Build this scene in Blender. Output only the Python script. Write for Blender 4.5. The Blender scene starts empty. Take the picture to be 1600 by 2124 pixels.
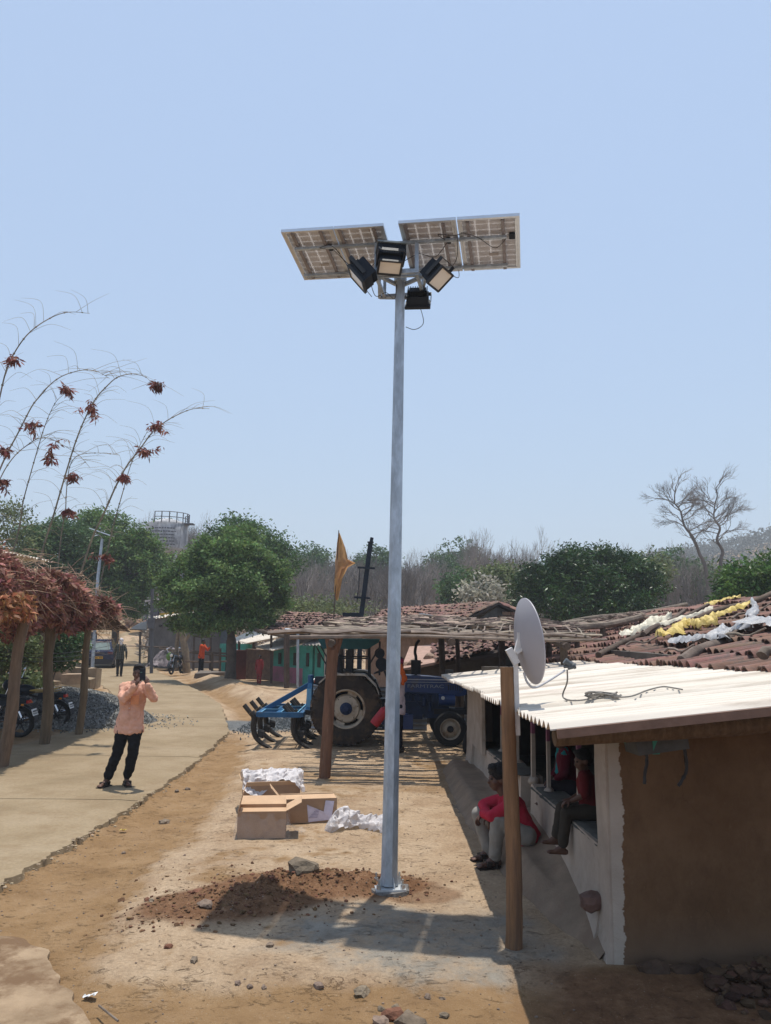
import bpy, bmesh, math, random
import numpy as np
from mathutils import Vector, Matrix, noise as mn
R = math.radians
rnd = random.Random(7)
V = Vector
sc = bpy.context.scene
col = sc.collection

# ------------------------------------------------------------------ camera, sky, sun, exposure
CAM_H, CAM_P, CAM_R = 2.15, R(8.78), R(0.7)
cam_d = bpy.data.cameras.new('camera')
cam = bpy.data.objects.new('camera', cam_d)
col.objects.link(cam)
cam_d.sensor_fit = 'HORIZONTAL'
cam_d.sensor_width = 36
cam_d.lens = 36
cam_d.clip_start = 0.1
cam_d.clip_end = 6000
cam.matrix_world = Matrix.Translation((0, 0, CAM_H)) @ Matrix.Rotation(R(90) + CAM_P, 4, 'X') @ Matrix.Rotation(CAM_R, 4, 'Z')
sc.camera = cam

SUN_DIR = V((0.06, 0.128, 1.0)).normalized()          # towards the sun
sun_el = math.asin(SUN_DIR.z)
sun_az = math.atan2(SUN_DIR.x, SUN_DIR.y)
w = bpy.data.worlds.new('World')
sc.world = w
w.use_nodes = True
nt = w.node_tree
sky = nt.nodes.new('ShaderNodeTexSky')
sky.sky_type = 'NISHITA'
sky.sun_disc = False
sky.sun_elevation = sun_el
sky.sun_rotation = sun_az
sky.altitude = 0
sky.air_density = 1.75
sky.dust_density = 0.7
sky.ozone_density = 5.5
_mx = nt.nodes.new('ShaderNodeMixRGB')            # thin summer haze evens the whole sky out
_mx.inputs[0].default_value = 0.68
_mx.inputs[2].default_value = (3.45, 4.35, 5.95, 1)
nt.links.new(sky.outputs[0], _mx.inputs[1])
nt.links.new(_mx.outputs[0], nt.nodes['Background'].inputs['Color'])
nt.nodes['Background'].inputs['Strength'].default_value = 0.148
sun_d = bpy.data.lights.new('sun', 'SUN')
sun_d.energy = 5.0
sun_d.angle = R(0.55)
sun_d.color = (1.0, 0.95, 0.87)
sun = bpy.data.objects.new('sun', sun_d)
sun.rotation_euler = SUN_DIR.to_track_quat('Z', 'Y').to_euler()
sun.location = (0, 0, 60)
col.objects.link(sun)
sc.view_settings.view_transform = 'Standard'
sc.view_settings.look = 'None'
sc.view_settings.gamma = 1
sc.view_settings.use_curve_mapping = False
sc.view_settings.exposure = 0.0
sc.cycles.max_bounces = 6
sc.cycles.volume_bounces = 0
sc.cycles.transparent_max_bounces = 10

_cp, _sp, _cr, _sr = math.cos(CAM_P), math.sin(CAM_P), math.cos(CAM_R), math.sin(CAM_R)
def _ray(x, y):
    u, v = (x - 800) / 1600, (1062 - y) / 1600
    u, v = _cr * u - _sr * v, _sr * u + _cr * v
    return V((u, _cp - v * _sp, _sp + v * _cp))
def site(x, y, Y):                   # surveyed point: bearing read off the photo, real distance Y along the street
    d = _ray(x, y)
    return V((0, 0, CAM_H)) + d * (Y / d.y)
def siteX(x, y, X):
    d = _ray(x, y)
    return V((0, 0, CAM_H)) + d * (X / d.x)
def siteZ(x, y, z=0.0):
    d = _ray(x, y)
    return V((0, 0, CAM_H)) + d * ((z - CAM_H) / d.z)

# ------------------------------------------------------------------ materials
MATS = {}
def mat(name, c, rough=0.8, var=0.18, scale=6.0, c2=None, bump=0.25, bscale=None, metal=0.0, rand=0.0, island=0.0,
        stretch=(1, 1, 1), alpha=1.0, trans=0.0, spec=0.3, sheen=0, stain=None, sscale=1.5, sthr=0.55):
    if name in MATS:
        return MATS[name]
    m = bpy.data.materials.new(name)
    m.use_nodes = True
    n, l = m.node_tree.nodes, m.node_tree.links
    b = n['Principled BSDF']
    tc = n.new('ShaderNodeTexCoord')
    mp = n.new('ShaderNodeMapping'); mp.inputs['Scale'].default_value = stretch
    l.new(tc.outputs['Object'], mp.inputs['Vector'])
    nz = n.new('ShaderNodeTexNoise'); nz.inputs['Scale'].default_value = scale
    nz.inputs['Detail'].default_value = 6; nz.inputs['Roughness'].default_value = 0.65
    l.new(mp.outputs[0], nz.inputs['Vector'])
    rp = n.new('ShaderNodeValToRGB')
    rp.color_ramp.elements[0].position = 0.32; rp.color_ramp.elements[1].position = 0.68
    ca = [x * (1 - var) for x in c]; cb = [min(1, x * (1 + var)) for x in (c2 or c)]
    rp.color_ramp.elements[0].color = (*ca, 1); rp.color_ramp.elements[1].color = (*cb, 1)
    l.new(nz.outputs['Fac'], rp.inputs['Fac'])
    out = rp.outputs['Color']
    if stain:
        n2 = n.new('ShaderNodeTexNoise'); n2.inputs['Scale'].default_value = sscale; n2.inputs['Detail'].default_value = 8
        n2.inputs['Roughness'].default_value = 0.7
        l.new(mp.outputs[0], n2.inputs['Vector'])
        r2 = n.new('ShaderNodeValToRGB'); r2.color_ramp.elements[0].position = sthr - 0.05; r2.color_ramp.elements[1].position = sthr + 0.07
        l.new(n2.outputs['Fac'], r2.inputs['Fac'])
        mx = n.new('ShaderNodeMixRGB'); mx.inputs['Color2'].default_value = (*stain, 1)
        l.new(r2.outputs['Color'], mx.inputs['Fac']); l.new(out, mx.inputs['Color1']); out = mx.outputs[0]
    if rand or island:
        hs = n.new('ShaderNodeHueSaturation')
        mr = n.new('ShaderNodeMapRange')
        if island:
            g = n.new('ShaderNodeNewGeometry'); src = g.outputs['Random Per Island']; k = island
        else:
            g = n.new('ShaderNodeObjectInfo'); src = g.outputs['Random']; k = rand
        mr.inputs['To Min'].default_value = 1 - k; mr.inputs['To Max'].default_value = 1 + k
        l.new(src, mr.inputs['Value']); l.new(mr.outputs[0], hs.inputs['Value'])
        ml = n.new('ShaderNodeMath'); ml.operation = 'MULTIPLY'; ml.inputs[1].default_value = 7.13
        fr = n.new('ShaderNodeMath'); fr.operation = 'FRACT'
        m2 = n.new('ShaderNodeMapRange'); m2.inputs['To Min'].default_value = 0.5 - 0.06 * k; m2.inputs['To Max'].default_value = 0.5 + 0.06 * k
        l.new(src, ml.inputs[0]); l.new(ml.outputs[0], fr.inputs[0]); l.new(fr.outputs[0], m2.inputs['Value']); l.new(m2.outputs[0], hs.inputs['Hue'])
        l.new(out, hs.inputs['Color']); out = hs.outputs[0]
    l.new(out, b.inputs['Base Color'])
    b.inputs['Roughness'].default_value = rough
    b.inputs['Metallic'].default_value = metal
    b.inputs['Specular IOR Level'].default_value = spec
    if alpha < 1: b.inputs['Alpha'].default_value = alpha
    if trans: b.inputs['Transmission Weight'].default_value = trans
    if bump:
        bz = n.new('ShaderNodeTexNoise'); bz.inputs['Scale'].default_value = bscale or scale * 5; bz.inputs['Detail'].default_value = 8
        bz.inputs['Roughness'].default_value = 0.7
        l.new(mp.outputs[0], bz.inputs['Vector'])
        bp = n.new('ShaderNodeBump'); bp.inputs['Strength'].default_value = bump; bp.inputs['Distance'].default_value = 0.02
        l.new(bz.outputs['Fac'], bp.inputs['Height']); l.new(bp.outputs[0], b.inputs['Normal'])
    MATS[name] = m
    return m
def leafmat(name, c, tr=0.35, island=0.35, c2=None, rough=0.6):
    if name in MATS: return MATS[name]
    m = mat(name, c, rough=rough, var=0.25, scale=0.9, c2=c2, bump=0, island=island, spec=0.25)
    n, l = m.node_tree.nodes, m.node_tree.links
    b = n['Principled BSDF']; o = n['Material Output']
    t = n.new('ShaderNodeBsdfTranslucent'); mx = n.new('ShaderNodeMixShader'); mx.inputs[0].default_value = tr
    src = b.inputs['Base Color'].links[0].from_socket
    l.new(src, t.inputs['Color']); l.new(b.outputs[0], mx.inputs[1]); l.new(t.outputs[0], mx.inputs[2]); l.new(mx.outputs[0], o.inputs['Surface'])
    return m

# ------------------------------------------------------------------ mesh building
def wmat(o):
    m = Matrix.Translation(o.location) @ o.rotation_euler.to_matrix().to_4x4() @ Matrix.Diagonal((*o.scale, 1))
    return wmat(o.parent) @ m if o.parent else m
class MB:
    def __init__(s): s.v = []; s.f = []
    def add(s, vs, fs):
        k = len(s.v); s.v += [tuple(q) for q in vs]; s.f += [tuple(i + k for i in f) for f in fs]; return s
    def box(s, c, d, rot=None, taper=1.0, jit=0):
        c = V(c); h = V(d) / 2; vs = []
        for z in (-1, 1):
            for y in (-1, 1):
                for x in (-1, 1):
                    t = taper if z > 0 else 1
                    p = V((x * h.x * t, y * h.y * t, z * h.z))
                    if jit: p += V((rnd.uniform(-jit, jit) for _ in range(3)))
                    if rot is not None: p = rot @ p
                    vs.append(c + p)
        return s.add(vs, [(0, 2, 3, 1), (4, 5, 7, 6), (0, 1, 5, 4), (2, 6, 7, 3), (0, 4, 6, 2), (1, 3, 7, 5)])
    def beam(s, a, b, w_, h_=None, up=(0, 0, 1)):
        a, b = V(a), V(b); d = (b - a); L = d.length; d.normalize()
        u = V(up)
        if abs(d.dot(u)) > 0.98: u = V((0, 1, 0))
        x = d.cross(u).normalized(); z = x.cross(d)
        m = Matrix((x, d, z)).transposed()
        return s.box((a + b) / 2, (w_, L, h_ or w_), m)
    def tube(s, pts, r, n=8, cap=True, jit=0, flat=1.0, twist=0):
        pts = [V(p) for p in pts]; N = len(pts)
        rs = r if isinstance(r, (list, tuple)) else [r] * N
        if len(rs) == 2 and N > 2: rs = [rs[0] + (rs[1] - rs[0]) * i / (N - 1) for i in range(N)]
        vs = []; x = None
        for i, p in enumerate(pts):
            d = (pts[min(i + 1, N - 1)] - pts[max(i - 1, 0)])
            d = d.normalized() if d.length > 1e-9 else V((0, 0, 1))
            if x is None:
                x = d.cross(V((0, 0, 1)));
                if x.length < 0.05: x = d.cross(V((0, 1, 0)))
                x.normalize()
            else:
                x = (x - d * x.dot(d)).normalized()
            y = d.cross(x)
            for k in range(n):
                a = 2 * math.pi * k / n + twist
                q = rs[i] * (1 + (rnd.uniform(-jit, jit) if jit else 0))
                vs.append(p + x * math.cos(a) * q + y * math.sin(a) * q * flat)
        fs = [(i * n + k, i * n + (k + 1) % n, (i + 1) * n + (k + 1) % n, (i + 1) * n + k) for i in range(N - 1) for k in range(n)]
        if cap: fs += [tuple(range(n - 1, -1, -1)), tuple((N - 1) * n + k for k in range(n))]
        return s.add(vs, fs)
    def ell(s, c, r, n=12, m=8, rot=None):
        c = V(c); r = V(r) if hasattr(r, '__len__') else V((r, r, r)); vs = []; fs = []
        vs.append(V((0, 0, -r.z)))
        for i in range(1, m):
            t = -math.pi / 2 + math.pi * i / m
            for k in range(n):
                a = 2 * math.pi * k / n
                vs.append(V((r.x * math.cos(t) * math.cos(a), r.y * math.cos(t) * math.sin(a), r.z * math.sin(t))))
        vs.append(V((0, 0, r.z)))
        if rot is not None: vs = [rot @ q for q in vs]
        vs = [c + q for q in vs]
        for k in range(n): fs.append((0, 1 + (k + 1) % n, 1 + k))
        for i in range(m - 2):
            for k in range(n):
                a, b = 1 + i * n, 1 + (i + 1) * n
                fs.append((a + k, a + (k + 1) % n, b + (k + 1) % n, b + k))
        t = len(vs) - 1; a = 1 + (m - 2) * n
        for k in range(n): fs.append((a + k, a + (k + 1) % n, t))
        return s.add(vs, fs)
    def cap(s, a, b, ra, rb, n=10):             # tapered capsule
        a, b = V(a), V(b); d = b - a; L = max(d.length, 1e-6); d.normalize(); pts = []; rs = []
        for t in (-0.98, -0.8, -0.4, 0): pts.append(a + d * ra * t); rs.append(ra * math.sqrt(max(0.001, 1 - t * t)))
        for t in (0, 0.4, 0.8, 0.98): pts.append(b + d * rb * t); rs.append(rb * math.sqrt(max(0.001, 1 - t * t)))
        return s.tube(pts, rs, n)
    def lathe(s, prof, c=(0, 0, 0), n=24, axis='Z', a0=0, a1=2 * math.pi, rot=None):
        full = abs(a1 - a0 - 2 * math.pi) < 1e-6; nn = n if full else n + 1; vs = []
        for r_, h in prof:
            for k in range(nn):
                a = a0 + (a1 - a0) * k / n
                p = {'Z': V((r_ * math.cos(a), r_ * math.sin(a), h)), 'X': V((h, r_ * math.cos(a), r_ * math.sin(a))), 'Y': V((r_ * math.cos(a), h, r_ * math.sin(a)))}[axis]
                vs.append(V(c) + (rot @ p if rot is not None else p))
        fs = []
        for i in range(len(prof) - 1):
            for k in range(n if full else nn - 1):
                fs.append((i * nn + k, i * nn + (k + 1) % nn, (i + 1) * nn + (k + 1) % nn, (i + 1) * nn + k))
        return s.add(vs, fs)
    def grid(s, fn, nu, nv):
        vs = [fn(i / nu, j / nv) for j in range(nv + 1) for i in range(nu + 1)]; w1 = nu + 1
        return s.add(vs, [(j * w1 + i, j * w1 + i + 1, (j + 1) * w1 + i + 1, (j + 1) * w1 + i) for j in range(nv) for i in range(nu)])
    def rock(s, c, r, seed=0, sq=0.7, rough=0.35, sub=2):
        bm = bmesh.new(); bmesh.ops.create_icosphere(bm, subdivisions=sub, radius=1)
        rr = r if hasattr(r, '__len__') else (r, r * 0.8, r * sq)
        k = len(s.v)
        for v in bm.verts:
            d = 1 + rough * mn.noise(v.co * 1.3 + V((seed * 3.1, seed, 0))) + 0.3 * rough * mn.noise(v.co * 4 + V((seed, 0, 0)))
            s.v.append((c[0] + v.co.x * rr[0] * d, c[1] + v.co.y * rr[1] * d, c[2] + v.co.z * rr[2] * d))
        s.f += [tuple(x.index + k for x in f.verts) for f in bm.faces]
        bm.free(); return s
    def mesh(s, name, mt, smooth=None, inv=None):
        me = bpy.data.meshes.new(name)
        vs = s.v if inv is None else [tuple(inv @ V(q)) for q in s.v]
        me.from_pydata(vs, [], s.f); me.update()
        if mt: me.materials.append(mt)
        if smooth:
            me.shade_smooth() if hasattr(me, 'shade_smooth') else None
            if smooth < 180 and hasattr(me, 'set_sharp_from_angle'): me.set_sharp_from_angle(angle=R(smooth))
        else:
            me.shade_flat() if hasattr(me, 'shade_flat') else None
        return me
    def build(s, name, mt, parent=None, smooth=35, world=False, fixn=False):
        inv = wmat(parent).inverted() if (parent is not None and world) else None
        me = s.mesh(name, mt, smooth, inv)
        if fixn:
            bm = bmesh.new(); bm.from_mesh(me); bmesh.ops.recalc_face_normals(bm, faces=bm.faces[:]); bm.to_mesh(me); bm.free()
        o = bpy.data.objects.new(name, me); col.objects.link(o)
        if parent is not None: o.parent = parent
        return o
def tag(o, label=None, cat=None, group=None, kind=None):
    if label: o['label'] = label
    if cat: o['category'] = cat
    if group: o['group'] = group
    if kind: o['kind'] = kind
    return o
def thing(name, label, cat, loc=(0, 0, 0), rz=0.0, group=None):
    o = bpy.data.objects.new(name, None); col.objects.link(o); o.empty_display_size = 0.2
    o.location = loc; o.rotation_euler = (0, 0, rz)
    return tag(o, label, cat, group)
def inst(name, me, parent, M):
    o = bpy.data.objects.new(name, me); col.objects.link(o); o.parent = parent
    o.matrix_local = M
    return o
def copy_tree(o, parent=None):
    c = o.copy(); col.objects.link(c); c.parent = parent
    for ch in [x for x in o.children]: copy_tree(ch, c)
    return c
def settle(o, me_origin):
    pass
def center(o):                        # move the object's origin to its own base so it reads as standing there
    me = o.data; n = len(me.vertices)
    a = np.empty(n * 3); me.vertices.foreach_get('co', a); a = a.reshape(-1, 3)
    c = np.array([(a[:, 0].min() + a[:, 0].max()) / 2, (a[:, 1].min() + a[:, 1].max()) / 2, a[:, 2].min()])
    me.vertices.foreach_set('co', (a - c).ravel()); me.update()
    o.location = V(o.location) + V(c)
    return o
def npmesh(name, verts, faces, mt, parent=None, smooth=False):     # fast mesh of equal-sided faces
    me = bpy.data.meshes.new(name); k = faces.shape[1]; nf = len(faces)
    me.vertices.add(len(verts)); me.vertices.foreach_set('co', verts.astype(np.float32).ravel())
    me.loops.add(nf * k); me.loops.foreach_set('vertex_index', faces.astype(np.int32).ravel())
    me.polygons.add(nf); me.polygons.foreach_set('loop_start', np.arange(0, nf * k, k, dtype=np.int32))
    me.polygons.foreach_set('loop_total', np.full(nf, k, dtype=np.int32))
    me.update(calc_edges=True)
    if smooth: me.polygons.foreach_set('use_smooth', np.ones(nf, dtype=bool))
    me.materials.append(mt)
    o = bpy.data.objects.new(name, me); col.objects.link(o)
    if parent is not None: o.parent = parent
    return o
def leaves_np(centers, size, rng, aspect=0.45, droop=0.0, up=0.0, curl=0.25):
    """rhombic folded leaves (2 triangles each) at centers (N,3)"""
    N = len(centers)
    d = rng.normal(size=(N, 3)); d[:, 2] = d[:, 2] * 0.7 - droop; d /= np.linalg.norm(d, axis=1)[:, None]
    q = rng.normal(size=(N, 3)); q[:, 2] *= (1 - up)
    s = np.cross(d, q); s /= np.linalg.norm(s, axis=1)[:, None] + 1e-9
    nrm = np.cross(d, s)
    L = size * rng.uniform(0.6, 1.35, N)[:, None]; W = L * aspect
    a = centers; b = centers + d * L * 0.5 + s * W * 0.5; c = centers + d * L; e = centers + d * L * 0.45 - s * W * 0.5 + nrm * W * curl
    v = np.stack([a, b, c, e], 1).reshape(-1, 3)
    f = np.arange(N * 4).reshape(-1, 4)
    return v, f
def remesh(parts_mb, name, mt, parent=None, voxel=0.012, smooth=3, wr=0.0, wscale=8.0, world=False, seed=0):
    """one continuous surface from overlapping closed shapes; wr adds cloth-like folds"""
    if world and parent is not None:
        inv = wmat(parent).inverted(); parts_mb.v = [tuple(inv @ V(q)) for q in parts_mb.v]
    o = parts_mb.build(name, mt, None, smooth=180)
    md = o.modifiers.new('r', 'REMESH'); md.mode = 'VOXEL'; md.voxel_size = voxel; md.use_smooth_shade = True
    if smooth:
        m2 = o.modifiers.new('s', 'SMOOTH'); m2.factor = 0.5; m2.iterations = smooth
    if parent is not None: o.parent = parent
    if not parts_mb.v: raise ValueError(name)
    REM.append((o, parent, wr, wscale, world, seed))
    return o
REM = []
def finish_remesh():
    dg = bpy.context.evaluated_depsgraph_get(); dg.update()
    out = [bpy.data.meshes.new_from_object(o.evaluated_get(dg)) for o, *_ in REM]
    for me, (o, parent, wr, wscale, world, seed) in zip(out, REM):
        old = o.data; o.modifiers.clear(); me.name = o.name
        mt = old.materials[0]; o.data = me; bpy.data.meshes.remove(old)
        if not me.materials: me.materials.append(mt)
        me.polygons.foreach_set('use_smooth', np.ones(len(me.polygons), dtype=bool))
        if wr:
            sh_ = wmat(parent).translation if parent is not None else V((0, 0, 0))
            co = [v.co.copy() for v in me.vertices]; nn_ = [v.normal.copy() for v in me.vertices]
            for v, p, q in zip(me.vertices, co, nn_):
                k = mn.noise(V((p.x * wscale, p.y * wscale, p.z * wscale * 0.55 + seed))) + 0.5 * mn.noise(p * wscale * 2.3)
                v.co = p + q * (abs(k) * wr)
        me.update()
def text_part(s_, name, size, mt, parent, M, ext=0.003, shear=0):
    cu = bpy.data.curves.new(name, 'FONT'); cu.body = s_; cu.size = size; cu.extrude = ext; cu.shear = shear
    cu.align_x = 'CENTER'; cu.align_y = 'CENTER'
    o = bpy.data.objects.new(name, cu); col.objects.link(o)
    dg = bpy.context.evaluated_depsgraph_get(); dg.update()
    me = bpy.data.meshes.new_from_object(o.evaluated_get(dg)); me.name = name
    bpy.data.objects.remove(o); bpy.data.curves.remove(cu)
    me.materials.clear(); me.materials.append(mt)
    q = bpy.data.objects.new(name, me); col.objects.link(q); q.parent = parent; q.matrix_local = M
    return q
# ------------------------------------------------------------------ terrain
def sstep(a, b, x):
    t = max(0.0, min(1.0, (x - a) / (b - a))); return t * t * (3 - 2 * t)
def far_rise(x, y):
    z = 3.2 * sstep(48, 92, y) * (1 - sstep(-12, 4, x)) + 1.5 * sstep(40, 95, y) * sstep(-12, 4, x)
    z += 24 * sstep(110, 420, y)
    z += 29 * math.exp(-(((x - 225) / 100) ** 2 + ((y - 330) / 120) ** 2))
    return z
ROAD_R = [(-3.24, 2.0), (-3.24, 6.97), (-3.16, 8.0), (-3.10, 9.42), (-3.05, 11.1), (-3.08, 13.1), (-3.3, 17.1), (-4.7, 23), (-6.7, 28.4), (-11, 38.8), (-15.0, 50), (-19.0, 62), (-25, 76), (-31, 92)]
ROAD_L = [(-7.0, 2.0), (-7.0, 8), (-6.9, 12), (-6.6, 16), (-6.3, 20), (-7.9, 23), (-9.3, 27), (-12.2, 33), (-15.6, 40), (-18.4, 50), (-22.3, 62), (-28, 76), (-35.0, 92)]
def interp(pts, y):
    if y <= pts[0][1]: return pts[0][0]
    for (x0, y0), (x1, y1) in zip(pts, pts[1:]):
        if y <= y1: return x0 + (x1 - x0) * (y - y0) / (y1 - y0)
    return pts[-1][0]
PLAT = [(p.x, p.y) for p in (siteZ(*q) for q in ((215, 1965), (215, 1885), (300, 1810), (385, 1740), (450, 1670), (490, 1590), (515, 1530)))]
PLAT.sort(key=lambda q: q[1])
def nz(x, y, s, k=0.0): return mn.noise(V((x * s, y * s, k)))
def plat_mask(x, y):
    e = interp(PLAT, y) + 0.22 * nz(x, y, 1.3, 3) + 0.12 * nz(x, y, 4.5, 5) + 0.07 * nz(x, y, 13, 6)
    m = sstep(e - 0.22, e + 0.30, x)
    f = 5.22 + 0.22 * nz(x, y, 1.1, 9) + 0.14 * nz(x, y, 4, 2) + 0.07 * nz(x, y, 12, 2) - 0.12 * sstep(0.3, 1.2, x)
    return m * sstep(f - 0.25, f + 0.25, y)
def blob(x, y, cx, cy, rx, ry, a=0.0):
    dx, dy = x - cx, y - cy; c, s = math.cos(a), math.sin(a)
    u, v = (dx * c + dy * s) / rx, (-dx * s + dy * c) / ry
    return math.exp(-(u * u + v * v))
def mound(x, y):
    m = 1.0 * blob(x, y, -1.15, 6.55, 0.62, 0.34, 0.35) + 0.75 * blob(x, y, -0.55, 7.0, 0.6, 0.28, -0.1) + 0.35 * blob(x, y, 0.1, 7.02, 0.42, 0.22)
    return m
def road_bank(x, y):                   # raised mud bank on the yard side of the road's far bend
    if y < 17 or y > 46: return 0
    e = interp(ROAD_R, y)
    return math.exp(-((x - e - 1.5 - 0.03 * (y - 17)) / 0.55) ** 2) * sstep(18, 22, y) * (1 - sstep(38, 46, y))
def gz(x, y, fine=True):
    z = far_rise(x, y)
    if y < 60 and abs(x) < 30:
        er, el = interp(ROAD_R, y), interp(ROAD_L, y)
        if x < er + 0.02 and x > el - 0.1: z -= 0.055
        else:
            z -= 0.035 * math.exp(-((x - er - 0.5) / 0.5) ** 2)
        z += 0.05 * (plat_mask(x, y) - 1) if x > er else 0
        z += 0.20 * road_bank(x, y) * (1 + 0.6 * nz(x, y, 1.2) + .5 * nz(x, y, 3.5))
        z -= 0.14 * math.exp(-((x - er - 0.6) / 0.4) ** 2) * sstep(18, 24, y) * (1 - sstep(40, 46, y))
    if fine and y < 20 and abs(x) < 8:
        z += 0.018 * nz(x, y, 1.4, 1) + 0.007 * nz(x, y, 7, 2)
        if x > -3.1:
            z += 0.004 * nz(x, y, 19, 4)
            m = mound(x, y)
            if m > 0.02:
                q = max(0, m - 0.12)
                z += q * 0.125 * (0.75 + 0.8 * nz(x, y, 5, 7) + 0.6 * abs(nz(x, y, 13, 7)) + 0.35 * abs(nz(x, y, 28, 3)))
            z -= 0.05 * blob(x, y, 0.07, 6.91, 0.2, 0.14)
            # broken rim along the road edge
            er = interp(ROAD_R, y)
            z += 0.025 * math.exp(-((x - er - 0.06) / 0.05) ** 2) * (0.4 + nz(x, y, 9, 8))
    return z
def axis(lo, f0, f1, hi, fine, g=1.12):
    a = [f0]; st = fine
    while a[0] > lo: st *= g; a.insert(0, a[0] - st)
    x = f0
    while x < f1: x += fine; a.append(x)
    st = fine
    while a[-1] < hi: st *= g; a.append(a[-1] + st)
    return a
XS = [x for x in axis(-430, -4.0, 2.2, 430, 0.036) if abs(x) < 470]
YS = [y for y in axis(-30, 4.2, 13.5, 560, 0.036, 1.035) if y < 600]
pl = []; zc = []
for y in YS:
    for x in XS:
        pl.append((x, y, gz(x, y)))
        d = g = b = p = 0.0
        if y < 70 and abs(x) < 40:
            er, el = interp(ROAD_R, y), interp(ROAD_L, y)
            pm = plat_mask(x, y)
            d = 1 - pm if (x > er - 0.2 and x < 1.2 + 0.4) or y < 5.5 else 0
            if y > 15: d *= (1 - sstep(15, 19, y)) * 0.8
            # scattered worn-through brown dirt patches
            k = nz(x, y, 0.6, 11) + 0.6 * nz(x, y, 2.3, 12) + 0.5 * nz(x, y, 6, 13) + .3 * nz(x, y, 15, 13)
            d = max(d, 0.7 * sstep(0.15, 0.75, k))
            d = max(d, 0.55 * sstep(8.5, 11.0, y) * (1 - sstep(12, 14, y)) * sstep(-0.1, 0.35, nz(x * 0.35, y, 1.3, 30)))
            if 18 < y < 46: d = max(d, math.exp(-((x - er - 0.7) / 0.45) ** 2))
            m = mound(x, y)
            p = sstep(0.08 + 0.1 * nz(x, y, 6, 3), 0.3, m)
            p = max(p, 0.7 * sstep(0.25, 0.45, blob(x, y, 0.3, 6.82, 0.38, 0.2) + 0.15 * nz(x, y, 9, 1)))
            g = sstep(0.28, 0.7, blob(x, y, 0.25, 5.95, 1.05, 0.62) + blob(x, y, 0.45, 5.0, 0.4, 0.6) + .9 * blob(x, y, 1.2, 4.9, .10, .4) + 0.35 * nz(x, y, 2.4, 21)) * (1 - p)
            b = sstep(0.3, 0.55, blob(x, y, -2.2, 18.6, 2.2, 1.3) * 1.2 + 0.12 * nz(x, y, 2, 6))
            if x < el: d = max(d, 0.85 * sstep(0, 0.3, el - x))
            # eave shade put into the soil colour at the foot of the near house
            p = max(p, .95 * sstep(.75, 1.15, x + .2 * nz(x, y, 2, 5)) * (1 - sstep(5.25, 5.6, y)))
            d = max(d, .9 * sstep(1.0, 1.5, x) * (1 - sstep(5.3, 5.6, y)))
        else: d = 0.9
        zc.append((d, g, b, p))
nx = len(XS)
gf = np.array([(j * nx + i, j * nx + i + 1, (j + 1) * nx + i + 1, (j + 1) * nx + i) for j in range(len(YS) - 1) for i in range(nx - 1)])

def node_mix(n, l, fac, a, b):
    m = n.new('ShaderNodeMixRGB')
    if isinstance(fac, float): m.inputs[0].default_value = fac
    else: l.new(fac, m.inputs[0])
    for s_, q in ((1, a), (2, b)):
        if isinstance(q, tuple): m.inputs[s_].default_value = (*q, 1)
        else: l.new(q, m.inputs[s_])
    return m.outputs[0]
def ramp(n, l, src, stops):
    r = n.new('ShaderNodeValToRGB'); e = r.color_ramp.elements
    while len(e) < len(stops): e.new(0.5)
    for q, (pz, c) in zip(e, stops):
        q.position = pz; q.color = (*c, 1) if isinstance(c, tuple) else (c, c, c, 1)
    l.new(src, r.inputs[0]); return r.outputs[0]
def noise_n(n, l, vec, s, det=6, ro=0.6, st=None, dist=0):
    if st:
        mp = n.new('ShaderNodeMapping'); mp.inputs['Scale'].default_value = st; l.new(vec, mp.inputs[0]); vec = mp.outputs[0]
    q = n.new('ShaderNodeTexNoise'); q.inputs['Scale'].default_value = s; q.inputs['Detail'].default_value = det; q.inputs['Roughness'].default_value = ro
    q.inputs['Distortion'].default_value = dist
    l.new(vec, q.inputs['Vector']); return q.outputs['Fac']
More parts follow.
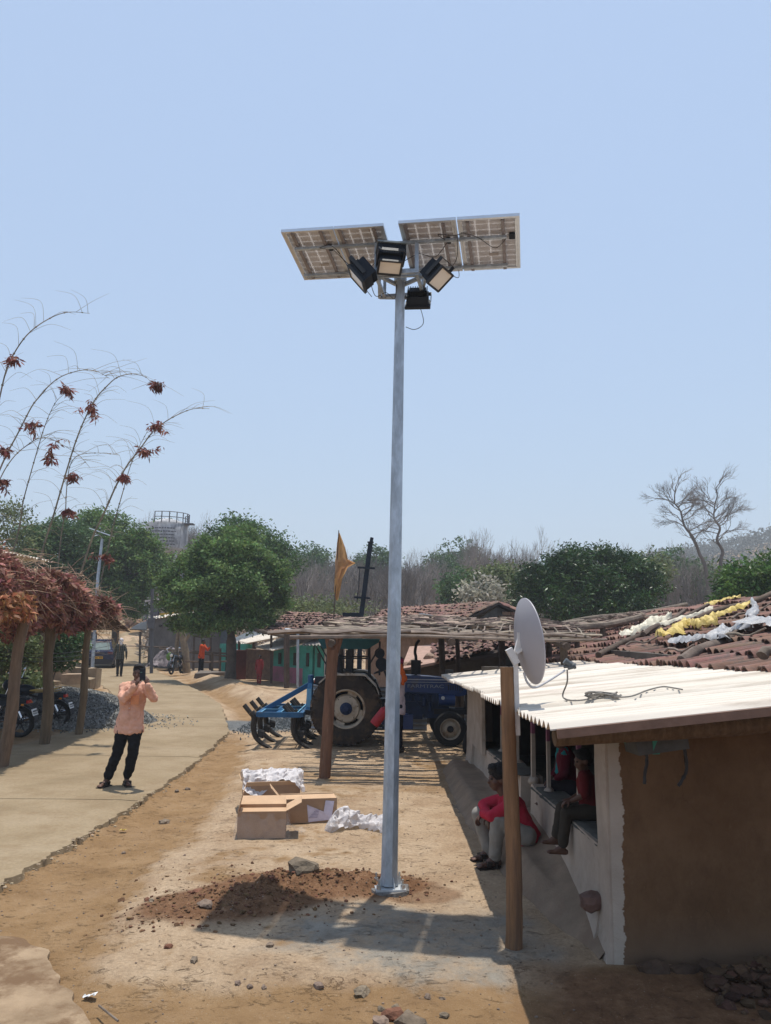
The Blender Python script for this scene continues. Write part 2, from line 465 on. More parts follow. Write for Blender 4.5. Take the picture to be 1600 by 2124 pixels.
def ground_material():
    m = bpy.data.materials.new('village_earth'); m.use_nodes = True
    n, l = m.node_tree.nodes, m.node_tree.links; b = n['Principled BSDF']
    tc = n.new('ShaderNodeTexCoord'); P = tc.outputs['Object']
    at = n.new('ShaderNodeAttribute'); at.attribute_name = 'zones'
    sep = n.new('ShaderNodeSeparateColor'); l.new(at.outputs['Color'], sep.inputs[0])
    base = ramp(n, l, noise_n(n, l, P, 1.7, 8, 0.62), [(0.3, (0.335, 0.226, 0.137)), (0.52, (0.440, 0.320, 0.208)), (0.75, (0.51, 0.385, 0.262))])
    fine = ramp(n, l, noise_n(n, l, P, 34, 6, 0.7), [(0.3, 0.72), (0.7, 1.12)])
    ml = n.new('ShaderNodeMixRGB'); ml.blend_type = 'MULTIPLY'; ml.inputs[0].default_value = 1; l.new(base, ml.inputs[1]); l.new(fine, ml.inputs[2])
    c = ml.outputs[0]
    # flaked mud-wash: thin curled dark cracks, longer across the yard
    wv = noise_n(n, l, P, 4.2, 5, 0.6, (0.8, 1.5, 1), 1.2)
    ab = n.new('ShaderNodeMath'); ab.operation = 'SUBTRACT'; ab.inputs[1].default_value = 0.5; l.new(wv, ab.inputs[0])
    aa = n.new('ShaderNodeMath'); aa.operation = 'ABSOLUTE'; l.new(ab.outputs[0], aa.inputs[0])
    line = ramp(n, l, aa.outputs[0], [(0.004, 1.0), (0.018, 0.0)])
    gate = ramp(n, l, noise_n(n, l, P, 2.6, 6, 0.75), [(0.52, 0.0), (0.62, 0.9)])
    cr = n.new('ShaderNodeMath'); cr.operation = 'MULTIPLY'; l.new(line, cr.inputs[0]); l.new(gate, cr.inputs[1])
    sp = ramp(n, l, noise_n(n, l, P, 11, 8, 0.8, (0.8, 1.6, 1), 0.6), [(0.59, 0.0), (0.65, 0.9)])
    mxx = n.new('ShaderNodeMath'); mxx.operation = 'MAXIMUM'; l.new(cr.outputs[0], mxx.inputs[0]); l.new(sp, mxx.inputs[1])
    crm = n.new('ShaderNodeMath'); crm.operation = 'MULTIPLY'; crm.inputs[1].default_value = 0.75; l.new(mxx.outputs[0], crm.inputs[0])
    c = node_mix(n, l, crm.outputs[0], c, (0.145, 0.078, 0.04))
    g_ = ramp(n, l, noise_n(n, l, P, 5, 8, 0.7), [(0.3, (0.20, 0.18, 0.15)), (0.7, (0.33, 0.30, 0.25))])
    gg = n.new('ShaderNodeMath'); gg.operation = 'MULTIPLY'; l.new(sep.outputs[1], gg.inputs[0])
    l.new(ramp(n, l, noise_n(n, l, P, 3.1, 8, 0.75), [(0.36, 0.15), (0.56, 0.95)]), gg.inputs[1])
    c = node_mix(n, l, gg.outputs[0], c, g_)
    # loose brown dirt, edges broken up by noise
    dd = n.new('ShaderNodeMath'); dd.operation = 'ADD'; l.new(sep.outputs[0], dd.inputs[0])
    dn = n.new('ShaderNodeMath'); dn.operation = 'MULTIPLY_ADD'; dn.inputs[1].default_value = 1.7; dn.inputs[2].default_value = -0.85
    l.new(noise_n(n, l, P, 3.4, 8, 0.72), dn.inputs[0]); l.new(dn.outputs[0], dd.inputs[1])
    df = ramp(n, l, dd.outputs[0], [(0.22, 0.0), (0.80, 0.95)])
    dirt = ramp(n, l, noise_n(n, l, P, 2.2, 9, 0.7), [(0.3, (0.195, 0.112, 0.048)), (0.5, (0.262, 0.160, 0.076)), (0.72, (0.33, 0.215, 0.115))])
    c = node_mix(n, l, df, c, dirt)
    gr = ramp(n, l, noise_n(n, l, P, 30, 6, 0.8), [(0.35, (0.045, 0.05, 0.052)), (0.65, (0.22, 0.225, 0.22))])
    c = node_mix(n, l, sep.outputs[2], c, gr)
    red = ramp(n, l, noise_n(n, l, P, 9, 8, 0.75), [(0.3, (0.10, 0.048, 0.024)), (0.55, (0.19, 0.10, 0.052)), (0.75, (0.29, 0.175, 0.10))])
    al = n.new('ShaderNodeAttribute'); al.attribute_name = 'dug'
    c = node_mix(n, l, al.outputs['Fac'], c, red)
    # broad stains and trampled patches
    c = node_mix(n, l, ramp(n, l, noise_n(n, l, P, 0.9, 8, 0.78, (1, 1.4, 1)), [(0.5, 0.0), (0.68, 0.34)]), c, (0.17, 0.10, 0.055))
    c = node_mix(n, l, ramp(n, l, noise_n(n, l, P, 6.5, 9, 0.85), [(0.58, 0.0), (0.66, 0.5)]), c, (0.14, 0.08, 0.042))
    grit = ramp(n, l, noise_n(n, l, P, 75, 3, 0.6), [(0.66, 0.0), (0.71, 0.6)])
    c = node_mix(n, l, grit, c, (0.42, 0.36, 0.28))
    l.new(c, b.inputs['Base Color']); b.inputs['Roughness'].default_value = 0.95; b.inputs['Specular IOR Level'].default_value = 0.15
    h1 = noise_n(n, l, P, 14, 9, 0.75); h2 = noise_n(n, l, P, 60, 5, 0.7)
    hs = n.new('ShaderNodeMath'); hs.operation = 'MULTIPLY_ADD'; hs.inputs[1].default_value = 0.5; l.new(h2, hs.inputs[0]); l.new(h1, hs.inputs[2])
    hc = n.new('ShaderNodeMath'); hc.operation = 'SUBTRACT'; l.new(hs.outputs[0], hc.inputs[0]); l.new(crm.outputs[0], hc.inputs[1])
    bp = n.new('ShaderNodeBump'); bp.inputs['Strength'].default_value = 0.8; bp.inputs['Distance'].default_value = 0.035
    l.new(hc.outputs[0], bp.inputs['Height']); l.new(bp.outputs[0], b.inputs['Normal'])
    return m
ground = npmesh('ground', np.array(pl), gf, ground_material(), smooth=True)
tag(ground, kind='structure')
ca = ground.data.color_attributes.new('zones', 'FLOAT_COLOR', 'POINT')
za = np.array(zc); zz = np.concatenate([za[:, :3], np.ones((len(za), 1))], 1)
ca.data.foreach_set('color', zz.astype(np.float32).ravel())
da = ground.data.attributes.new('dug', 'FLOAT', 'POINT'); da.data.foreach_set('value', za[:, 3].astype(np.float32))  # dug soil, plus the eave shade painted in by the near house

def concrete_material():
    m = bpy.data.materials.new('road_concrete'); m.use_nodes = True
    n, l = m.node_tree.nodes, m.node_tree.links; b = n['Principled BSDF']
    P = n.new('ShaderNodeTexCoord').outputs['Object']
    c = ramp(n, l, noise_n(n, l, P, 0.8, 9, 0.62), [(0.3, (0.215, 0.158, 0.092)), (0.5, (0.278, 0.210, 0.128)), (0.72, (0.335, 0.262, 0.172))])
    ml = n.new('ShaderNodeMixRGB'); ml.blend_type = 'MULTIPLY'; ml.inputs[0].default_value = 1
    l.new(c, ml.inputs[1]); l.new(ramp(n, l, noise_n(n, l, P, 26, 7, 0.75), [(0.3, 0.78), (0.7, 1.1)]), ml.inputs[2])
    c = ml.outputs[0]
    sv = n.new('ShaderNodeSeparateXYZ'); l.new(P, sv.inputs[0])
    c = node_mix(n, l, ramp(n, l, noise_n(n, l, P, 2.4, 8, 0.8), [(0.48, 0.0), (0.70, 0.75)]), c, (0.20, 0.135, 0.075))
    c = node_mix(n, l, ramp(n, l, noise_n(n, l, P, 9, 8, 0.85), [(0.61, 0.0), (0.67, 0.7)]), c, (0.13, 0.085, 0.055))
    l.new(c, b.inputs['Base Color']); b.inputs['Roughness'].default_value = 0.9; b.inputs['Specular IOR Level'].default_value = 0.2
    bp = n.new('ShaderNodeBump'); bp.inputs['Strength'].default_value = 0.4; bp.inputs['Distance'].default_value = 0.015
    l.new(noise_n(n, l, P, 40, 9, 0.8), bp.inputs['Height']); l.new(bp.outputs[0], b.inputs['Normal'])
    return m
CONC = concrete_material()
# the road: slab segments with a crumbled edge and open joints between the pours
ys = [2.0]
while ys[-1] < 92: ys.append(ys[-1] + (0.05 if ys[-1] < 17 else 0.3 if ys[-1] < 30 else 1.0))
JOINTS = [5.0, 10.2, 13.6, 19.4, 25.5, 32, 40, 50, 60, 72, 92]
road_root = None
def road_seg(y0, y1):
    global road_root
    b = MB(); yy = [y for y in ys if y0 + 0.02 < y < y1 - 0.02]; yy = [y0 + 0.012] + yy + [y1 - 0.012]; vs = []
    K = 14
    for y in yy:
        er = interp(ROAD_R, y); el = interp(ROAD_L, y)
        er += 0.06 * nz(0, y, 2.2, 40) + 0.05 * nz(0, y, 6, 41) + 0.045 * nz(0, y, 15, 42)
        el += 0.12 * nz(0, y, 1.2, 50)
        j = 0.015 * nz(y0, y, 3)
        vs.append(V((el - 0.05, y, far_rise(el, y) - 0.08)))
        for k in range(K + 1):
            t = k / K; x = el + (er - el) * t
            z = far_rise(x, y) + 0.006 * nz(x, y, 1.1, 60)
            if k == K: z -= 0.012
            vs.append(V((x, y, z)))
        vs.append(V((er + 0.02 * (1 + nz(0, y, 15, 43)), y, far_rise(er, y) - 0.10)))
    n_ = K + 3
    fs = [(j * n_ + k, j * n_ + k + 1, (j + 1) * n_ + k + 1, (j + 1) * n_ + k) for j in range(len(yy) - 1) for k in range(n_ - 1)]
    fs.append(tuple(range(n_ - 1, -1, -1))); fs.append(tuple((len(yy) - 1) * n_ + k for k in range(n_)))
    b.add(vs, fs)
    if road_root is None:
        road_root = b.build('road', CONC, None, smooth=40); tag(road_root, kind='structure')
    else: b.build('road_slab', CONC, road_root, smooth=40)
pj = 2.0
for j in JOINTS: road_seg(pj, j); pj = j
# old slab of paving at the near left corner
vs = []; ol = [siteZ(*q) for q in ((-260, 1925), (30, 1935), (95, 1965), (130, 2030), (185, 2110), (215, 2160), (240, 2300), (-300, 2300))]
b = MB(); cx_ = sum((p.x for p in ol)) / 8; cy_ = sum((p.y for p in ol)) / 8; N = 120; ring = []
for i in range(N):
    t = i / N * len(ol); k = int(t); p = ol[k].lerp(ol[(k + 1) % len(ol)], t - k)
    ring.append((p.x + 0.05 * nz(p.x, p.y, 5, 1), p.y + 0.05 * nz(p.x, p.y, 5, 2)))
b.v = [(x, y, -0.05) for x, y in ring] + [(cx_ + (x - cx_) * 0.985, cy_ + (y - cy_) * 0.985, -0.016) for x, y in ring] + [(cx_, cy_, -0.012)]
b.f = [(i, (i + 1) % N, N + (i + 1) % N, N + i) for i in range(N)] + [(N + i, N + (i + 1) % N, 2 * N) for i in range(N)]
tag(b.build('pavement', mat('old_paving', (.245, .165, .095), rough=.95, var=.2, scale=2.6, c2=(.30, .215, .135), bump=.8, bscale=24, stain=(.16, .095, .05), sscale=2.2, sthr=.5), None), kind='structure')

# ------------------------------------------------------------------ loose soil, stones, gravel
STONE = mat('stone', (0.20, 0.15, 0.11), rough=0.92, var=0.35, scale=9, bump=0.6, bscale=40, rand=0.25)
SOIL = mat('soil_clod', (0.15, 0.078, 0.042), rough=0.97, var=0.3, scale=20, bump=0.6, bscale=90, rand=0.3, island=0.35)
b = MB(); r2 = random.Random(5)
for i in range(1500):
    t = r2.random()
    while True:
        x, y = r2.uniform(-2.2, 0.7), r2.uniform(5.9, 7.6)
        if r2.random() < mound(x, y) * 0.9 + (0.03 if x < -1 else 0): break
    q = 0.004 + 0.013 * r2.random() ** 2.2 * (2.2 if r2.random() < 0.03 else 1)
    b.rock((x, y, gz(x, y) + q * 0.3), (q * r2.uniform(.7, 1.5), q, q * .7), i, 0.8, 0.8, 1)
tag(b.build('soil_clods', SOIL, None, smooth=None), 'loose red soil clods heaped beside the base of the light pole', 'soil', kind='stuff')
b = MB()
for i in range(900):
    y = 3.9 + 10 * r2.random() ** 1.5; x = r2.uniform(-3.2, 1.3)
    q = r2.uniform(0.003, 0.011)
    b.rock((x, y, gz(x, y) + q * 0.3), q, i, 0.7, 0.5, 1)
tag(b.build('grit', STONE, None, smooth=None), 'fine grit and pebbles strewn over the bare earth yard', 'gravel', kind='stuff')
stones = [(630, 1838, .135, 'largest flat stone lying against the dug soil left of the pole base'), (607, 1826, .045, 'small brown stone just behind the largest flat stone'),
 (425, 1897, .065, 'rounded pale stone on the lower left end of the dug soil'), (410, 1858, .055, 'dark round clod on the left slope of the dug soil'),
 (403, 1994, .035, 'dark stone lying alone below the left end of the panel shadow'), (342, 1693, .06, 'dark flat brick piece on the dirt strip left of the cartons'),
 (367, 1632, .04, 'small stone on the dirt beside the road edge, left one of a pair'), (389, 1627, .04, 'small stone on the dirt beside the road edge, right one of a pair'),
 (306, 1868, .028, 'left of two small dark clods left of the dug soil'), (314, 1872, .028, 'right of two small dark clods left of the dug soil'),
 (560, 1963, .032, 'flat grey stone below the middle of the panel shadow'), (494, 2035, .026, 'small pale upright stone on the near dirt'),
 (518, 2041, .022, 'small pale round stone on the near dirt'), (548, 2041, .020, 'smallest pale stone in the row on the near dirt'),
 (662, 2036, .034, 'dark angular stone at the near edge of the platform'), (752, 2046, .052, 'brown stone on the grey cement wash at the near edge'),
 (790, 2110, .06, 'left flat grey stone at the bottom edge of the photo'), (818, 2098, .075, 'big brown clod at the bottom edge of the photo'),
 (848, 2099, .05, 'grey stone right of the big brown clod'), (855, 2118, .09, 'wide tan slab of mud under the big brown clod'),
 (822, 2076, .03, 'small dark stone above the big brown clod'), (792, 2078, .028, 'small stone left above the big brown clod'),
 (923, 2095, .03, 'small brown stone right of the bottom pile'), (888, 2056, .026, 'pale chip of stone on the grey cement streak'),
 (918, 2056, .02, 'tiny stone on the grey cement streak'), (258, 1752, .026, 'white pebble on the dirt strip near the road'), (383, 1772, .016, 'yellowish chip on the yard left of the near carton'),
 (350, 1965, .03, 'brown lump at the left edge of the platform')]
for i, (x, y, q, lb) in enumerate(stones):
    p = siteZ(x, y); z = gz(p.x, p.y)
    b = MB().rock((0, 0, q * 0.32), (q, q * 0.72, q * (0.5 if q > .05 else 0.66)), i + 3, 0.6, 0.55, 2)
    o = b.build('stone', SOIL if ('clod' in lb and 'slab' not in lb and 'above' not in lb and 'right of' not in lb) or 'brown lump' in lb else STONE, None, smooth=None); o.location = (p.x, p.y, z - 0.004); o.rotation_euler.z = i * 1.3
    tag(o, lb, 'stone', 'stones lying on the yard')
# crumbs broken off the road edge
b = MB()
for i in range(420):
    y = 6.2 + 11 * r2.random() ** 1.3; x = interp(ROAD_R, y) + r2.gauss(.03, .06); q = .004 + .014 * r2.random() ** 2
    b.rock((x, y, -.02 + q * .3), (q * 1.2, q, q * .7), i, .7, .6, 1)
tag(b.build('edge_crumbs', mat('concrete_crumb', (.31, .235, .155), rough=.95, var=.2, bump=.3, island=.2), None, smooth=None), 'broken crumbs along the ragged edge of the concrete road', 'rubble', kind='stuff')
b = MB()
for i in range(420):
    x = 2.05 + abs(r2.gauss(0, .75)); y = 5.28 - abs(r2.gauss(0, .17)); q = .008 + .045 * r2.random() ** 3
    b.rock((x, y, gz(x, y) + q * .35 + .10 * math.exp(-((x - 2.6) / .6) ** 2 - ((y - 5.3) / .16) ** 2)), (q * 1.2, q, q * .7), i, .7, .8, 1)
tag(b.build('wall_foot_rubble', mat('dark_soil', (.075, .042, .026), rough=.97, var=.35, bump=.5, island=.35), None, smooth=None), 'dark loose soil and rubble banked against the foot of the brown wall', 'rubble', kind='stuff')
# gravel heap by the road, thousands of chips over a mound
GRAV = mat('grey_gravel', (0.20, 0.20, 0.185), rough=0.9, var=0.3, scale=30, bump=0, island=0.75)
def gravel_z(x, y):
    return 0.62 * 1.2 * max(0, 1 - ((x + 7.45) / 2.15) ** 2 - ((y - 18.4) / 1.6) ** 2) ** 0.9 + 0.03 * nz(x, y, 3)
rng = np.random.default_rng(3)
b = MB()
b.grid(lambda u, v: V((-9.7 + 4.5 * u, 16.7 + 3.4 * v, gravel_z(-9.7 + 4.5 * u, 16.7 + 3.4 * v) - (.02 if gravel_z(-9.7 + 4.5 * u, 16.7 + 3.4 * v) > .06 else .25))), 60, 60)
base = b
r3 = random.Random(2); chips = MB()
tet = [(0, 0, 1), (0.9, 0, -0.4), (-0.5, 0.8, -0.4), (-0.5, -0.8, -0.4)]
for i in range(15000):
    a = r3.uniform(0, 6.283); q = math.sqrt(r3.random()) * (1.0 if i < 13800 else 1.3)
    x = -7.45 + 2.16 * q * math.cos(a); y = 18.4 + 1.61 * q * math.sin(a)
    if i >= 13800: x += r3.random() ** 2 * .5
    s_ = r3.uniform(0.012, 0.032); rot = Matrix.Rotation(r3.uniform(0, 6), 3, 'Z') @ Matrix.Rotation(r3.uniform(-1, 1), 3, 'X')
    c = V((x, y, max(0, gravel_z(x, y)) + s_ * 0.2))
    chips.add([c + rot @ (V(t) * s_) for t in tet], [(0, 1, 2), (0, 2, 3), (0, 3, 1), (1, 3, 2)])
base.add(chips.v, chips.f)
tag(base.build('gravel_heap', GRAV, None, smooth=None), 'heap of grey crushed stone beside the road under the left posts', 'gravel', kind='stuff')
b = MB()
for i in range(5000):
    x, y = r3.gauss(-2.0, .8), r3.gauss(18.6, 0.72)
    if x < -3.3: continue
    s_ = r3.uniform(0.012, 0.03); c = V((x, y, gz(x, y) + 0.005)); rot = Matrix.Rotation(r3.uniform(0, 6), 3, 'Z') @ Matrix.Rotation(r3.uniform(-1, 1), 3, 'X')
    b.add([c + rot @ (V(t) * s_) for t in tet], [(0, 1, 2), (0, 2, 3), (0, 3, 1), (1, 3, 2)])
tag(b.build('spread_gravel', mat('dark_gravel', (0.11, 0.12, 0.125), rough=0.9, var=0.3, scale=30, bump=0, island=0.7), None, smooth=None), 'dark gravel spread on the ground behind the blue cultivator', 'gravel', kind='stuff')
# ------------------------------------------------------------------ solar street light
GALV = mat('galvanised', (0.42, 0.48, 0.54), rough=0.5, metal=0.5, var=0.28, scale=14, bump=0.08, bscale=30, stretch=(1, 1, 0.35), stain=(0.31, 0.35, 0.39), sscale=3)
ALU = mat('aluminium', (0.62, 0.64, 0.66), rough=0.35, metal=0.7, var=0.06, scale=10, bump=0)
BLKP = mat('black_housing', (0.020, 0.026, 0.036), rough=0.62, var=0.15, bump=0.05, spec=.15)
DARKM = mat('dark_steel', (0.04, 0.042, 0.045), rough=0.5, metal=0.3, var=0.2, bump=0.1)
CABLE = mat('cable', (0.03, 0.03, 0.032), rough=0.5, var=0.1, bump=0)
LENS = mat('lamp_lens', (0.78, 0.74, 0.66), rough=0.25, var=0.06, bump=0)
BOLT = mat('bolt_zinc', (0.5, 0.5, 0.48), rough=0.35, metal=0.8, bump=0)
WPL = mat('white_plastic', (0.75, 0.75, 0.74), rough=0.4, var=0.05, bump=0)
def panel_back_mat():
    m = bpy.data.materials.new('panel_back_sheet'); m.use_nodes = True
    n, l = m.node_tree.nodes, m.node_tree.links; b = n['Principled BSDF']
    b.inputs['Base Color'].default_value = (0.74, 0.76, 0.84, 1); b.inputs['Roughness'].default_value = 0.6
    t = n.new('ShaderNodeBsdfTranslucent'); t.inputs['Color'].default_value = (0.8, 0.78, 0.74, 1)
    mx = n.new('ShaderNodeMixShader'); mx.inputs[0].default_value = 0.45
    l.new(b.outputs[0], mx.inputs[1]); l.new(t.outputs[0], mx.inputs[2]); l.new(mx.outputs[0], n['Material Output'].inputs['Surface'])
    return m
PBACK = panel_back_mat()
PGLASS = mat('cell_gap_sheet', (0.86, 0.85, 0.82), rough=0.5, var=0.02, bump=0)
_n = PGLASS.node_tree; _t = _n.nodes.new('ShaderNodeBsdfTranslucent'); _t.inputs['Color'].default_value = (1, 0.98, 0.95, 1)
_m = _n.nodes.new('ShaderNodeMixShader'); _m.inputs[0].default_value = 0.25
_n.links.new(_n.nodes['Principled BSDF'].outputs[0], _m.inputs[1]); _n.links.new(_t.outputs[0], _m.inputs[2]); _n.links.new(_m.outputs[0], _n.nodes['Material Output'].inputs['Surface'])
CELL = mat('solar_cell', (0.012, 0.018, 0.05), rough=0.15, var=0.1, bump=0)
PB = V((0.07, 6.91, gz(0.07, 6.91) + 0.02))
sl = thing('solar_street_light', 'tall galvanised pole carrying four solar panels and black floodlights in the bare earth yard', 'street light', PB)
# pole leans a hair, so follow a line from the base to the head
PT = V((0.115, 6.93, 5.46))
def on_pole(h): return PB.lerp(PT, h / 5.46)
b = MB()
b.tube([PB + V((0, 0, 0.03)), PB + V((0, 0, 0.10)), PB + V((0.001, 0, 0.17)), on_pole(0.9), on_pole(2.6), PT], [0.082, 0.076, 0.0735, 0.069, 0.061, 0.046], 8, twist=0.3)
b.build('pole', GALV, sl, smooth=None, world=True)
b = MB(); b.box(PB + V((0, 0, 0.012)), (0.25, 0.25, 0.016), Matrix.Rotation(0.12, 3, 'Z'))
for a in (0, 90, 180, 270):
    c, s_ = math.cos(R(a) + 0.4), math.sin(R(a) + 0.4)
    b.add([PB + V((c * 0.07, s_ * 0.07, 0.02)), PB + V((c * 0.12, s_ * 0.12, 0.02)), PB + V((c * 0.07, s_ * 0.07, 0.11)), PB + V((c * 0.07 - s_ * .006, s_ * 0.07 + c * .006, 0.02)), PB + V((c * 0.12 - s_ * .006, s_ * 0.12 + c * .006, 0.02)), PB + V((c * 0.07 - s_ * .006, s_ * 0.07 + c * .006, 0.11))],
          [(0, 1, 2), (5, 4, 3), (0, 3, 4, 1), (1, 4, 5, 2), (2, 5, 3, 0)])
b.build('base_plate', mat('plate_galv', (0.55, 0.57, 0.58), rough=0.45, metal=0.5, bump=0.05), sl, smooth=None, world=True)
for dx, dy in ((-.1, -.1), (.1, -.1), (-.1, .1), (.1, .1)):
    p = PB + Matrix.Rotation(0.12, 3, 'Z') @ V((dx, dy, 0.02))
    MB().tube([p + V((0, 0, -0.02)), p + V((0, 0, 0.075))], 0.009, 6).tube([p, p + V((0, 0, 0.018))], 0.02, 6, twist=0.2).tube([p + V((0, 0, .018)), p + V((0, 0, 0.034))], 0.018, 6).build('bolt', BOLT, sl, smooth=None, world=True)
b = MB(); b.tube([PB + V((0, 0, -0.08)), PB + V((0, 0, 0.006))], [0.19, 0.17], 14, jit=0.1)
b.build('footing', mat('wet_cement', (0.16, 0.15, 0.14), rough=0.6, var=0.4, scale=30, bump=0.7, bscale=60), sl, smooth=None, world=True)

# panel rack: plane given by origin A (near left), u to the right, v away
A = V((-1.0, 6.66, 5.80)); U = V((2.14, -0.40, -0.05)); W_ = V((0.205, 0.76, -0.10))
u = U.normalized(); vv = (W_ - u * W_.dot(u)).normalized(); nn = u.cross(vv)
UL, VL = U.length, W_.length
def pp(a, c, h=0): return A + u * a + vv * c + nn * h
rotm = Matrix((u, vv, nn)).transposed()
gap_c = 0.10
spans = [(0.0, 0.495), (0.503, 0.965), (1.105, 1.62), (1.632, UL)]
for i, (a0, a1) in enumerate(spans):
    off = -0.02 if i >= 2 else 0.0
    pn = thing('solar_panel', None, None, (0, 0, 0));
    pn.parent = sl; pn.location = pp((a0 + a1) / 2, VL / 2) - PB
    w_ = a1 - a0
    b = MB(); t = 0.03
    for (c0, d0) in ((pp((a0 + a1) / 2, 0.012 + off), (w_, 0.024, t)), (pp((a0 + a1) / 2, VL - 0.012 + off), (w_, 0.024, t)), (pp(a0 + 0.012, VL / 2 + off), (0.024, VL - .05, t)), (pp(a1 - 0.012, VL / 2 + off), (0.024, VL - .05, t))):
        b.box(c0, d0, rotm)
    for e in (a0 + .03, a1 - .03): b.box(pp(e, VL / 2 + off, -t / 2 + .0015), (0.022, VL - .06, 0.003), rotm)
    b.build('panel_frame', ALU, pn, smooth=None, world=True)
    MB().box(pp((a0 + a1) / 2, VL / 2 + off, 0.009), (w_ - 0.05, VL - 0.05, 0.004), rotm).build('back_sheet', PBACK, pn, smooth=None, world=True)
    nu, nv = 4, 9
    b = MB()
    for q in range(nu):
        for k in range(nv):
            b.box(pp(a0 + .03 + (w_ - .06) * (q + .5) / nu, .03 + (VL - .06) * (k + .5) / nv + off, 0.0125), ((w_ - .06) / nu - .010, (VL - .06) / nv - .007, 0.002), rotm)
    b.build('cell_face', CELL, pn, smooth=None, world=True)
    jb = (0.36, 0.36, 0.38, 0.36)[i]
    MB().box(pp(a1 - 0.10 if i != 3 else a1 - .07, VL * jb + off, -0.008), (0.055, 0.075, 0.022), rotm).build('junction_box', BLKP, pn, smooth=None, world=True)
    MB().box(pp(a0 + w_ * .55, VL * 0.72 + off, 0.0035), (0.085, 0.045, 0.0012), rotm).build('rating_label', mat('grey_label', (0.35, 0.33, 0.33), bump=0), pn, smooth=None, world=True)
b = MB()
for c in (VL * 0.30, VL * 0.86): b.beam(pp(0.03 if c > .4 else .07, c, -0.035), pp(UL - 0.12, c, -0.035), 0.026, 0.026, up=nn)
b.build('rail', GALV, sl, smooth=None, world=True)
b = MB()
for a_ in (0.10, 0.37, 0.55, 0.87, 1.16, 1.5, 1.72, 2.03): b.beam(pp(a_, 0.02, -0.015), pp(a_, VL - 0.02, -0.015), 0.03, 0.012, up=nn)
b.build('purlin', mat('purlin_steel', (0.26, 0.24, 0.25), rough=0.5, metal=0.5), sl, smooth=None, world=True)
# head frame: uprights, cross bars and a triangular light bracket
hc = PT + V((0, 0, 0.0))
b = MB()
ra, rb_ = pp(0.86, VL * .30, -.05), pp(1.24, VL * .30, -.05)
b.beam(ra, V((ra.x, ra.y, 5.42)), 0.035, 0.035); b.beam(rb_, V((rb_.x, rb_.y, 5.42)), 0.035, 0.035)
ra2, rb2 = pp(0.86, VL * .86, -.05), pp(1.24, VL * .86, -.05)
b.beam(V((ra.x - .02, ra.y, 5.42)), V((rb_.x + .02, rb_.y, 5.42)), 0.036, 0.036)
b.beam(ra2, V((ra2.x, ra2.y, 5.40)), 0.03, 0.03); b.beam(rb2, V((rb2.x, rb2.y, 5.40)), 0.03, 0.03)
b.beam(V((ra.x, ra.y, 5.40)), V((ra2.x, ra2.y, 5.40)), 0.03, 0.03); b.beam(V((rb_.x, rb_.y, 5.40)), V((rb2.x, rb2.y, 5.40)), 0.03, 0.03)
b.beam(V((ra2.x, ra2.y, 5.40)), V((rb2.x, rb2.y, 5.40)), 0.03, 0.03)
b.build('head_frame', GALV, sl, smooth=None, world=True)
b = MB()
L1, L2, L3, L4 = PT + V((-.20, -.12, -.02)), PT + V((.24, -.16, -.02)), PT + V((.2, .3, -.04)), PT + V((-.2, .3, -.04))
for p, q in ((L1, L2), (L2, L3), (L3, L4), (L4, L1), (L1, PT + V((-.02, 0.05, -.03))), (L2, PT + V((.02, .05, -.03)))): b.beam(p, q, 0.03, 0.03)
b.tube([PT + V((0, 0, -.02)), PT + V((0, 0, .04))], 0.06, 8)
b.build('light_bracket', GALV, sl, smooth=None, world=True)
def floodlight(c, yaw, pitch, lens_on=True, W=.27, Hh=.23, flip=1):
    """housing with a finned back and a framed lens facing -Y of its own frame"""
    f = bpy.data.objects.new('floodlight', None); col.objects.link(f); f.parent = sl
    Rm = Matrix.Rotation(yaw, 4, 'Z') @ Matrix.Rotation(pitch, 4, 'X')
    f.matrix_local = Matrix.Translation(V(c) - PB) @ Rm
    b = MB(); b.box((0, 0.03, 0), (W * .92, 0.085, Hh * .92)); b.box((0, 0.09, 0.01), (W * .72, 0.05, Hh * .7))
    for k in range(9): b.box((-W * .4 + W * .8 * k / 8, 0.09, 0), (0.006, 0.075, Hh * .86))
    b.box((0, -0.022, Hh * .0), (W, 0.02, Hh))
    b.build('housing', BLKP, f, smooth=None)
    b = MB()
    for x, z, dx, dz in ((0, Hh * .48, W * 1.04, .018), (0, -Hh * .48, W * 1.04, .018), (W * .5, 0, .018, Hh * .94), (-W * .5, 0, .018, Hh * .94)): b.box((x, -0.034, z), (dx, 0.022, dz))
    b.build('lens_frame', DARKM, f, smooth=None)
    MB().box((0, -0.036, 0), (W * .9, 0.004, Hh * .88)).build('lens', LENS, f, smooth=None)
    b = MB(); b.box((W * .56, .03, .05), (.006, .035, .2)); b.box((-W * .56, .03, .05), (.006, .035, .2)); b.box((0, .03, .15), (W * 1.14, .035, .006)); b.build('yoke', DARKM, f, smooth=None)
    return f
# front lamp right under the panels, tilted down at us; box (battery) behind and above it
floodlight((0.01, 6.62, 5.455), 0.16, R(64), W=.21, Hh=.15)
b = MB(); q = Matrix.Rotation(0.14, 3, 'Z') @ Matrix.Rotation(R(-14), 3, 'X'); c0 = V((0.02, 6.66, 5.575))
b.box(c0, (0.26, 0.17, 0.115), q)
for k in range(12): b.box(c0 + q @ V((-.12 + .24 * k / 11, -.09, 0)), (0.008, 0.012, 0.11), q)
b.build('battery_box', BLKP, sl, smooth=None, world=True)
MB().box(c0 + V((0, 0, .066)), (0.27, 0.18, 0.018), q).build('box_cover', mat('grey_cover', (0.20, 0.24, 0.25), rough=.4, bump=.05), sl, smooth=None, world=True)
floodlight((-0.26, 6.62, 5.34), R(-95), R(40), W=.225, Hh=.215)
floodlight((0.45, 6.58, 5.33), R(58), R(52), W=.205, Hh=.20)
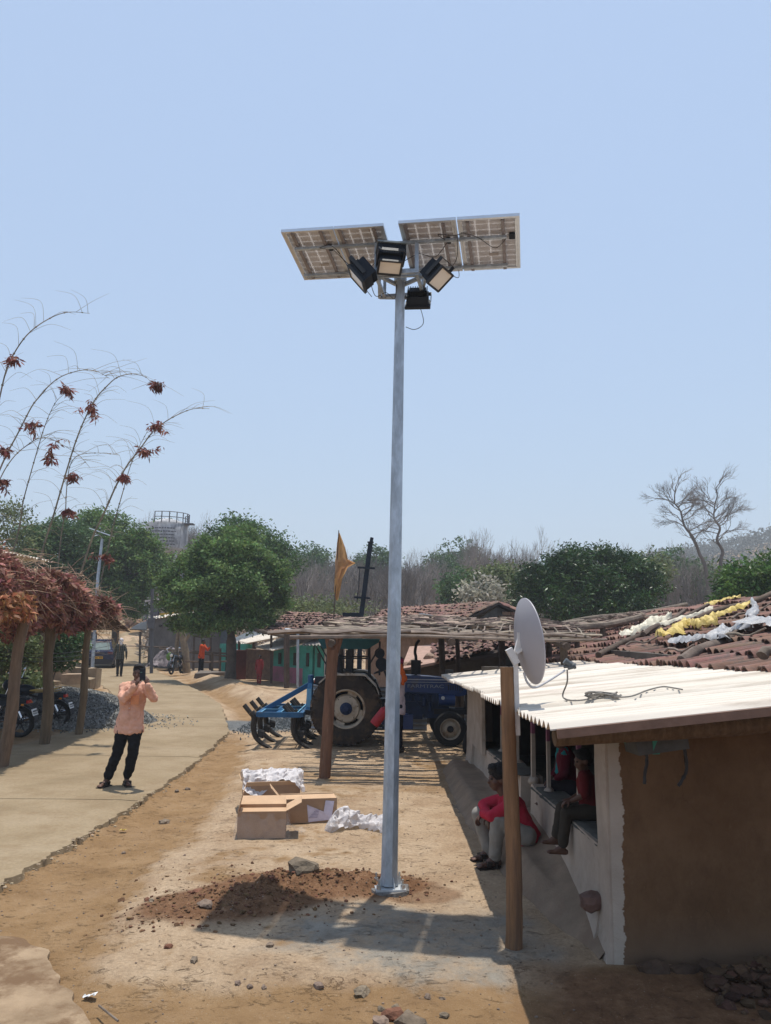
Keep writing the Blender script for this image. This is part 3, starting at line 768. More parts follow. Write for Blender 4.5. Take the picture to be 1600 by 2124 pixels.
floodlight((0.29, 7.12, 5.33), R(175), R(50), W=.23, Hh=.21)
b = MB()
def wire(pts, r=.0045):
    P_ = [V(p) for p in pts]; out = []
    for i in range(len(P_) - 1):
        p0, p1, p2, p3 = P_[max(i - 1, 0)], P_[i], P_[i + 1], P_[min(i + 2, len(P_) - 1)]
        for k in range(6):
            t = k / 6
            out.append(0.5 * ((2 * p1) + (p2 - p0) * t + (2 * p0 - 5 * p1 + 4 * p2 - p3) * t * t + (3 * p1 - p0 - 3 * p2 + p3) * t ** 3))
    out.append(P_[-1]); return out
for pts in ([pp(.42, .25, -.03), pp(.5, .30, -.10), pp(.62, .42, -.16), pp(.75, .46, -.14), pp(.84, .38, -.1)], [pp(.40, .26, -.03), pp(.33, .18, -.08), pp(.45, .12, -.1), pp(.5, .28, -.08)], [pp(.46, .28, -.03), pp(.6, .5, -.18), pp(.74, .7, -.3)],
            [pp(1.52, .27, -.03), pp(1.4, .36, -.12), pp(1.25, .33, -.1), pp(1.1, .36, -.15), pp(.98, .4, -.16)], [pp(1.52, .26, -.03), pp(1.45, .12, -.06), pp(1.5, .1, -.07), pp(1.6, .14, -.06), pp(1.68, .12, -.05)],
            [pp(2.05, .28, -.03), pp(1.95, .36, -.06), pp(1.8, .2, -.05), pp(1.66, .12, -.05)], [pp(1.62, .16, -.05), pp(1.6, .4, -.1), pp(1.54, .56, -.1)],
            [V((-.18, 6.7, 5.4)), V((-.12, 6.8, 5.24)), V((-.02, 6.86, 5.30)), V((.06, 6.86, 5.24)), V((.08, 6.9, 5.4))], [V((.3, 7.1, 5.3)), V((.34, 6.98, 5.06)), V((.26, 6.96, 4.98)), V((.17, 6.95, 5.0))], [V((.5, 6.6, 5.4)), V((.64, 6.7, 5.38)), V((.66, 6.8, 5.5))]):
    b.tube(wire(pts), .0034, 5)
b.build('wiring', CABLE, sl, smooth=60, world=True)
# ------------------------------------------------------------------ near mud house on the right
LIME = mat('lime_wash', (0.37, 0.31, 0.255), rough=0.95, var=0.16, scale=3, bump=0.35, bscale=22, stain=(0.27, 0.215, 0.165), sscale=1.6, sthr=0.58)
MUDP = mat('mud_plaster', (0.21, 0.155, 0.11), rough=0.95, var=0.22, scale=3, bump=0.5, bscale=18, stain=(0.19, 0.13, 0.09), sscale=2.2, sthr=0.56)
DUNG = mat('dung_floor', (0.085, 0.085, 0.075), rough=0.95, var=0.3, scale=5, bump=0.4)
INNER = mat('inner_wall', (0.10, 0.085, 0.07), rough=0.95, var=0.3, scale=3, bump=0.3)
PURP = mat('purple_paint', (0.20, 0.075, 0.125), rough=0.7, var=0.2, scale=9, bump=0.1)
TEALP = mat('teal_paint', (0.05, 0.24, 0.18), rough=0.65, var=0.25, scale=5, bump=0.15)
WOOD = mat('old_wood', (0.16, 0.10, 0.062), rough=0.85, var=0.35, scale=5, bump=0.6, bscale=14, stretch=(6, 6, 0.8), rand=0.2)
WOODG = mat('grey_wood', (0.20, 0.16, 0.125), rough=0.9, var=0.35, scale=5, bump=0.6, bscale=20, rand=0.25)
POSTW = mat('peeled_post', (0.235, 0.128, 0.064), rough=0.8, var=0.3, scale=3, bump=0.5, bscale=8, stretch=(9, 9, 0.7), stain=(0.13, 0.075, 0.045), sscale=0.9, sthr=0.54)
SHEET = mat('cement_sheet', (0.62, 0.56, 0.48), rough=0.85, var=0.07, scale=2.5, bump=0.15, stain=(0.44, 0.37, 0.30), sscale=1.6, stretch=(0.25, 2.4, 1), sthr=0.55, rand=0.07)
TILE = mat('clay_tile', (0.195, 0.105, 0.078), rough=0.9, var=0.3, scale=8, bump=0.3, rand=0.30, stain=(0.125, 0.088, 0.072), sscale=5, sthr=0.5)
TILES = mat('clay_tile_mass', (0.19, 0.108, 0.083), rough=0.9, var=0.3, scale=5, bump=0.3, island=0.32)

def paint_mat():
    m = bpy.data.materials.new('brown_mud_wall'); m.use_nodes = True
    n, l = m.node_tree.nodes, m.node_tree.links; b = n['Principled BSDF']
    P = n.new('ShaderNodeTexCoord').outputs['Object']
    c = ramp(n, l, noise_n(n, l, P, 1.6, 8, 0.65), [(0.3, (0.125, 0.070, 0.036)), (0.7, (0.205, 0.125, 0.070))])
    c = node_mix(n, l, ramp(n, l, noise_n(n, l, P, 7, 8, 0.8, (1, 1, 0.5)), [(0.62, 0.0), (0.7, 0.6)]), c, (0.07, 0.038, 0.02))
    c = node_mix(n, l, ramp(n, l, noise_n(n, l, P, 2.6, 9, 0.8, (1, 1, .6)), [(0.46, 0.0), (0.66, 0.65)]), c, (0.09, 0.05, 0.027))
    vo = n.new('ShaderNodeTexVoronoi'); vo.feature = 'DISTANCE_TO_EDGE'; vo.inputs['Scale'].default_value = 1.7
    dv = n.new('ShaderNodeMixRGB'); dv.inputs[0].default_value = .16; l.new(P, dv.inputs[1]); nc = n.new('ShaderNodeTexNoise'); nc.inputs['Scale'].default_value = 4; nc.inputs['Detail'].default_value = 8; l.new(P, nc.inputs['Vector']); l.new(nc.outputs['Color'], dv.inputs[2]); l.new(dv.outputs[0], vo.inputs['Vector'])
    cm = n.new('ShaderNodeMath'); cm.operation = 'MULTIPLY'; l.new(ramp(n, l, vo.outputs['Distance'], [(.001, .35), (.004, 0.0)]), cm.inputs[0]); l.new(ramp(n, l, noise_n(n, l, P, 1.1, 4, .6), [(.52, 0.0), (.6, 1.0)]), cm.inputs[1])
    c = node_mix(n, l, cm.outputs[0], c, (.035, .02, .012))
    c = node_mix(n, l, ramp(n, l, noise_n(n, l, P, 30, 6, 0.8, (1, 1, .4)), [(0.6, 0.0), (0.72, 0.4)]), c, (0.26, 0.17, 0.10))
    sx = n.new('ShaderNodeSeparateXYZ'); l.new(P, sx.inputs[0])
    # dirty splash band low on the wall
    zr = ramp(n, l, sx.outputs[2], [(0.06, 0.7), (0.32, 0.0)])
    c = node_mix(n, l, zr, c, (0.14, 0.095, 0.065))
    # brush edge of the lime wash, running a few centimetres round the corner
    q = n.new('ShaderNodeMath'); q.operation = 'MULTIPLY_ADD'; q.inputs[1].default_value = 0.16; q.inputs[2].default_value = -0.08
    l.new(noise_n(n, l, P, 5.5, 9, 0.75, (0.5, 1, 1)), q.inputs[0])
    a = n.new('ShaderNodeMath'); a.operation = 'ADD'; l.new(sx.outputs[0], a.inputs[0]); l.new(q.outputs[0], a.inputs[1])
    lt = n.new('ShaderNodeMath'); lt.operation = 'LESS_THAN'; lt.inputs[1].default_value = 1.625; l.new(a.outputs[0], lt.inputs[0])
    lim = ramp(n, l, noise_n(n, l, P, 3, 8, 0.7), [(0.3, (0.36, 0.31, 0.255)), (0.7, (0.45, 0.39, 0.33))])
    c = node_mix(n, l, lt.outputs[0], c, lim)
    l.new(c, b.inputs['Base Color']); b.inputs['Roughness'].default_value = 0.95; b.inputs['Specular IOR Level'].default_value = 0.15
    bp = n.new('ShaderNodeBump'); bp.inputs['Strength'].default_value = 0.5; bp.inputs['Distance'].default_value = 0.03
    l.new(noise_n(n, l, P, 7, 10, 0.75, None, 1.5), bp.inputs['Height']); l.new(bp.outputs[0], b.inputs['Normal'])
    return m
BROWN = paint_mat()
HX, HY = 1.53, 5.48
house = bpy.data.objects.new('mud_house', None); col.objects.link(house)
tag(house, 'mud house with lime washed verandah and pale corrugated sheet roof at the right edge', 'house')
def hump(b, x0, x1, y0, y1, ztop, nu=6, nv=30, skew=0.02, seed=0, base=0.0):
    """mud-plastered block with soft edges"""
    def fn(u, v):
        # u runs over the section: left foot, left face, top, right face
        t = u
        x = [x0 - 0.10, x0 - 0.02, x0 + 0.02, (x0 + x1) / 2, x1 - 0.02, x1 + 0.01, x1 + 0.03]
        z = [base - 0.05, base + ztop * 0.45, ztop - 0.03, ztop + 0.005, ztop - 0.02, ztop * 0.5, base - 0.05]
        k = min(int(t * 6), 5); f = t * 6 - k
        X, Z = x[k] + (x[k + 1] - x[k]) * f, z[k] + (z[k + 1] - z[k]) * f
        Y = y0 + (y1 - y0) * v
        return V((X + skew * mn.noise(V((seed, Y * 1.5, Z * 2))), Y, Z + 0.012 * mn.noise(V((X * 2, Y * 2, seed)))))
    g = MB().grid(fn, 24, nv); g.add([fn(k / 24, 0) for k in range(25)], [tuple(range(24, -1, -1))]); g.add([fn(k / 24, 1) for k in range(25)], [tuple(range(25))])
    b.add(g.v, g.f)
def wavy_wall(b, p0, p1, thick, z0, z1f, nrm=(1, 0), n=40, m=14, k=0.012, flare=0.0):
    """wall between two plan points with slightly uneven faces; z1f gives its top; flare widens its foot"""
    p0, p1 = V(p0), V(p1); N_ = V((nrm[0], nrm[1], 0))
    def face(off, sgn):
        def fn(u, v):
            p = p0.lerp(p1, u); top = z1f(u) if callable(z1f) else z1f
            z = z0 + (top - z0) * v
            d = off + k * mn.noise(V((p.x * 1.7 + off * 3, p.y * 1.7, z * 2))) - flare * math.exp(-(z - z0) * 7) * sgn
            return V((p.x, p.y, z)) + N_ * d
        return fn
    f0, f1 = face(0, 1), face(thick, -1)
    b.grid(f0, n, m); b.grid(f1, n, m)
    for u in (0, 1):
        b.grid(lambda s_, v: f0(u, v).lerp(f1(u, v), s_), 1, m)
    b.grid(lambda u, s_: f0(u, 1).lerp(f1(u, 1), s_), n, 1)
# verandah parapet (lime washed), in two lengths with a step-through between
b = MB()
wavy_wall(b, (HX, 5.74, 0), (HX + 0.02, 8.35, 0), 0.24, -0.05, lambda u: 0.68 - 0.10 * u + 0.03 * math.exp(-((u - .97) / .03) ** 2), flare=0.10)
wavy_wall(b, (HX - 0.02, 8.75, 0), (HX - 0.10, 12.3, 0), 0.24, -0.05, lambda u: 0.60 - 0.12 * u, flare=0.12)
b.build('parapet', LIME, house, smooth=60)
# corner pier and far end wall with its bench-like flare
b = MB()
wavy_wall(b, (HX + 0.0, HY, 0), (HX, HY + 0.27, 0), 0.30, -0.05, 1.47, n=6, m=20, flare=0.05)
b.build('corner_pier', LIME, house, smooth=60)
b = MB()
wavy_wall(b, (HX - 0.14, 12.3, 0), (HX - 0.16, 12.9, 0), 0.3, -0.05, 1.32, n=8, m=20, flare=0.12)
wavy_wall(b, (HX - 0.14, 11.2, 0), (HX - 0.14, 12.3, 0), 0.05, 0.45, 1.32, n=8, m=12)
b.build('end_wall', LIME, house, smooth=60)
# mud plinth along the foot, running into the yard
PLX = [(1.46, 5.6), (1.36, 6.2), (1.22, 7.0), (1.16, 8.0), (1.05, 9.2), (1.02, 12.6)]
PLZ = [(0.05, 5.6), (0.10, 6.2), (0.22, 7.0), (0.24, 8.2), (0.17, 9.2), (0.16, 12.6)]
def plinth_f(u, v):
    y = 5.55 + 7.1 * v; xe = interp(PLX, y) + .03 * mn.noise(V((0, y * 1.6, 3))); zt = interp(PLZ, y)
    x = xe - 0.16 + (HX + .16 - xe + .10) * u ** 1.25
    t = sstep(xe - 0.12, xe + 0.09, x)
    z = zt * t + 0.10 * sstep(HX - .16, HX + .04, x) + .012 * mn.noise(V((x * 4, y * 3, 8))) - .012 - .06 * (1 - sstep(5.6, 6.2, y))
    return V((x, y, z))
b = MB(); b.grid(plinth_f, 30, 150); b.add([plinth_f(k / 30, 1) for k in range(31)] + [V((HX + .1, 12.65, -.1)), V((.85, 12.65, -.1))], [tuple(range(33))])
b.build('plinth', MUDP, house, smooth=80)
# brown front wall
b = MB(); wavy_wall(b, (HX + 0.015, HY - 0.01, 0), (7.2, HY - 0.01, 0), 0.22, -0.1, lambda u: 1.50 + 0.11 * 5.6 * u, nrm=(0, 1), n=80, m=24, k=0.02)
b.build('front_wall', BROWN, house, smooth=60)
b = MB()
for i in range(34):
    x = 1.7 + 0.17 * i + r2.uniform(-.1, .1)
    b.rock((x, HY - 0.10, 0.0), (r2.uniform(.05, .13), r2.uniform(.04, .08), r2.uniform(.03, .07)), i, .8, .5, 2)
tag(b.build('foot_rubble', mat('foot_mud', (.07, .042, .027), bump=.5, var=.3), house, smooth=None), kind='stuff')
# inside: raised floor, back wall with door, end walls
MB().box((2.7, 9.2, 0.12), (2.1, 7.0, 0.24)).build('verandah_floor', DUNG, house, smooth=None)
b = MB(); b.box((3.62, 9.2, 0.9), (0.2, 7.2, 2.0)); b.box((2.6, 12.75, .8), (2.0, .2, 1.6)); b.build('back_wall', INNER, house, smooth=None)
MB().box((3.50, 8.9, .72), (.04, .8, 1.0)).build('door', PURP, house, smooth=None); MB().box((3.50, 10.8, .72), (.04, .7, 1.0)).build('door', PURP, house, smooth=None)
b = MB(); b.box((HX + .12, 7.05, 0.665), (.25, 2.6, 0.012)); b.box((HX + .08, 10.5, .555), (.25, 3.4, .012)); 
# dark dung-washed top of the parapet
g = MB()
for (y0, y1, za, zb, xo) in ((5.76, 8.3, .684, .59, 0.02), (8.8, 12.25, .604, .486, -0.05)):
    g.grid(lambda u, v: V((HX + xo - 0.02 + 0.27 * u + (0.03 * mn.noise(V((0, (y0 + (y1 - y0) * v) * 6, 1))) if u < .2 else 0), y0 + (y1 - y0) * v, za + (zb - za) * v + 0.006 - (0.03 if u < .01 else 0))), 6, 40)
g.build('parapet_top', DUNG, house, smooth=60)
# slender posts: white below, purple above, on little plinth blocks
def pt(o, y, zb, zt, w_=0.05, x=HX + 0.12):
    w_ *= .75
    p = bpy.data.objects.new('verandah_post', None); col.objects.link(p); p.parent = house; p.location = (x, y, zb)
    h = zt - zb
    MB().box((0, 0, h * .29), (w_, w_ * 1.6, h * .58), jit=.003).build('post_foot', LIME, p, smooth=None)
    MB().box((0, 0, h * .79), (w_ * .96, w_ * 1.55, h * .42), jit=.003).build('post_head', PURP, p, smooth=None)
    MB().rock((0, 0, 0.0), (w_ * 1.7, w_ * 2.2, .05), int(y * 7), .5, .2, 2).build('post_block', LIME, p, smooth=70)
for y, zb, zt, w_ in ((6.72, .66, 1.47, .045), (7.95, .60, 1.44, .04), (8.75, .56, 1.42, .055), (9.9, .55, 1.40, .09), (11.0, .52, 1.38, .05)): pt(house, y, zb, zt, w_)
# beams and rafters
b = MB()
b.tube([(1.40, 5.05, 1.53), (1.46, 6.5, 1.50), (1.45, 9, 1.45), (1.36, 13.2, 1.35)], [.055, .06, .05, .045], 8, jit=.08)
b.tube([(1.05, 4.88, 1.515), (2.2, 4.95, 1.60), (3.6, 4.95, 1.74), (5.5, 4.95, 1.95)], [.05, .065, .06, .06], 8, jit=.08)
b.tube([(2.6, 4.7, 1.66), (2.6, 9, 1.58), (2.6, 13, 1.50)], .045, 8)
b.build('beam', WOOD, house, smooth=50)
for i in range(8):
    y = 5.35 + i * 1.06
    MB().tube([(1.05, y, 1.585 - .024 * (y - 4.55)), (3.6, y + .05, 1.85 - .024 * (y - 4.55))], [.03, .035], 7, jit=.1).build('rafter', WOOD, house, smooth=50)
b = MB(); b.box((1.83, 5.36, 1.44), (.36, .2, .13), Matrix.Rotation(-.12, 3, 'Y') @ Matrix.Rotation(.1, 3, 'Z'), jit=.012)
b.build('stone_wedge', mat('slate_block', (0.09, .09, .085), rough=.9, var=.3, bump=.5), house, smooth=None)
b = MB(); b.box((1.60, 5.44, 1.455), (.55, .05, .06), Matrix.Rotation(.16, 3, 'Y')); b.box((1.78, 5.33, 1.43), (.05, .16, .12), Matrix.Rotation(.3, 3, 'Z')); b.build('painted_plank', TEALP, house, smooth=None)

# corrugated cement sheets: waves run down the slope (along X)
def roofz(x, y): return 1.625 + 0.115 * (x - 0.97) - 0.024 * (y - 4.55)
def corr(b, x0, x1, y0, y1, zf, pitch=0.13, amp=0.02, th=0.008, nx=6, per=10):
    nyy = int((y1 - y0) / pitch * per)
    def fn(s_):
        return lambda u, v: V((x0(v) + (x1(v) - x0(v)) * u, y0 + (y1 - y0) * v, 0)) + V((0, 0, zf(x0(v) + (x1(v) - x0(v)) * u, y0 + (y1 - y0) * v) + amp * math.sin(2 * math.pi * (y0 + (y1 - y0) * v) / pitch) + s_))
    t, u_ = fn(0), fn(-th)
    b.grid(t, nx, nyy); b.grid(u_, nx, nyy)
    for e in (0, 1): b.grid(lambda v, s2: t(e, v).lerp(u_(e, v), s2), nyy, 1)
    for e in (0, 1): b.grid(lambda u, s2: t(u, e).lerp(u_(u, e), s2), nx, 1)
sh = random.Random(4)
y = 4.55; k = 0
while y < 13.2:
    y1 = min(y + 1.04, 13.25); dz = 0.010 * (k % 2) ; e = sh.uniform(-.02, .02); tl = sh.uniform(-.006, .006)
    for part_, (xa, xb, up) in enumerate(((0.965, 3.62, 0),)):
        b = MB()
        corr(b, lambda v, xa=xa: xa + (e if xa < 1 else 0) - (0.012 * (y - 4.55) * 0 if xa < 1 else 0), lambda v, xb=xb: xb, y - 0.02, y1 + .05, lambda X, Y: roofz(X, Y) + dz + up + tl * (Y - y))
        b.build('roof_sheet', SHEET, house, smooth=70)
    y = y1; k += 1
MB().box((3.45, 4.52, roofz(3.45, 4.5) - .045), (4.95, .03, .05), Matrix.Rotation(-math.atan(.115), 3, 'Y')).build('fascia', mat('fascia_wood', (.20, .12, .085), bump=.4), house, smooth=None)
b = MB()
corr(b, lambda v: 3.5, lambda v: 7.4, 4.55, 6.6, lambda X, Y: roofz(X, Y) + .02); b.build('roof_sheet', SHEET, house, smooth=70)

# ---- tiled roof behind the sheets: half-round clay tiles, each one its own piece near by
house2 = bpy.data.objects.new('tiled_house', None); col.objects.link(house2); house2.location = (5.2, 14, 0)
tag(house2, 'low house with uneven clay tile roof weighed down by logs, above the pale sheets', 'house')
def tile_bm(L=0.52, r=0.085, th=0.012, arc=170, n=5, taper=.84):
    b = MB(); o_, i_ = [], []
    for s_, q in ((0, 1.0), (1, taper)):
        for k in range(n + 1):
            a = R(90 - arc / 2 + arc * k / n)
            o_.append(V((L * (s_ - .5), math.cos(a) * r * q, math.sin(a) * r * q - r * .4))); i_.append(V((L * (s_ - .5), math.cos(a) * (r * q - th), math.sin(a) * (r * q - th) - r * .4)))
    m = n + 1; vs = o_ + i_; f = []
    for k in range(n):
        f += [(k, k + 1, m + k + 1, m + k), (2 * m + k + 1, 2 * m + k, 3 * m + k, 3 * m + k + 1), (k + 1, k, 2 * m + k, 2 * m + k + 1), (m + k, m + k + 1, 3 * m + k + 1, 3 * m + k)]
    f += [(0, m, 3 * m, 2 * m), (m - 1, 3 * m - 1, 4 * m - 1, 2 * m - 1)] 
    b.add(vs, [f_ for f_ in f[:-1]]); return b
tme = tile_bm().mesh('tile', TILE, 60)
SL = 0.30
def rz2(x, y): return 1.86 + SL * (x - 3.35) - 0.027 * (y - 6) + 0.10 * mn.noise(V((x * .35, y * .5, 3)))
tr = random.Random(11); cand = []
rows = [3.42 + 0.46 * i for i in range(10)]
for ri, x in enumerate(rows):
    y = 5.6 + 0.8 * ri * .5
    while y < 24:
        cand.append((x, y, ri)); y += 0.155
cand.sort(key=lambda c: c[1] + (100 if (c[0] / c[1] * 1600 + 800) > 1640 else 0))
mass = MB(); base_t = tile_bm(n=4)
def tile_M(x, y, ri):
    lift = 0.045 * (1 + 0.5 * mn.noise(V((ri * 3.1, y * .7, 0))))
    return Matrix.Translation((x + tr.uniform(-.03, .03) + 0.05 * mn.noise(V((ri, y * .8, 5))), y + tr.uniform(-.015, .015), rz2(x, y) + lift + tr.uniform(-.008, .012))) @ Matrix.Rotation(tr.gauss(0, .05), 4, 'Z') @ Matrix.Rotation(-math.atan(SL) + 0.09 + tr.gauss(0, .02), 4, 'Y') @ Matrix.Rotation(tr.gauss(0, .07), 4, 'X')
for i, (x, y, ri) in enumerate(cand):
    if tr.random() < .02: continue
    M = tile_M(x, y, ri)
    if i < 290: inst('tile', tme, house2, Matrix.Translation(-V(house2.location)) @ M)
    else: mass.add([M @ V(q) for q in base_t.v], base_t.f)
tag(mass.build('far_tiles', TILES, house2, smooth=60, world=True), kind='stuff')
b = MB(); b.grid(lambda u, v: V((3.3 + 4.9 * u, 5.2 + 19 * v, rz2(3.3 + 4.9 * u, 5.2 + 19 * v) - .05)), 12, 40); b.build('roof_deck', mat('dark_lath', (.05, .035, .028), bump=.3), house2, smooth=60, world=True)
b = MB(); b.box((3.75, 14.3, .75), (.2, 19, 1.9)); b.box((5.9, 24, 1.1), (4.4, .2, 2.3)); b.box((8.2, 14.3, 1.4), (.2, 19, 2.9)); b.build('wall', INNER, house2, smooth=None, world=True)
def log(p, q, r0, r1, label, name='roof_log', m=WOODG, grp='logs weighing down the tile roof'):
    p, q = V(p), V(q); L = (q - p); pts = [p.lerp(q, i / 6) + V((0, 0, .03 * math.sin(i * 1.3))) + V((0, .02 * math.sin(i * 2.1), 0)) for i in range(7)]
    b = MB().tube(pts, [r0, r0 * .97, r0 * .92, (r0 + r1) / 2, r1 * 1.05, r1, r1 * .9], 9, jit=.10)
    o = b.build(name, m, None, smooth=50); center(o); return tag(o, label, 'log', grp)
def onroof(x, y, X, up=.12):
    p = siteX(x, y, X); return p
def r_at(px_, py_):                    # point of the tiled slope seen in this direction
    d = _ray(px_, py_); t = 5.0
    for _ in range(400):
        p = V((0, 0, CAM_H)) + d * t
        if p.z < rz2(p.x, p.y) + .1 and p.x > 3.2: return p + V((0, 0, 0.05))
        t += .06
    return p
DARKW = mat('weathered_log', (0.095, 0.068, 0.052), rough=0.9, var=0.35, scale=6, bump=0.6, bscale=20, rand=.2)
log(r_at(1242, 1366), r_at(1470, 1262), .05, .04, 'long dark log running up from the left corner of the tile roof', m=DARKW)
log(r_at(1415, 1382), r_at(1565, 1300), .06, .04, 'thick grey log lying low across the tiles with its cut end over the sheets')
log(r_at(1335, 1322), r_at(1420, 1275) , .045, .05, 'short dark log wrapped by yellow plastic high on the tiles', m=DARKW)
log(r_at(1445, 1290), r_at(1640, 1225), .05, .055, 'dark log at the top right of the tile roof above the yellow plastic', m=DARKW)
log(r_at(1582, 1372), r_at(1640, 1350), .05, .05, 'rounded log end at the right edge of the photo under the tiles')
def sheetlike(name, pts, wd, m, label, cat, seed, amp=.05, nseg=40, nw=10, grp=None):
    """crumpled strip following points on the roof"""
    P_ = [V(p) for p in wire(pts)] ; b = MB(); n = len(P_) - 1
    def fn(u, v):
        t = u * n; k = min(int(t), n - 1); p = P_[k].lerp(P_[k + 1], t - k); d = (P_[min(k + 1, n)] - P_[k]).normalized(); s_ = d.cross(V((0, 0, 1))).normalized()
        w2 = wd * (0.45 + 1.5 * abs(mn.noise(V((u * 7, seed, 0)))) + .3 * mn.noise(V((u * 19, seed, v * 3)))) * (min(1, u * 8 + .25)) * min(1, (1 - u) * 8 + .25)
        q = p + s_ * ((v - .5) * w2 + .25 * wd * mn.noise(V((u * 4, seed + 3, 1))))
        q.z += amp * (mn.noise(V((q.x * 9, q.y * 9, seed))) + .5 * mn.noise(V((q.x * 23, q.y * 23, seed)))) + amp * 1.2 * (1 - (2 * v - 1) ** 2)
        return q
    b.grid(fn, nseg, nw); o = b.build(name, m, None, smooth=25); center(o); return tag(o, label, cat, grp)
YPL = mat('yellow_plastic', (0.52, 0.36, 0.055), rough=0.5, var=.25, scale=9, bump=.4, c2=(.62, .48, .18))
GPL = mat('grey_film', (0.36, 0.35, 0.345), rough=0.3, var=.25, scale=14, bump=.5, spec=.6)
CPL = mat('cream_film', (0.68, 0.62, 0.48), rough=0.5, var=.2, scale=12, bump=.5)
G4 = 'plastic strips caught on the tile roof'
sheetlike('plastic_sheet', [r_at(*q) for q in ((1365, 1330), (1390, 1322), (1425, 1305), (1480, 1298))], .34, YPL, 'crumpled yellow plastic sheet lying in the middle of the tile roof', 'plastic sheet', 1, .07, grp=G4)
sheetlike('plastic_sheet', [r_at(*q) for q in ((1462, 1262), (1500, 1252), (1538, 1243))], .22, YPL, 'yellow plastic strip near the ridge of the tile roof', 'plastic sheet', 2, grp=G4)
sheetlike('plastic_sheet', [r_at(*q) for q in ((1475, 1290), (1520, 1272), (1560, 1258))], .16, YPL, 'thin yellow strip beside the upper dark log', 'plastic sheet', 3, grp=G4)
sheetlike('plastic_sheet', [r_at(*q) for q in ((1288, 1326), (1320, 1318), (1350, 1300), (1395, 1288))], .26, CPL, 'cream bundled film at the left of the yellow plastic', 'plastic sheet', 4, .08, grp=G4)
sheetlike('plastic_sheet', [r_at(*q) for q in ((1400, 1338), (1440, 1340), (1480, 1330), (1500, 1312))], .28, GPL, 'grey film spread across the tiles under the yellow plastic', 'plastic sheet', 5, grp=G4)
sheetlike('plastic_sheet', [r_at(*q) for q in ((1545, 1302), (1580, 1300), (1630, 1305))], .5, GPL, 'wide grey film at the right edge of the tile roof', 'plastic sheet', 6, grp=G4)
sheetlike('plastic_sheet', [r_at(*q) for q in ((1560, 1252), (1568, 1270), (1552, 1290))], .16, GPL, 'narrow grey film hanging down between the yellow strips', 'plastic sheet', 7, grp=G4)
sheetlike('plastic_sheet', [r_at(*q) for q in ((1330, 1316), (1380, 1300), (1440, 1285), (1480, 1270))], .12, CPL, 'thin cream film running along the long dark log', 'plastic sheet', 11, grp=G4)
sheetlike('plastic_sheet', [r_at(*q) for q in ((1420, 1300), (1450, 1308), (1490, 1300))], .16, YPL, 'dull yellow fold just right of the main yellow sheet', 'plastic sheet', 12, .08, grp=G4)
sheetlike('plastic_sheet', [r_at(*q) for q in ((1490, 1335), (1520, 1318), (1560, 1312))], .2, GPL, 'grey film beside the low grey log', 'plastic sheet', 13, grp=G4)
for i_, (a_, b_) in enumerate((((1300, 1345), (1368, 1330)), ((1330, 1300), (1400, 1283)), ((1500, 1330), (1590, 1318)), ((1380, 1360), (1440, 1352)), ((1520, 1290), (1600, 1262)))):
    log(r_at(*a_), r_at(*b_), .018, .012, 'thin dry stick lying on the tile roof, number %s from the left' % ('first', 'second', 'fourth', 'third', 'fifth')[i_] if False else ('thin stick low at the left end of the tile roof', 'thin stick along the upper left of the tile roof', 'thin stick under the wide grey film', 'thin stick between the two low logs on the tiles', 'thin stick near the top right log')[i_], 'roof_stick', grp='thin sticks on the tile roof')
# rock wedged at the foot, black rags by the corner
p = V((1.47, 5.74, .30)); b = MB().rock((0, 0, 0), (.085, .07, .075), 9, .8, .3, 2)
o = b.build('rock', mat('red_rock', (.14, .085, .07), bump=.5, var=.4), None, smooth=None); o.location = p; tag(o, 'reddish rock wedged against the lime washed wall low by the house corner', 'rock')
for x, q, lb in ((1.74, ((0, 0, 0), (.02, -.01, -.1), (.005, -.01, -.2), (-.0, -.01, -.27)), 'black rag strip hanging at the house corner, left one'), (1.95, ((0, 0, 0), (.06, -.01, -.02), (.07, -.01, -.15), (.04, -.01, -.22), (.01, -.01, -.26)), 'black rag strip hanging below the stone wedge, right one')):
    b = MB().tube([V(k) for k in wire(q)], .011, 6, jit=.3); o = b.build('hanging_rag', CABLE, None, smooth=50); o.location = (x, 5.33, 1.44 if x < 1.8 else 1.42); tag(o, lb, 'rag')

# ---- front post with dish
def rough_post(name, pts, r0, r1, m, label, cat='post', group=None, n=10):
    b = MB(); P_ = wire(pts); b.tube(P_, [r0 + (r1 - r0) * i / (len(P_) - 1) for i in range(len(P_))], n, jit=.05)
    o = b.build(name, m, None, smooth=50)
    base_ = V(pts[0]); me = o.data
    for v in me.vertices: v.co -= base_
    o.location = base_; me.update(); return tag(o, label, cat, group)
rough_post('wooden_post', [(0.925, 5.73, -.05), (.93, 5.72, .5), (.915, 5.73, 1.1), (.905, 5.73, 1.5), (.90, 5.74, 1.90)], .060, .048, POSTW, 'peeled log post in front of the verandah holding the satellite dish', n=12)
dish = thing('satellite_dish', 'round pale grey satellite dish clamped to the top of the front log post', 'satellite dish', (0.965, 5.72, 1.5))
DG = mat('dish_grey', (0.37, 0.355, 0.375), rough=0.45, var=.06, scale=3, bump=0, stain=(.36, .30, .28), sscale=2, sthr=.62)
b = MB().beam((0.972, 5.73, 1.42), (0.962, 5.73, 2.0), .035, .02); b.build('mast', mat('white_steel', (.62, .60, .58), rough=.5, stain=(.35, .2, .12), sscale=6, sthr=.62), dish, smooth=None, world=True)
dc = V((1.055, 5.74, 2.09)); dn = V((0.80, 0.60 * 1, 0.10)).normalized()    # the bowl opens away to the right; we see its back and rim
dn = V((0.95, 0.15, 0.12)).normalized()
side = dn.cross(V((0, 0, 1))).normalized(); upv = side.cross(dn); dm = Matrix((side, upv, dn)).transposed()
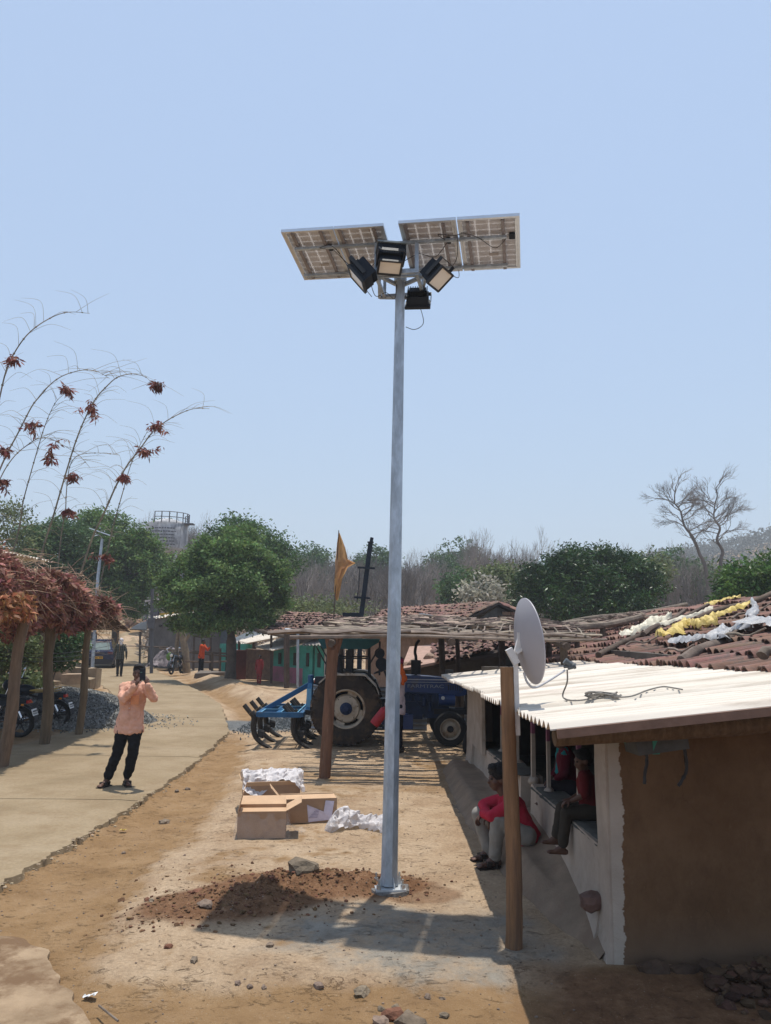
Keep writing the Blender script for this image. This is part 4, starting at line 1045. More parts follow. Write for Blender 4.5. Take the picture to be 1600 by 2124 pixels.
prof = [(0.001, -.055), (.1, -.05), (.2, -.027), (.27, .0), (.30, .018), (.306, .018), (.306, .010), (.272, -.008), (.2, -.035), (.1, -.059), (.001, -.064)]
MB().lathe([(r_, h) for r_, h in prof], (0, 0, 0), 56).mesh
b = MB(); L_ = MB().lathe(prof, (0, 0, 0), 56); b.add([dc + dm @ V((q[0] * .98, q[1] * 1.03, q[2])) for q in L_.v], L_.f); b.build('reflector', DG, dish, smooth=60, world=True)
b = MB(); b.box(dc + dn * -.06, (.03, .05, .14)); b.beam((.965, 5.73, 2.0), dc - dn * .06 + V((0, 0, .03)), .05, .03)
b.box((.94, 5.72, 1.98), (.05, .06, .12), Matrix.Rotation(-.5, 3, 'Y')); b.box((.99, 5.72, 2.02), (.06, .05, .02), Matrix.Rotation(-.6, 3, 'Y'))
b.build('bracket', mat('bracket_white', (.6, .58, .56), rough=.5), dish, smooth=None, world=True)
lnb = V((1.36, 5.80, 1.90))
b = MB(); b.tube(wire([dc - upv * .22 - dn * .06, dc - upv * .30 - dn * .04, dc - upv * .335 + dn * .03, lnb - V((.02, 0, .02))]), .0085, 8); b.build('feed_arm', mat('arm_grey', (.5, .5, .52), rough=.4), dish, smooth=60, world=True)
b = MB(); b.tube([lnb - V((.03, 0, -.005)), lnb + V((.0, 0, .01))], .012, 8); b.tube([lnb + V((-.015, 0, .045)), lnb + V((.02, 0, .02))], .022, 12); b.tube([lnb + V((.0, 0, .0)), lnb + V((.045, 0, .012))], .019, 12); b.tube([lnb + V((-.022, 0, .05)), lnb + V((-.008, 0, .04))], .025, 12); b.tube([lnb + V((.04, 0, .01)), lnb + V((.055, 0, .015))], .023, 12); b.build('feed_horn', mat('lnb_grey', (.09, .10, .105), rough=.5), dish, smooth=60, world=True)
def sh_at(x, y):
    d = _ray(x, y); t = 3.0
    for _ in range(900):
        p = V((0, 0, CAM_H)) + d * t
        if p.z < roofz(p.x, p.y) + .028: return p
        t += .015
    return p
b = MB(); pts = [lnb + V((-.005, 0, -.015)), site(1177, 1415, 5.82), site(1168, 1440, 5.85)] + [sh_at(*q) + V((0, 0, .012)) for q in ((1172, 1453), (1190, 1457), (1215, 1455), (1228, 1450))]
b.tube(wire(pts), .006, 6)
b.tube(wire([sh_at(*q) + V((0, 0, .012)) for q in ((1275, 1450), (1310, 1448), (1345, 1435), (1375, 1428), (1400, 1431), (1416, 1434))]), .006, 6)
cc = sh_at(1252, 1450)
for i in range(9):
    a = r2.uniform(0, 3); b.tube(wire([cc + V((.11 * math.cos(t + a) * r2.uniform(.7, 1.2), .05 * math.sin(t + a) * r2.uniform(.6, 1.4), .012 + .01 * i * .4 + .01 * math.sin(3 * t))) for t in (0, .9, 1.8, 2.7, 3.6, 4.5, 5.4, 6.28)]), .004, 5)
o = b.build('aerial_cable', mat('cable_grey', (.20, .185, .165), rough=.6), None, smooth=60); tag(o, 'grey aerial cable with a tangled coil lying on the pale roof sheets', 'cable')
# ------------------------------------------------------------------ log canopy over the tractor
can = bpy.data.objects.new('log_canopy', None); col.objects.link(can); can.location = (0.9, 14, 0)
tag(can, 'rough open shelter of forked logs and split wood roofing over the blue tractor', 'shelter')
def P(b_, name, m, parent=can, smooth=50): return b_.build(name, m, parent, smooth=smooth, world=True)
REDW = mat('red_log', (0.17, 0.085, 0.05), rough=.8, var=.3, scale=3, bump=.5, bscale=10, stretch=(7, 7, .8), stain=(.27, .18, .12), sscale=1.2, sthr=.6)
b = MB(); b.tube(wire([(-.86, 11.9, -.05), (-.83, 11.9, .6), (-.80, 11.91, 1.3), (-.775, 11.9, 1.86)]), .085, 10, jit=.05)
b.tube([(-.775, 11.9, 1.78), (-.82, 11.9, 1.92), (-.855, 11.9, 2.03)], [.07, .06, .045], 8, jit=.05); b.tube([(-.775, 11.9, 1.78), (-.71, 11.9, 1.92), (-.67, 11.9, 2.05)], [.07, .06, .05], 8, jit=.05)
b.tube([(-.765, 12.1, 1.98), (-.765, 11.76, 1.98)], .06, 10, jit=.06)
P(b, 'forked_post', REDW)
for x, y, zt, r_ in ((2.75, 11.95, 2.0, .06), (-.95, 17.2, 2.25, .06), (1.25, 17.0, 2.2, .07), (1.62, 17.3, 2.2, .05), (2.6, 17.3, 2.2, .075), (.3, 17.3, 2.2, .05), (4.3, 18.2, 2.0, .07), (4.9, 18.0, 2.0, .07)):
    P(MB().tube(wire([(x, y, -.05), (x + .03, y, zt * .5), (x - .01, y, zt)]), [r_ * 1.1] * 6 + [r_] * 7, 9, jit=.06), 'post', DARKW)
cr = random.Random(21)
def cz(x, y): return 2.02 + .055 * (y - 11.9) + .02 * math.sin(x * 1.7) 
for x in (-.78, 1.0, 2.7): P(MB().tube(wire([(x, 11.5, cz(x, 11.5) - .02), (x + .05, 14, cz(x, 14)), (x, 17.6, cz(x, 17.6))]), .055, 9, jit=.08), 'beam', DARKW)
poles = MB
def pole(p, q, r0, r1, m=WOODG, name='pole', flat=1.0):
    p, q = V(p), V(q); pts = [p.lerp(q, i / 7) + V((0, .025 * math.sin(i * 1.7 + p.y), .02 * math.sin(i * 1.1 + p.x))) for i in range(8)]
    P(MB().tube(pts, [r0 + (r1 - r0) * i / 7 for i in range(8)], 8, jit=.1, flat=flat), name, m)
y = 11.62
while y < 14.6:
    x0 = -1.25 + cr.uniform(-.25, .35); x1 = 3.2 + cr.uniform(-.5, .4)
    pole((x0, y, cz(x0, y) + .07), (x1, y + cr.uniform(-.1, .1), cz(x1, y) + .07), cr.uniform(.022, .036), cr.uniform(.018, .03))
    y += cr.uniform(.22, .36)
for k in range(12):
    x = .95 + .19 * k; pole((x + cr.uniform(-.05, .05), 11.75, cz(x, 11.8) + .12), (x + .45 + cr.uniform(-.1, .1), 14.6, cz(x, 14.6) + .12), .016, .012)
# split slabs along the front edge
for (x0, y0, x1, y1, wd, th) in ((-1.75, 11.75, .6, 11.8, .16, .05), (-1.5, 12.0, 1.6, 11.95, .13, .05), (-.9, 12.4, 1.0, 12.2, .15, .05), (-1.2, 12.9, 1.3, 12.8, .14, .04), (.4, 11.7, 3.1, 11.8, .12, .06), (-.8, 13.3, .6, 13.2, .17, .04), (1.2, 12.1, 3.4, 12.2, .1, .04), (-1.35, 12.6, .1, 12.62, .12, .04)):
    pts = [V((x0, y0, cz(x0, y0) + .11)).lerp(V((x1, y1, cz(x1, y1) + .11)), i / 9) + V((0, .02 * math.sin(i * 2.3), .018 * math.sin(i * 1.9 + x0))) for i in range(10)]
    P(MB().tube(pts, [wd / 2 * (1 + cr.uniform(-.15, .15)) for _ in range(10)], 7, jit=.12, flat=.38, twist=.2), 'split_slab', WOODG)
# bark and broken tile cover on the back half
BARK = mat('bark_piece', (0.235, 0.175, 0.135), rough=.9, var=.35, scale=6, bump=.5, rand=.4)
var = [MB().box((0, 0, 0), (cr.uniform(.22, .4), cr.uniform(.06, .11), .025), jit=.012).mesh('bark_piece', BARK, None) for _ in range(5)]
for i in range(285):
    x, y = cr.uniform(-1.0, 3.3), 13.6 + 3.9 * cr.random() 
    M = Matrix.Translation(V((x, y, cz(x, y) + .11 + cr.uniform(0, .06))) - V(can.location)) @ Matrix.Rotation(cr.gauss(.1, .25), 4, 'Z') @ Matrix.Rotation(cr.gauss(0, .08), 4, 'Y') @ Matrix.Rotation(cr.gauss(.06, .1), 4, 'X')
    inst('bark_piece', cr.choice(var), can, M)
b = MB()
for i in range(1300):
    x, y = cr.uniform(-1.0, 3.6), 13.9 + 3.7 * cr.random(); c = V((x, y, cz(x, y) + .09 + cr.uniform(0, .05)))
    b.box(c, (cr.uniform(.12, .35), cr.uniform(.04, .09), .02), Matrix.Rotation(cr.gauss(.1, .4), 3, 'Z') @ Matrix.Rotation(cr.gauss(0, .1), 3, 'Y'))
tag(P(b, 'bark_cover', mat('bark_mass', (0.22, 0.165, 0.13), rough=.9, var=.35, scale=6, bump=.5, island=.4), smooth=None), kind='stuff')

# ------------------------------------------------------------------ tractor
TB = mat('tractor_blue', (0.012, 0.045, 0.16), rough=.32, var=.18, scale=4, bump=.03, spec=.5, stain=(.07, .06, .055), sscale=3, sthr=.62)
TBD = mat('engine_blue', (0.010, 0.026, 0.075), rough=.5, var=.3, scale=8, bump=.15)
CREAM = mat('cream_rim', (0.42, 0.36, 0.28), rough=.55, var=.15, scale=6, bump=.05, stain=(.25, .17, .11), sscale=4, sthr=.56)
TYRE = mat('tyre_rubber', (0.035, 0.027, 0.022), rough=.9, var=.3, scale=7, bump=.3, stain=(.085, .055, .035), sscale=3, sthr=.52)
TYREB = mat('tyre_black', (0.018, 0.018, 0.019), rough=.85, var=.3, scale=7, bump=.3)
IRON = mat('cast_iron', (0.022, 0.022, 0.026), rough=.55, var=.3, bump=.2)
CHROME = mat('chrome', (0.6, 0.6, 0.62), rough=.15, metal=1, var=.03, bump=0)
TEALC = mat('teal_canvas', (0.018, 0.085, 0.095), rough=.7, var=.15, bump=.1)
tr_ = thing('tractor', 'dark blue farm tractor with cream wheels parked under the log shelter', 'tractor', (-0.70, 15.75, 0))
def wheel(parent, c, r_, w_, rim_r, lugs, big=True, side=-1):
    wh = bpy.data.objects.new('wheel', None); col.objects.link(wh); wh.parent = parent; wh.location = c
    b = MB(); h = w_ / 2
    prof = [(rim_r, -h * .75), (rim_r * 1.06, -h * .9), (r_ * .80, -h), (r_ * .93, -h * .86), (r_ * .965, -h * .5), (r_ * .965, h * .5), (r_ * .93, h * .86), (r_ * .8, h), (rim_r * 1.06, h * .9), (rim_r, h * .75)]
    b.lathe(prof, (0, 0, 0), 48, 'Y')
    if big:
        for k in range(lugs):
            for s_ in (-1, 1):
                a = 2 * math.pi * (k + (.5 if s_ > 0 else 0)) / lugs; Rm = Matrix.Rotation(-a, 3, 'Y')
                for q in range(3):
                    a2 = Matrix.Rotation(-(a + .05 * q * 1.1), 3, 'Y')
                    b.box(a2 @ V((0, s_ * h * (.16 + .29 * q), r_ * (.972 - .012 * q))), (.052, h * .33, r_ * .05), a2 @ Matrix.Rotation(-s_ * .5, 3, 'Z'))
                b.box(Rm @ V((.07, s_ * h * .97, r_ * .90)), (.045, .022, r_ * .13), Rm)
    else:
        for k in range(4): b.lathe([(r_ * .965, -h * .5 + k * h * .33 - .01), (r_ * .99, -h * .5 + k * h * .33), (r_ * .965, -h * .5 + k * h * .33 + .01)], (0, 0, 0), 40, 'Y')
    b.build('tyre', TYRE if big else TYREB, wh, smooth=40)
    b = MB()
    b.lathe([(rim_r * 1.03, -h * .78), (rim_r * .97, -h * .80), (rim_r * .90, -h * .6), (rim_r * .88, h * .6), (rim_r * 1.02, h * .78)], (0, 0, 0), 48, 'Y')
    b.build('rim', CREAM, wh, smooth=40)
    b = MB(); dz = side * h * .25
    if big:
        ang = 4
        b.lathe([(.0, dz - side * -.045), (rim_r * .34, dz + side * .045), (rim_r * .40, dz + side * .03), (rim_r * .66, dz + side * .02), (rim_r * .74, dz - side * .03), (rim_r * .75, dz - side * .05)], (0, 0, 0), 48, 'Y')
        for k in range(ang):
            a = 2 * math.pi * k / ang + .4; Rm = Matrix.Rotation(a, 3, 'Y'); b.box(Rm @ V((0, dz - side * .02, rim_r * .82)), (rim_r * .5, .03, rim_r * .2), Rm)
    else:
        b.lathe([(0, dz + side * .03), (rim_r * .55, dz + side * .02), (rim_r * .7, dz - side * .01), (rim_r * .93, dz - side * .04)], (0, 0, 0), 40, 'Y')
    b.build('wheel_disc', CREAM, wh, smooth=40)
    b = MB(); b.lathe([(0, dz + side * .10), (rim_r * .14, dz + side * .10), (rim_r * .2, dz + side * .075), (rim_r * .32, dz + side * .06), (rim_r * .33, dz + side * .04)], (0, 0, 0), 24, 'Y')
    for k in range(8):
        a = 2 * math.pi * k / 8; b.tube([(math.cos(a) * rim_r * .26, dz + side * .05, math.sin(a) * rim_r * .26), (math.cos(a) * rim_r * .26, dz + side * .085, math.sin(a) * rim_r * .26)], .012, 6)
    b.build('hub', TBD if big else IRON, wh, smooth=40)
    if big:
        b = MB()
        for k in range(6):
            a = 2 * math.pi * k / 6 + .2; b.tube([(math.cos(a) * rim_r * .62, dz + side * .015, math.sin(a) * rim_r * .62), (math.cos(a) * rim_r * .62, dz + side * .028, math.sin(a) * rim_r * .62)], .011, 8)
        b.build('hub_bolts', IRON, wh, smooth=40)
    return wh
wheel(tr_, (0, -.70, .69), .69, .34, .36, 18); wheel(tr_, (0, .70, .69), .69, .34, .36, 18, side=1)
wheel(tr_, (1.98, -.60, .325), .325, .18, .195, 0, big=False); wheel(tr_, (1.98, .60, .325), .325, .18, .195, 0, big=False, side=1)
def T(b_, name, m, sm=35): return b_.build(name, m, tr_, smooth=sm)
def extr(prof, y0, y1):
    """closed side profile (x,z) extruded across"""
    n = len(prof); b = MB(); b.add([V((x, y0, z)) for x, z in prof] + [V((x, y1, z)) for x, z in prof], [tuple(range(n - 1, -1, -1)), tuple(range(n, 2 * n))] + [(i, (i + 1) % n, n + (i + 1) % n, n + i) for i in range(n)])
    return b
hood = extr([(.95, .98), (.95, 1.27), (1.0, 1.30), (1.6, 1.275), (2.15, 1.22), (2.29, 1.17), (2.33, 1.08), (2.33, .93), (2.2, .90), (1.2, .96)], -.24, .24)
T(hood, 'hood', TB)
b = MB(); b.box((1.62, -.246, 1.215), (1.25, .012, .018)); b.box((1.62, -.246, 1.165), (1.25, .012, .008)); T(b, 'hood_stripe', mat('silver_stripe', (.42, .45, .5), rough=.4, bump=0), None)
text_part('FARMTRAC', 'hood_lettering', .092, mat('letter_grey', (.26, .29, .34), rough=.5, bump=0), tr_, Matrix.Translation((1.53, -.243, 1.085)) @ Matrix.Rotation(R(90), 4, 'X') @ Matrix.Scale(1.55, 4, (1, 0, 0)), ext=.002)
b = MB()
for k in range(7): b.box((1.98 + .045 * k, -.242, 1.07 - .002 * k), (.02, .008, .1))
T(b, 'hood_louvre', IRON, None)
b = MB(); b.box((2.335, 0, 1.03), (.02, .4, .2)); 
for k in range(9): b.box((2.347, -.18 + .045 * k, 1.03), (.006, .012, .19))
T(b, 'grille', IRON, None)
for s_ in (-1, 1): T(MB().lathe([(0, .03), (.05, .025), (.065, 0)], (2.34, s_ * .13, 1.1), 20, 'X'), 'headlight', LENS, 40)
b = MB(); b.box((1.45, 0, .74), (1.0, .34, .40)); b.box((1.2, 0, .62), (.55, .42, .34)); b.box((1.75, 0, .62), (.5, .30, .3))
for k in range(4): b.box((1.2 + .17 * k, -.2, .86), (.12, .1, .12)); b.tube([(1.2 + .17 * k, -.24, .84), (1.2 + .17 * k, -.24, .95)], .018, 8)
b.tube([(1.15, -.22, .96), (1.85, -.22, .93)], .03, 8); b.tube(wire([(1.3, -.25, .92), (1.35, -.29, .8), (1.5, -.27, .7), (1.7, -.25, .78)]), .012, 6)
b.tube([(1.5, -.28, .72), (1.5, -.28, .86)], .05, 12); b.tube([(1.62, -.27, .62), (1.62, -.27, .78)], .04, 12)
T(b, 'engine', TBD, 40)
b = MB(); b.tube([(1.78, -.29, .83), (2.1, -.29, .83)], .115, 20); T(b, 'fuel_filter_drum', TB, 40)
T(MB().lathe([(0, -.02), (.035, -.018), (.036, 0)], (1.86, -.40, .88), 16, 'Y'), 'gauge', mat('gauge_white', (.6, .62, .62), bump=0), 40)
b = MB(); b.box((.45, 0, .62), (.95, .36, .42)); b.box((0, 0, .66), (.42, 1.0, .34)); b.tube([(0, -.62, .69), (0, .62, .69)], .09, 16); b.box((.0, 0, .9), (.35, .4, .16)); T(b, 'gearbox', IRON, 40)
b = MB(); b.box((1.98, 0, .44), (.16, .95, .10)); b.tube([(1.98, -.52, .33), (1.98, -.52, .56)], .035, 8); b.tube([(1.98, .52, .33), (1.98, .52, .56)], .035, 8); b.box((1.98, 0, .56), (.3, .26, .2)); T(b, 'front_axle', IRON, None)
b = MB(); b.box((2.46, 0, .67), (.24, .56, .20)); b.box((2.38, 0, .8), (.07, .44, .3)); b.beam((1.7, -.17, .60), (2.5, -.17, .60), .05, .1); b.beam((1.7, .17, .60), (2.5, .17, .60), .05, .1); T(b, 'front_weight', IRON, None)
b = MB(); b.box((.98, -.36, .42), (.6, .22, .26)); b.box((.98, -.36, .56), (.42, .16, .03)); T(b, 'fuel_tank', TB, None)
b = MB(); b.box((.72, -.52, .36), (.42, .26, .025)); b.box((.72, -.42, .46), (.03, .03, .3)); b.box((.72, .52, .36), (.42, .26, .025)); T(b, 'footboard', IRON, None)
# fenders: bent sheets over the rear wheels
for s_ in (-1, 1):
    for part_, wd, m_, off in (('fender', .34, mat('fender_cream', (.40, .37, .32), rough=.5, var=.12, stain=(.2, .14, .1), sscale=4), 0),):
        pr = [(-.52, 1.18), (-.35, 1.33), (-.30, 1.345), (.30, 1.345), (.36, 1.33), (.56, 1.14), (.62, .98)]
        b = MB(); n = len(pr); vs = []
        for x, z in pr:
            for yy in (s_ * .52, s_ * .88): vs.append(V((x, yy, z)))
        for x, z in pr:
            for yy in (s_ * .52, s_ * .88): vs.append(V((x, yy, z - .035)))
        k = 2 * n; f = []
        for i in range(n - 1):
            a = 2 * i; f += [(a, a + 1, a + 3, a + 2), (k + a + 1, k + a, k + a + 2, k + a + 3), (a + 1, k + a + 1, k + a + 3, a + 3), (a, a + 2, k + a + 2, k + a)]
        f += [(0, k, k + 1, 1), (2 * n - 2, 2 * n - 1, k + 2 * n - 1, k + 2 * n - 2)]
        b.add(vs, f); b.build('fender', m_, tr_, smooth=None)
        b = MB(); b.add([V((-.5, s_ * .53, 1.15)), V((-.3, s_ * .53, 1.33)), V((.32, s_ * .53, 1.33)), V((.58, s_ * .53, .95)), V((.5, s_ * .53, .6)), V((-.1, s_ * .53, .62))], [(0, 1, 2, 3, 4, 5), (5, 4, 3, 2, 1, 0)]); b.build('fender_side', TBD, tr_, smooth=None)
b = MB(); b.box((-.05, 0, 1.12), (.42, .46, .10)); b.box((-.27, 0, 1.32), (.09, .44, .42), Matrix.Rotation(-.2, 3, 'Y')); b.box((0, 0, 1.0), (.3, .3, .2)); T(b, 'seat', BLKP, None)
b = MB(); b.tube([(.86, 0, 1.0), (.72, 0, 1.36)], .022, 8)
b.v += []; 
for k in range(24):
    a, a2 = 2 * math.pi * k / 24, 2 * math.pi * (k + 1) / 24; q = Matrix.Rotation(-.35, 3, 'Y')
    b.tube([V((.70, 0, 1.38)) + q @ V((.2 * math.cos(a), .2 * math.sin(a), 0)), V((.70, 0, 1.38)) + q @ V((.2 * math.cos(a2), .2 * math.sin(a2), 0))], .014, 6)
b.tube([V((.70, -.19, 1.38)), V((.70, .19, 1.38))], .01, 6); T(b, 'steering_wheel', BLKP, 50)
b = MB(); b.box((.90, 0, 1.16), (.14, .42, .34)); T(b, 'dashboard', IRON, None)
for q in (.55, .66): T(MB().tube(wire([(q, -.24, .85), (q - .05, -.3, 1.05), (q - .12, -.31, 1.18)]), .009, 6).ell((q - .12, -.31, 1.2), .02), 'lever', IRON, 50)
# roll frame, canopy and gear hung on it
b = MB()
for s_ in (-1, 1):
    b.tube([(-.42, s_ * .5, 1.3), (-.38, s_ * .5, 1.86)], .022, 8); b.tube([(.42, s_ * .5, 1.2), (.40, s_ * .5, 1.86)], .022, 8); b.tube([(-.40, s_ * .5, 1.62), (.41, s_ * .5, 1.62)], .014, 8)
    b.tube([(-.62, s_ * .5, 1.84), (-.42, s_ * .5, 1.5)], .014, 8); b.tube([(.62, s_ * .5, 1.84), (.42, s_ * .5, 1.5)], .014, 8)
    b.box((.02, s_ * .47, 1.5), (.12, .05, .55)); b.box((-.2, s_ * .47, 1.45), (.16, .04, .42), taper=.4)
b.tube([(-.42, -.5, 1.82), (-.42, .5, 1.82)], .02, 8); b.tube([(.42, -.5, 1.82), (.42, .5, 1.82)], .02, 8); T(b, 'roll_frame', IRON, 40)
b = extr([(-.48, 1.80), (-.58, 1.99), (.62, 1.99), (.60, 1.93), (.38, 1.80)], -.66, .66); T(b, 'sunshade', TEALC, None)
b = MB(); b.tube([(.62, -.5, 1.72), (.62, -.42, 1.72)], .10, 16); b.tube([(.66, -.52, 1.52), (.66, -.4, 1.52)], .12, 16); b.tube([(.62, -.45, 1.3), (.62, -.45, 1.95)], .018, 6); T(b, 'horn_speaker', BLKP, 40)
b = MB(); b.tube(wire([(1.35, .05, 1.28), (1.35, .05, 1.62), (1.33, .05, 1.74), (1.36, .05, 1.90), (1.42, .05, 1.98)]), .03, 10); b.tube([(1.35, .05, 1.30), (1.35, .05, 1.58)], .10, 14); T(b, 'exhaust', IRON, 40)
b = MB(); b.tube([(2.02, .05, 1.24), (2.02, .05, 1.30)], .05, 12); b.tube([(2.02, .05, 1.30), (2.02, .05, 1.40)], .085, 14); T(b, 'air_cleaner', mat('grey_cap', (.12, .12, .12), bump=0), 40)
b = MB(); b.box((-.5, -.74, 1.22), (.2, .14, .12)); T(b, 'tail_lamp_box', BLKP, None)
T(MB().box((-.605, -.74, 1.2), (.02, .1, .07)), 'tail_lamp', mat('lamp_red_dark', (.3, .03, .02), rough=.3, bump=0), None)

# ------------------------------------------------------------------ cultivator behind it
CB = mat('implement_blue', (0.018, 0.095, 0.21), rough=.4, var=.2, scale=6, bump=.05, stain=(.10, .12, .15), sscale=5, sthr=.6)
CBT = mat('worn_light_blue', (0.16, 0.38, 0.55), rough=.45, var=.2, bump=0)
TINE = mat('tine_dark', (0.035, 0.032, 0.03), rough=.5, var=.3, bump=.2, metal=.3)
cv = thing('cultivator', 'light blue spring tine cultivator frame standing behind the tractor wheel', 'cultivator', (-1.95, 15.5, 0))
def C(b_, name, m, sm=None): return b_.build(name, m, cv, smooth=sm)
b = MB(); zf = .60
for x in (-.36, -.0, .44): b.beam((x, -.85, zf), (x, .85, zf), .07, .08)
for y in (-.85, -.3, .3, .85): b.beam((-.36, y, zf), (.44, y, zf), .06, .09)
b.beam((-.05, -.28, zf + .045), (-.05, .28, zf + .045), .05, .02)
C(b, 'frame', CB)
b = MB()
for x in (-.30, .06, .37): b.beam((x, -.83, zf + .048), (x, .83, zf + .048), .02, .006)
for y in (-.32, .28): b.beam((-.33, y, zf + .049), (.42, y, zf + .049), .02, .006)
b.box((.52, -.28, .86), (.09, .015, .34)); C(b, 'worn_edge', CBT)
for y in (-.25, .25):
    C(MB().beam((-.32, y, zf + .03), (.50, y * .3, zf + .50), .05, .09), 'brace', CB)
    C(MB().beam((.50, y, zf - .02), (.52, y * .35, zf + .52), .09, .045), 'mast', CB)
C(MB().tube([(.52, 0, zf + .50), (.52, 0, zf + .68)], .06, 12), 'top_pin', CB, 40)
C(MB().tube([(.55, 0, zf + .54), (1.15, .1, zf + .35)], .022, 8), 'top_link', IRON, 40)
for y in (-.42, .42): C(MB().beam((.45, y, zf + .01), (1.2, y * .8, zf - .08), .06, .09), 'lower_link', IRON)
for x, y in ((-.42, -.75), (-.42, .0), (-.42, .75), (.32, -.75), (.32, -.35), (.32, .38), (.32, .78)):
    pts = [(x - .08, y, zf + .03), (x - .02, y, zf - .06), (x - .03, y, zf - .25), (x + .02, y, zf - .42), (x + .15, y, zf - .54), (x + .27, y, zf - .59)]
    b = MB(); w2 = wire(pts); b.tube(w2, [.085 - .045 * i / len(w2) for i in range(len(w2))], 8, flat=.8)
    b.box((x + .26, y, .03), (.2, .09, .02), Matrix.Rotation(.5, 3, 'Y'), taper=.5)
    b.tube([(x - .1, y, zf + .02), (x - .22, y, zf + .16)], .045, 6)
    for k in range(5): b.tube([(x + .05, y + .03, zf - .3 - .02 * k), (x + .16, y + .03, zf - .33 - .02 * k)], .035, 6)
    C(b, 'tine', TINE, 40)

# ------------------------------------------------------------------ corrugated iron standing behind
IRONS = mat('zinc_sheet', (0.40, 0.42, 0.44), rough=.45, metal=.5, var=.2, scale=3, bump=.05)
def zinc(x0, x1, y, z0, z1, label):
    b = MB(); n = int((z1 - z0) / .1 * 10)
    f = lambda s_: (lambda u, v: V((x0 + (x1 - x0) * v, y + .022 * math.sin(2 * math.pi * (z0 + (z1 - z0) * u) / .1) + s_, z0 + (z1 - z0) * u)))
    b.grid(f(0), n, 2); b.grid(f(.004), n, 2)
    for e in (0, 1): b.grid(lambda u, v: f(0)(u, e).lerp(f(.004)(u, e), v), n, 1); b.grid(lambda u, v: f(0)(e, u).lerp(f(.004)(e, u), v), 2, 1)
    o = b.build('corrugated_sheet', IRONS, None, smooth=60); center(o); tag(o, label, 'metal sheet', 'corrugated iron sheets standing behind the tractor')
zinc(-1.55, -.55, 17.05, .03, 1.12, 'upright corrugated iron sheet behind the big rear tractor wheel')
zinc(-.2, .95, 17.15, .03, .95, 'upright corrugated iron sheet behind the middle of the tractor')
zinc(1.75, 2.9, 17.1, .03, 1.05, 'upright corrugated iron sheet behind the front tractor wheel')
# old tyre leaning near the house wall
t_ = MB(); t_.lathe([(.19, -.06), (.22, -.085), (.28, -.09), (.325, -.05), (.33, 0), (.325, .05), (.28, .09), (.22, .085), (.19, .06), (.2, 0), (.19, -.06)], (0, 0, 0), 36, 'Y')
o = t_.build('old_tyre', TYREB, None, smooth=50); o.location = (1.66, 14.35, .27); o.rotation_euler = (R(20), R(10), R(62)); tag(o, 'old black tyre leaning between the tractor front wheel and the lime washed wall', 'tyre')

# ------------------------------------------------------------------ cartons and packing
CARD = mat('cardboard', (0.335, 0.205, 0.12), rough=.85, var=.1, scale=3, bump=.1, c2=(.37, .24, .15), stain=(.27, .17, .11), sscale=2.5, sthr=.6)
CARDI = mat('cardboard_inside', (0.50, 0.33, 0.20), rough=.85, var=.08, bump=.05)
FILM = mat('clear_film', (0.80, 0.78, 0.76), rough=.25, var=.1, scale=9, bump=.6, bscale=14, alpha=.11, spec=.7)
FOAM = mat('foam_wrap', (0.66, 0.62, 0.61), rough=.45, var=.1, scale=10, bump=.7, bscale=16, spec=.7, alpha=.78)
def carton(name, loc, rz, L, W, H_, label, flaps, t=.006, closed=False):
    o = thing(name, label, 'cardboard box', loc, rz, 'opened cartons on the yard')
    sides = [((0, -W / 2, H_ / 2), (L, t, H_)), ((0, W / 2, H_ / 2), (L, t, H_)), ((-L / 2, 0, H_ / 2), (t, W - .012, H_)), ((L / 2, 0, H_ / 2), (t, W - .012, H_)), ((0, 0, t / 2 + .001), (L - .01, W - .01, t))]
    b = MB()
    for c, d in sides: b.box(c, d)
    b.build('box_shell', CARD, o, smooth=None)
    for (e, ang, dl) in flaps:          # edge, angle from upright outward, length
        b = MB(); a = R(ang)
        if e in '-y+y':
            s_ = -1 if e == '-y' else 1; d = V((0, s_ * math.sin(a), math.cos(a))); p0 = V((0, s_ * W / 2, H_)); n_ = V((0, math.cos(a), -s_ * math.sin(a))); wl = L * .98
            hx = V((wl / 2, 0, 0))
        else:
            s_ = -1 if e == '-x' else 1; d = V((s_ * math.sin(a), 0, math.cos(a))); p0 = V((s_ * L / 2, 0, H_)); n_ = V((math.cos(a), 0, -s_ * math.sin(a))); hx = V((0, W * .49, 0))
        q = [p0 - hx, p0 + hx, p0 + hx * .97 + d * dl, p0 - hx * .97 + d * dl]
        b.add([k + n_ * .003 for k in q] + [k - n_ * .003 for k in q], [(0, 1, 2, 3), (7, 6, 5, 4), (0, 4, 5, 1), (1, 5, 6, 2), (2, 6, 7, 3), (3, 7, 4, 0)])
        b.build('flap', CARDI, o, smooth=None)
    return o
c1 = carton('cardboard_box', (-1.27, 8.62, .0), R(6), .50, .34, .27, 'nearest open carton with upright left flap and clear film round its sides', [('-y', 175, .0001), ('-x', -14, .20), ('+y', 68, .16), ('+x', 62, .18)])
MB().box((0, 0, .235), (.49, .33, .004)).build('flap', CARDI, c1, smooth=None)
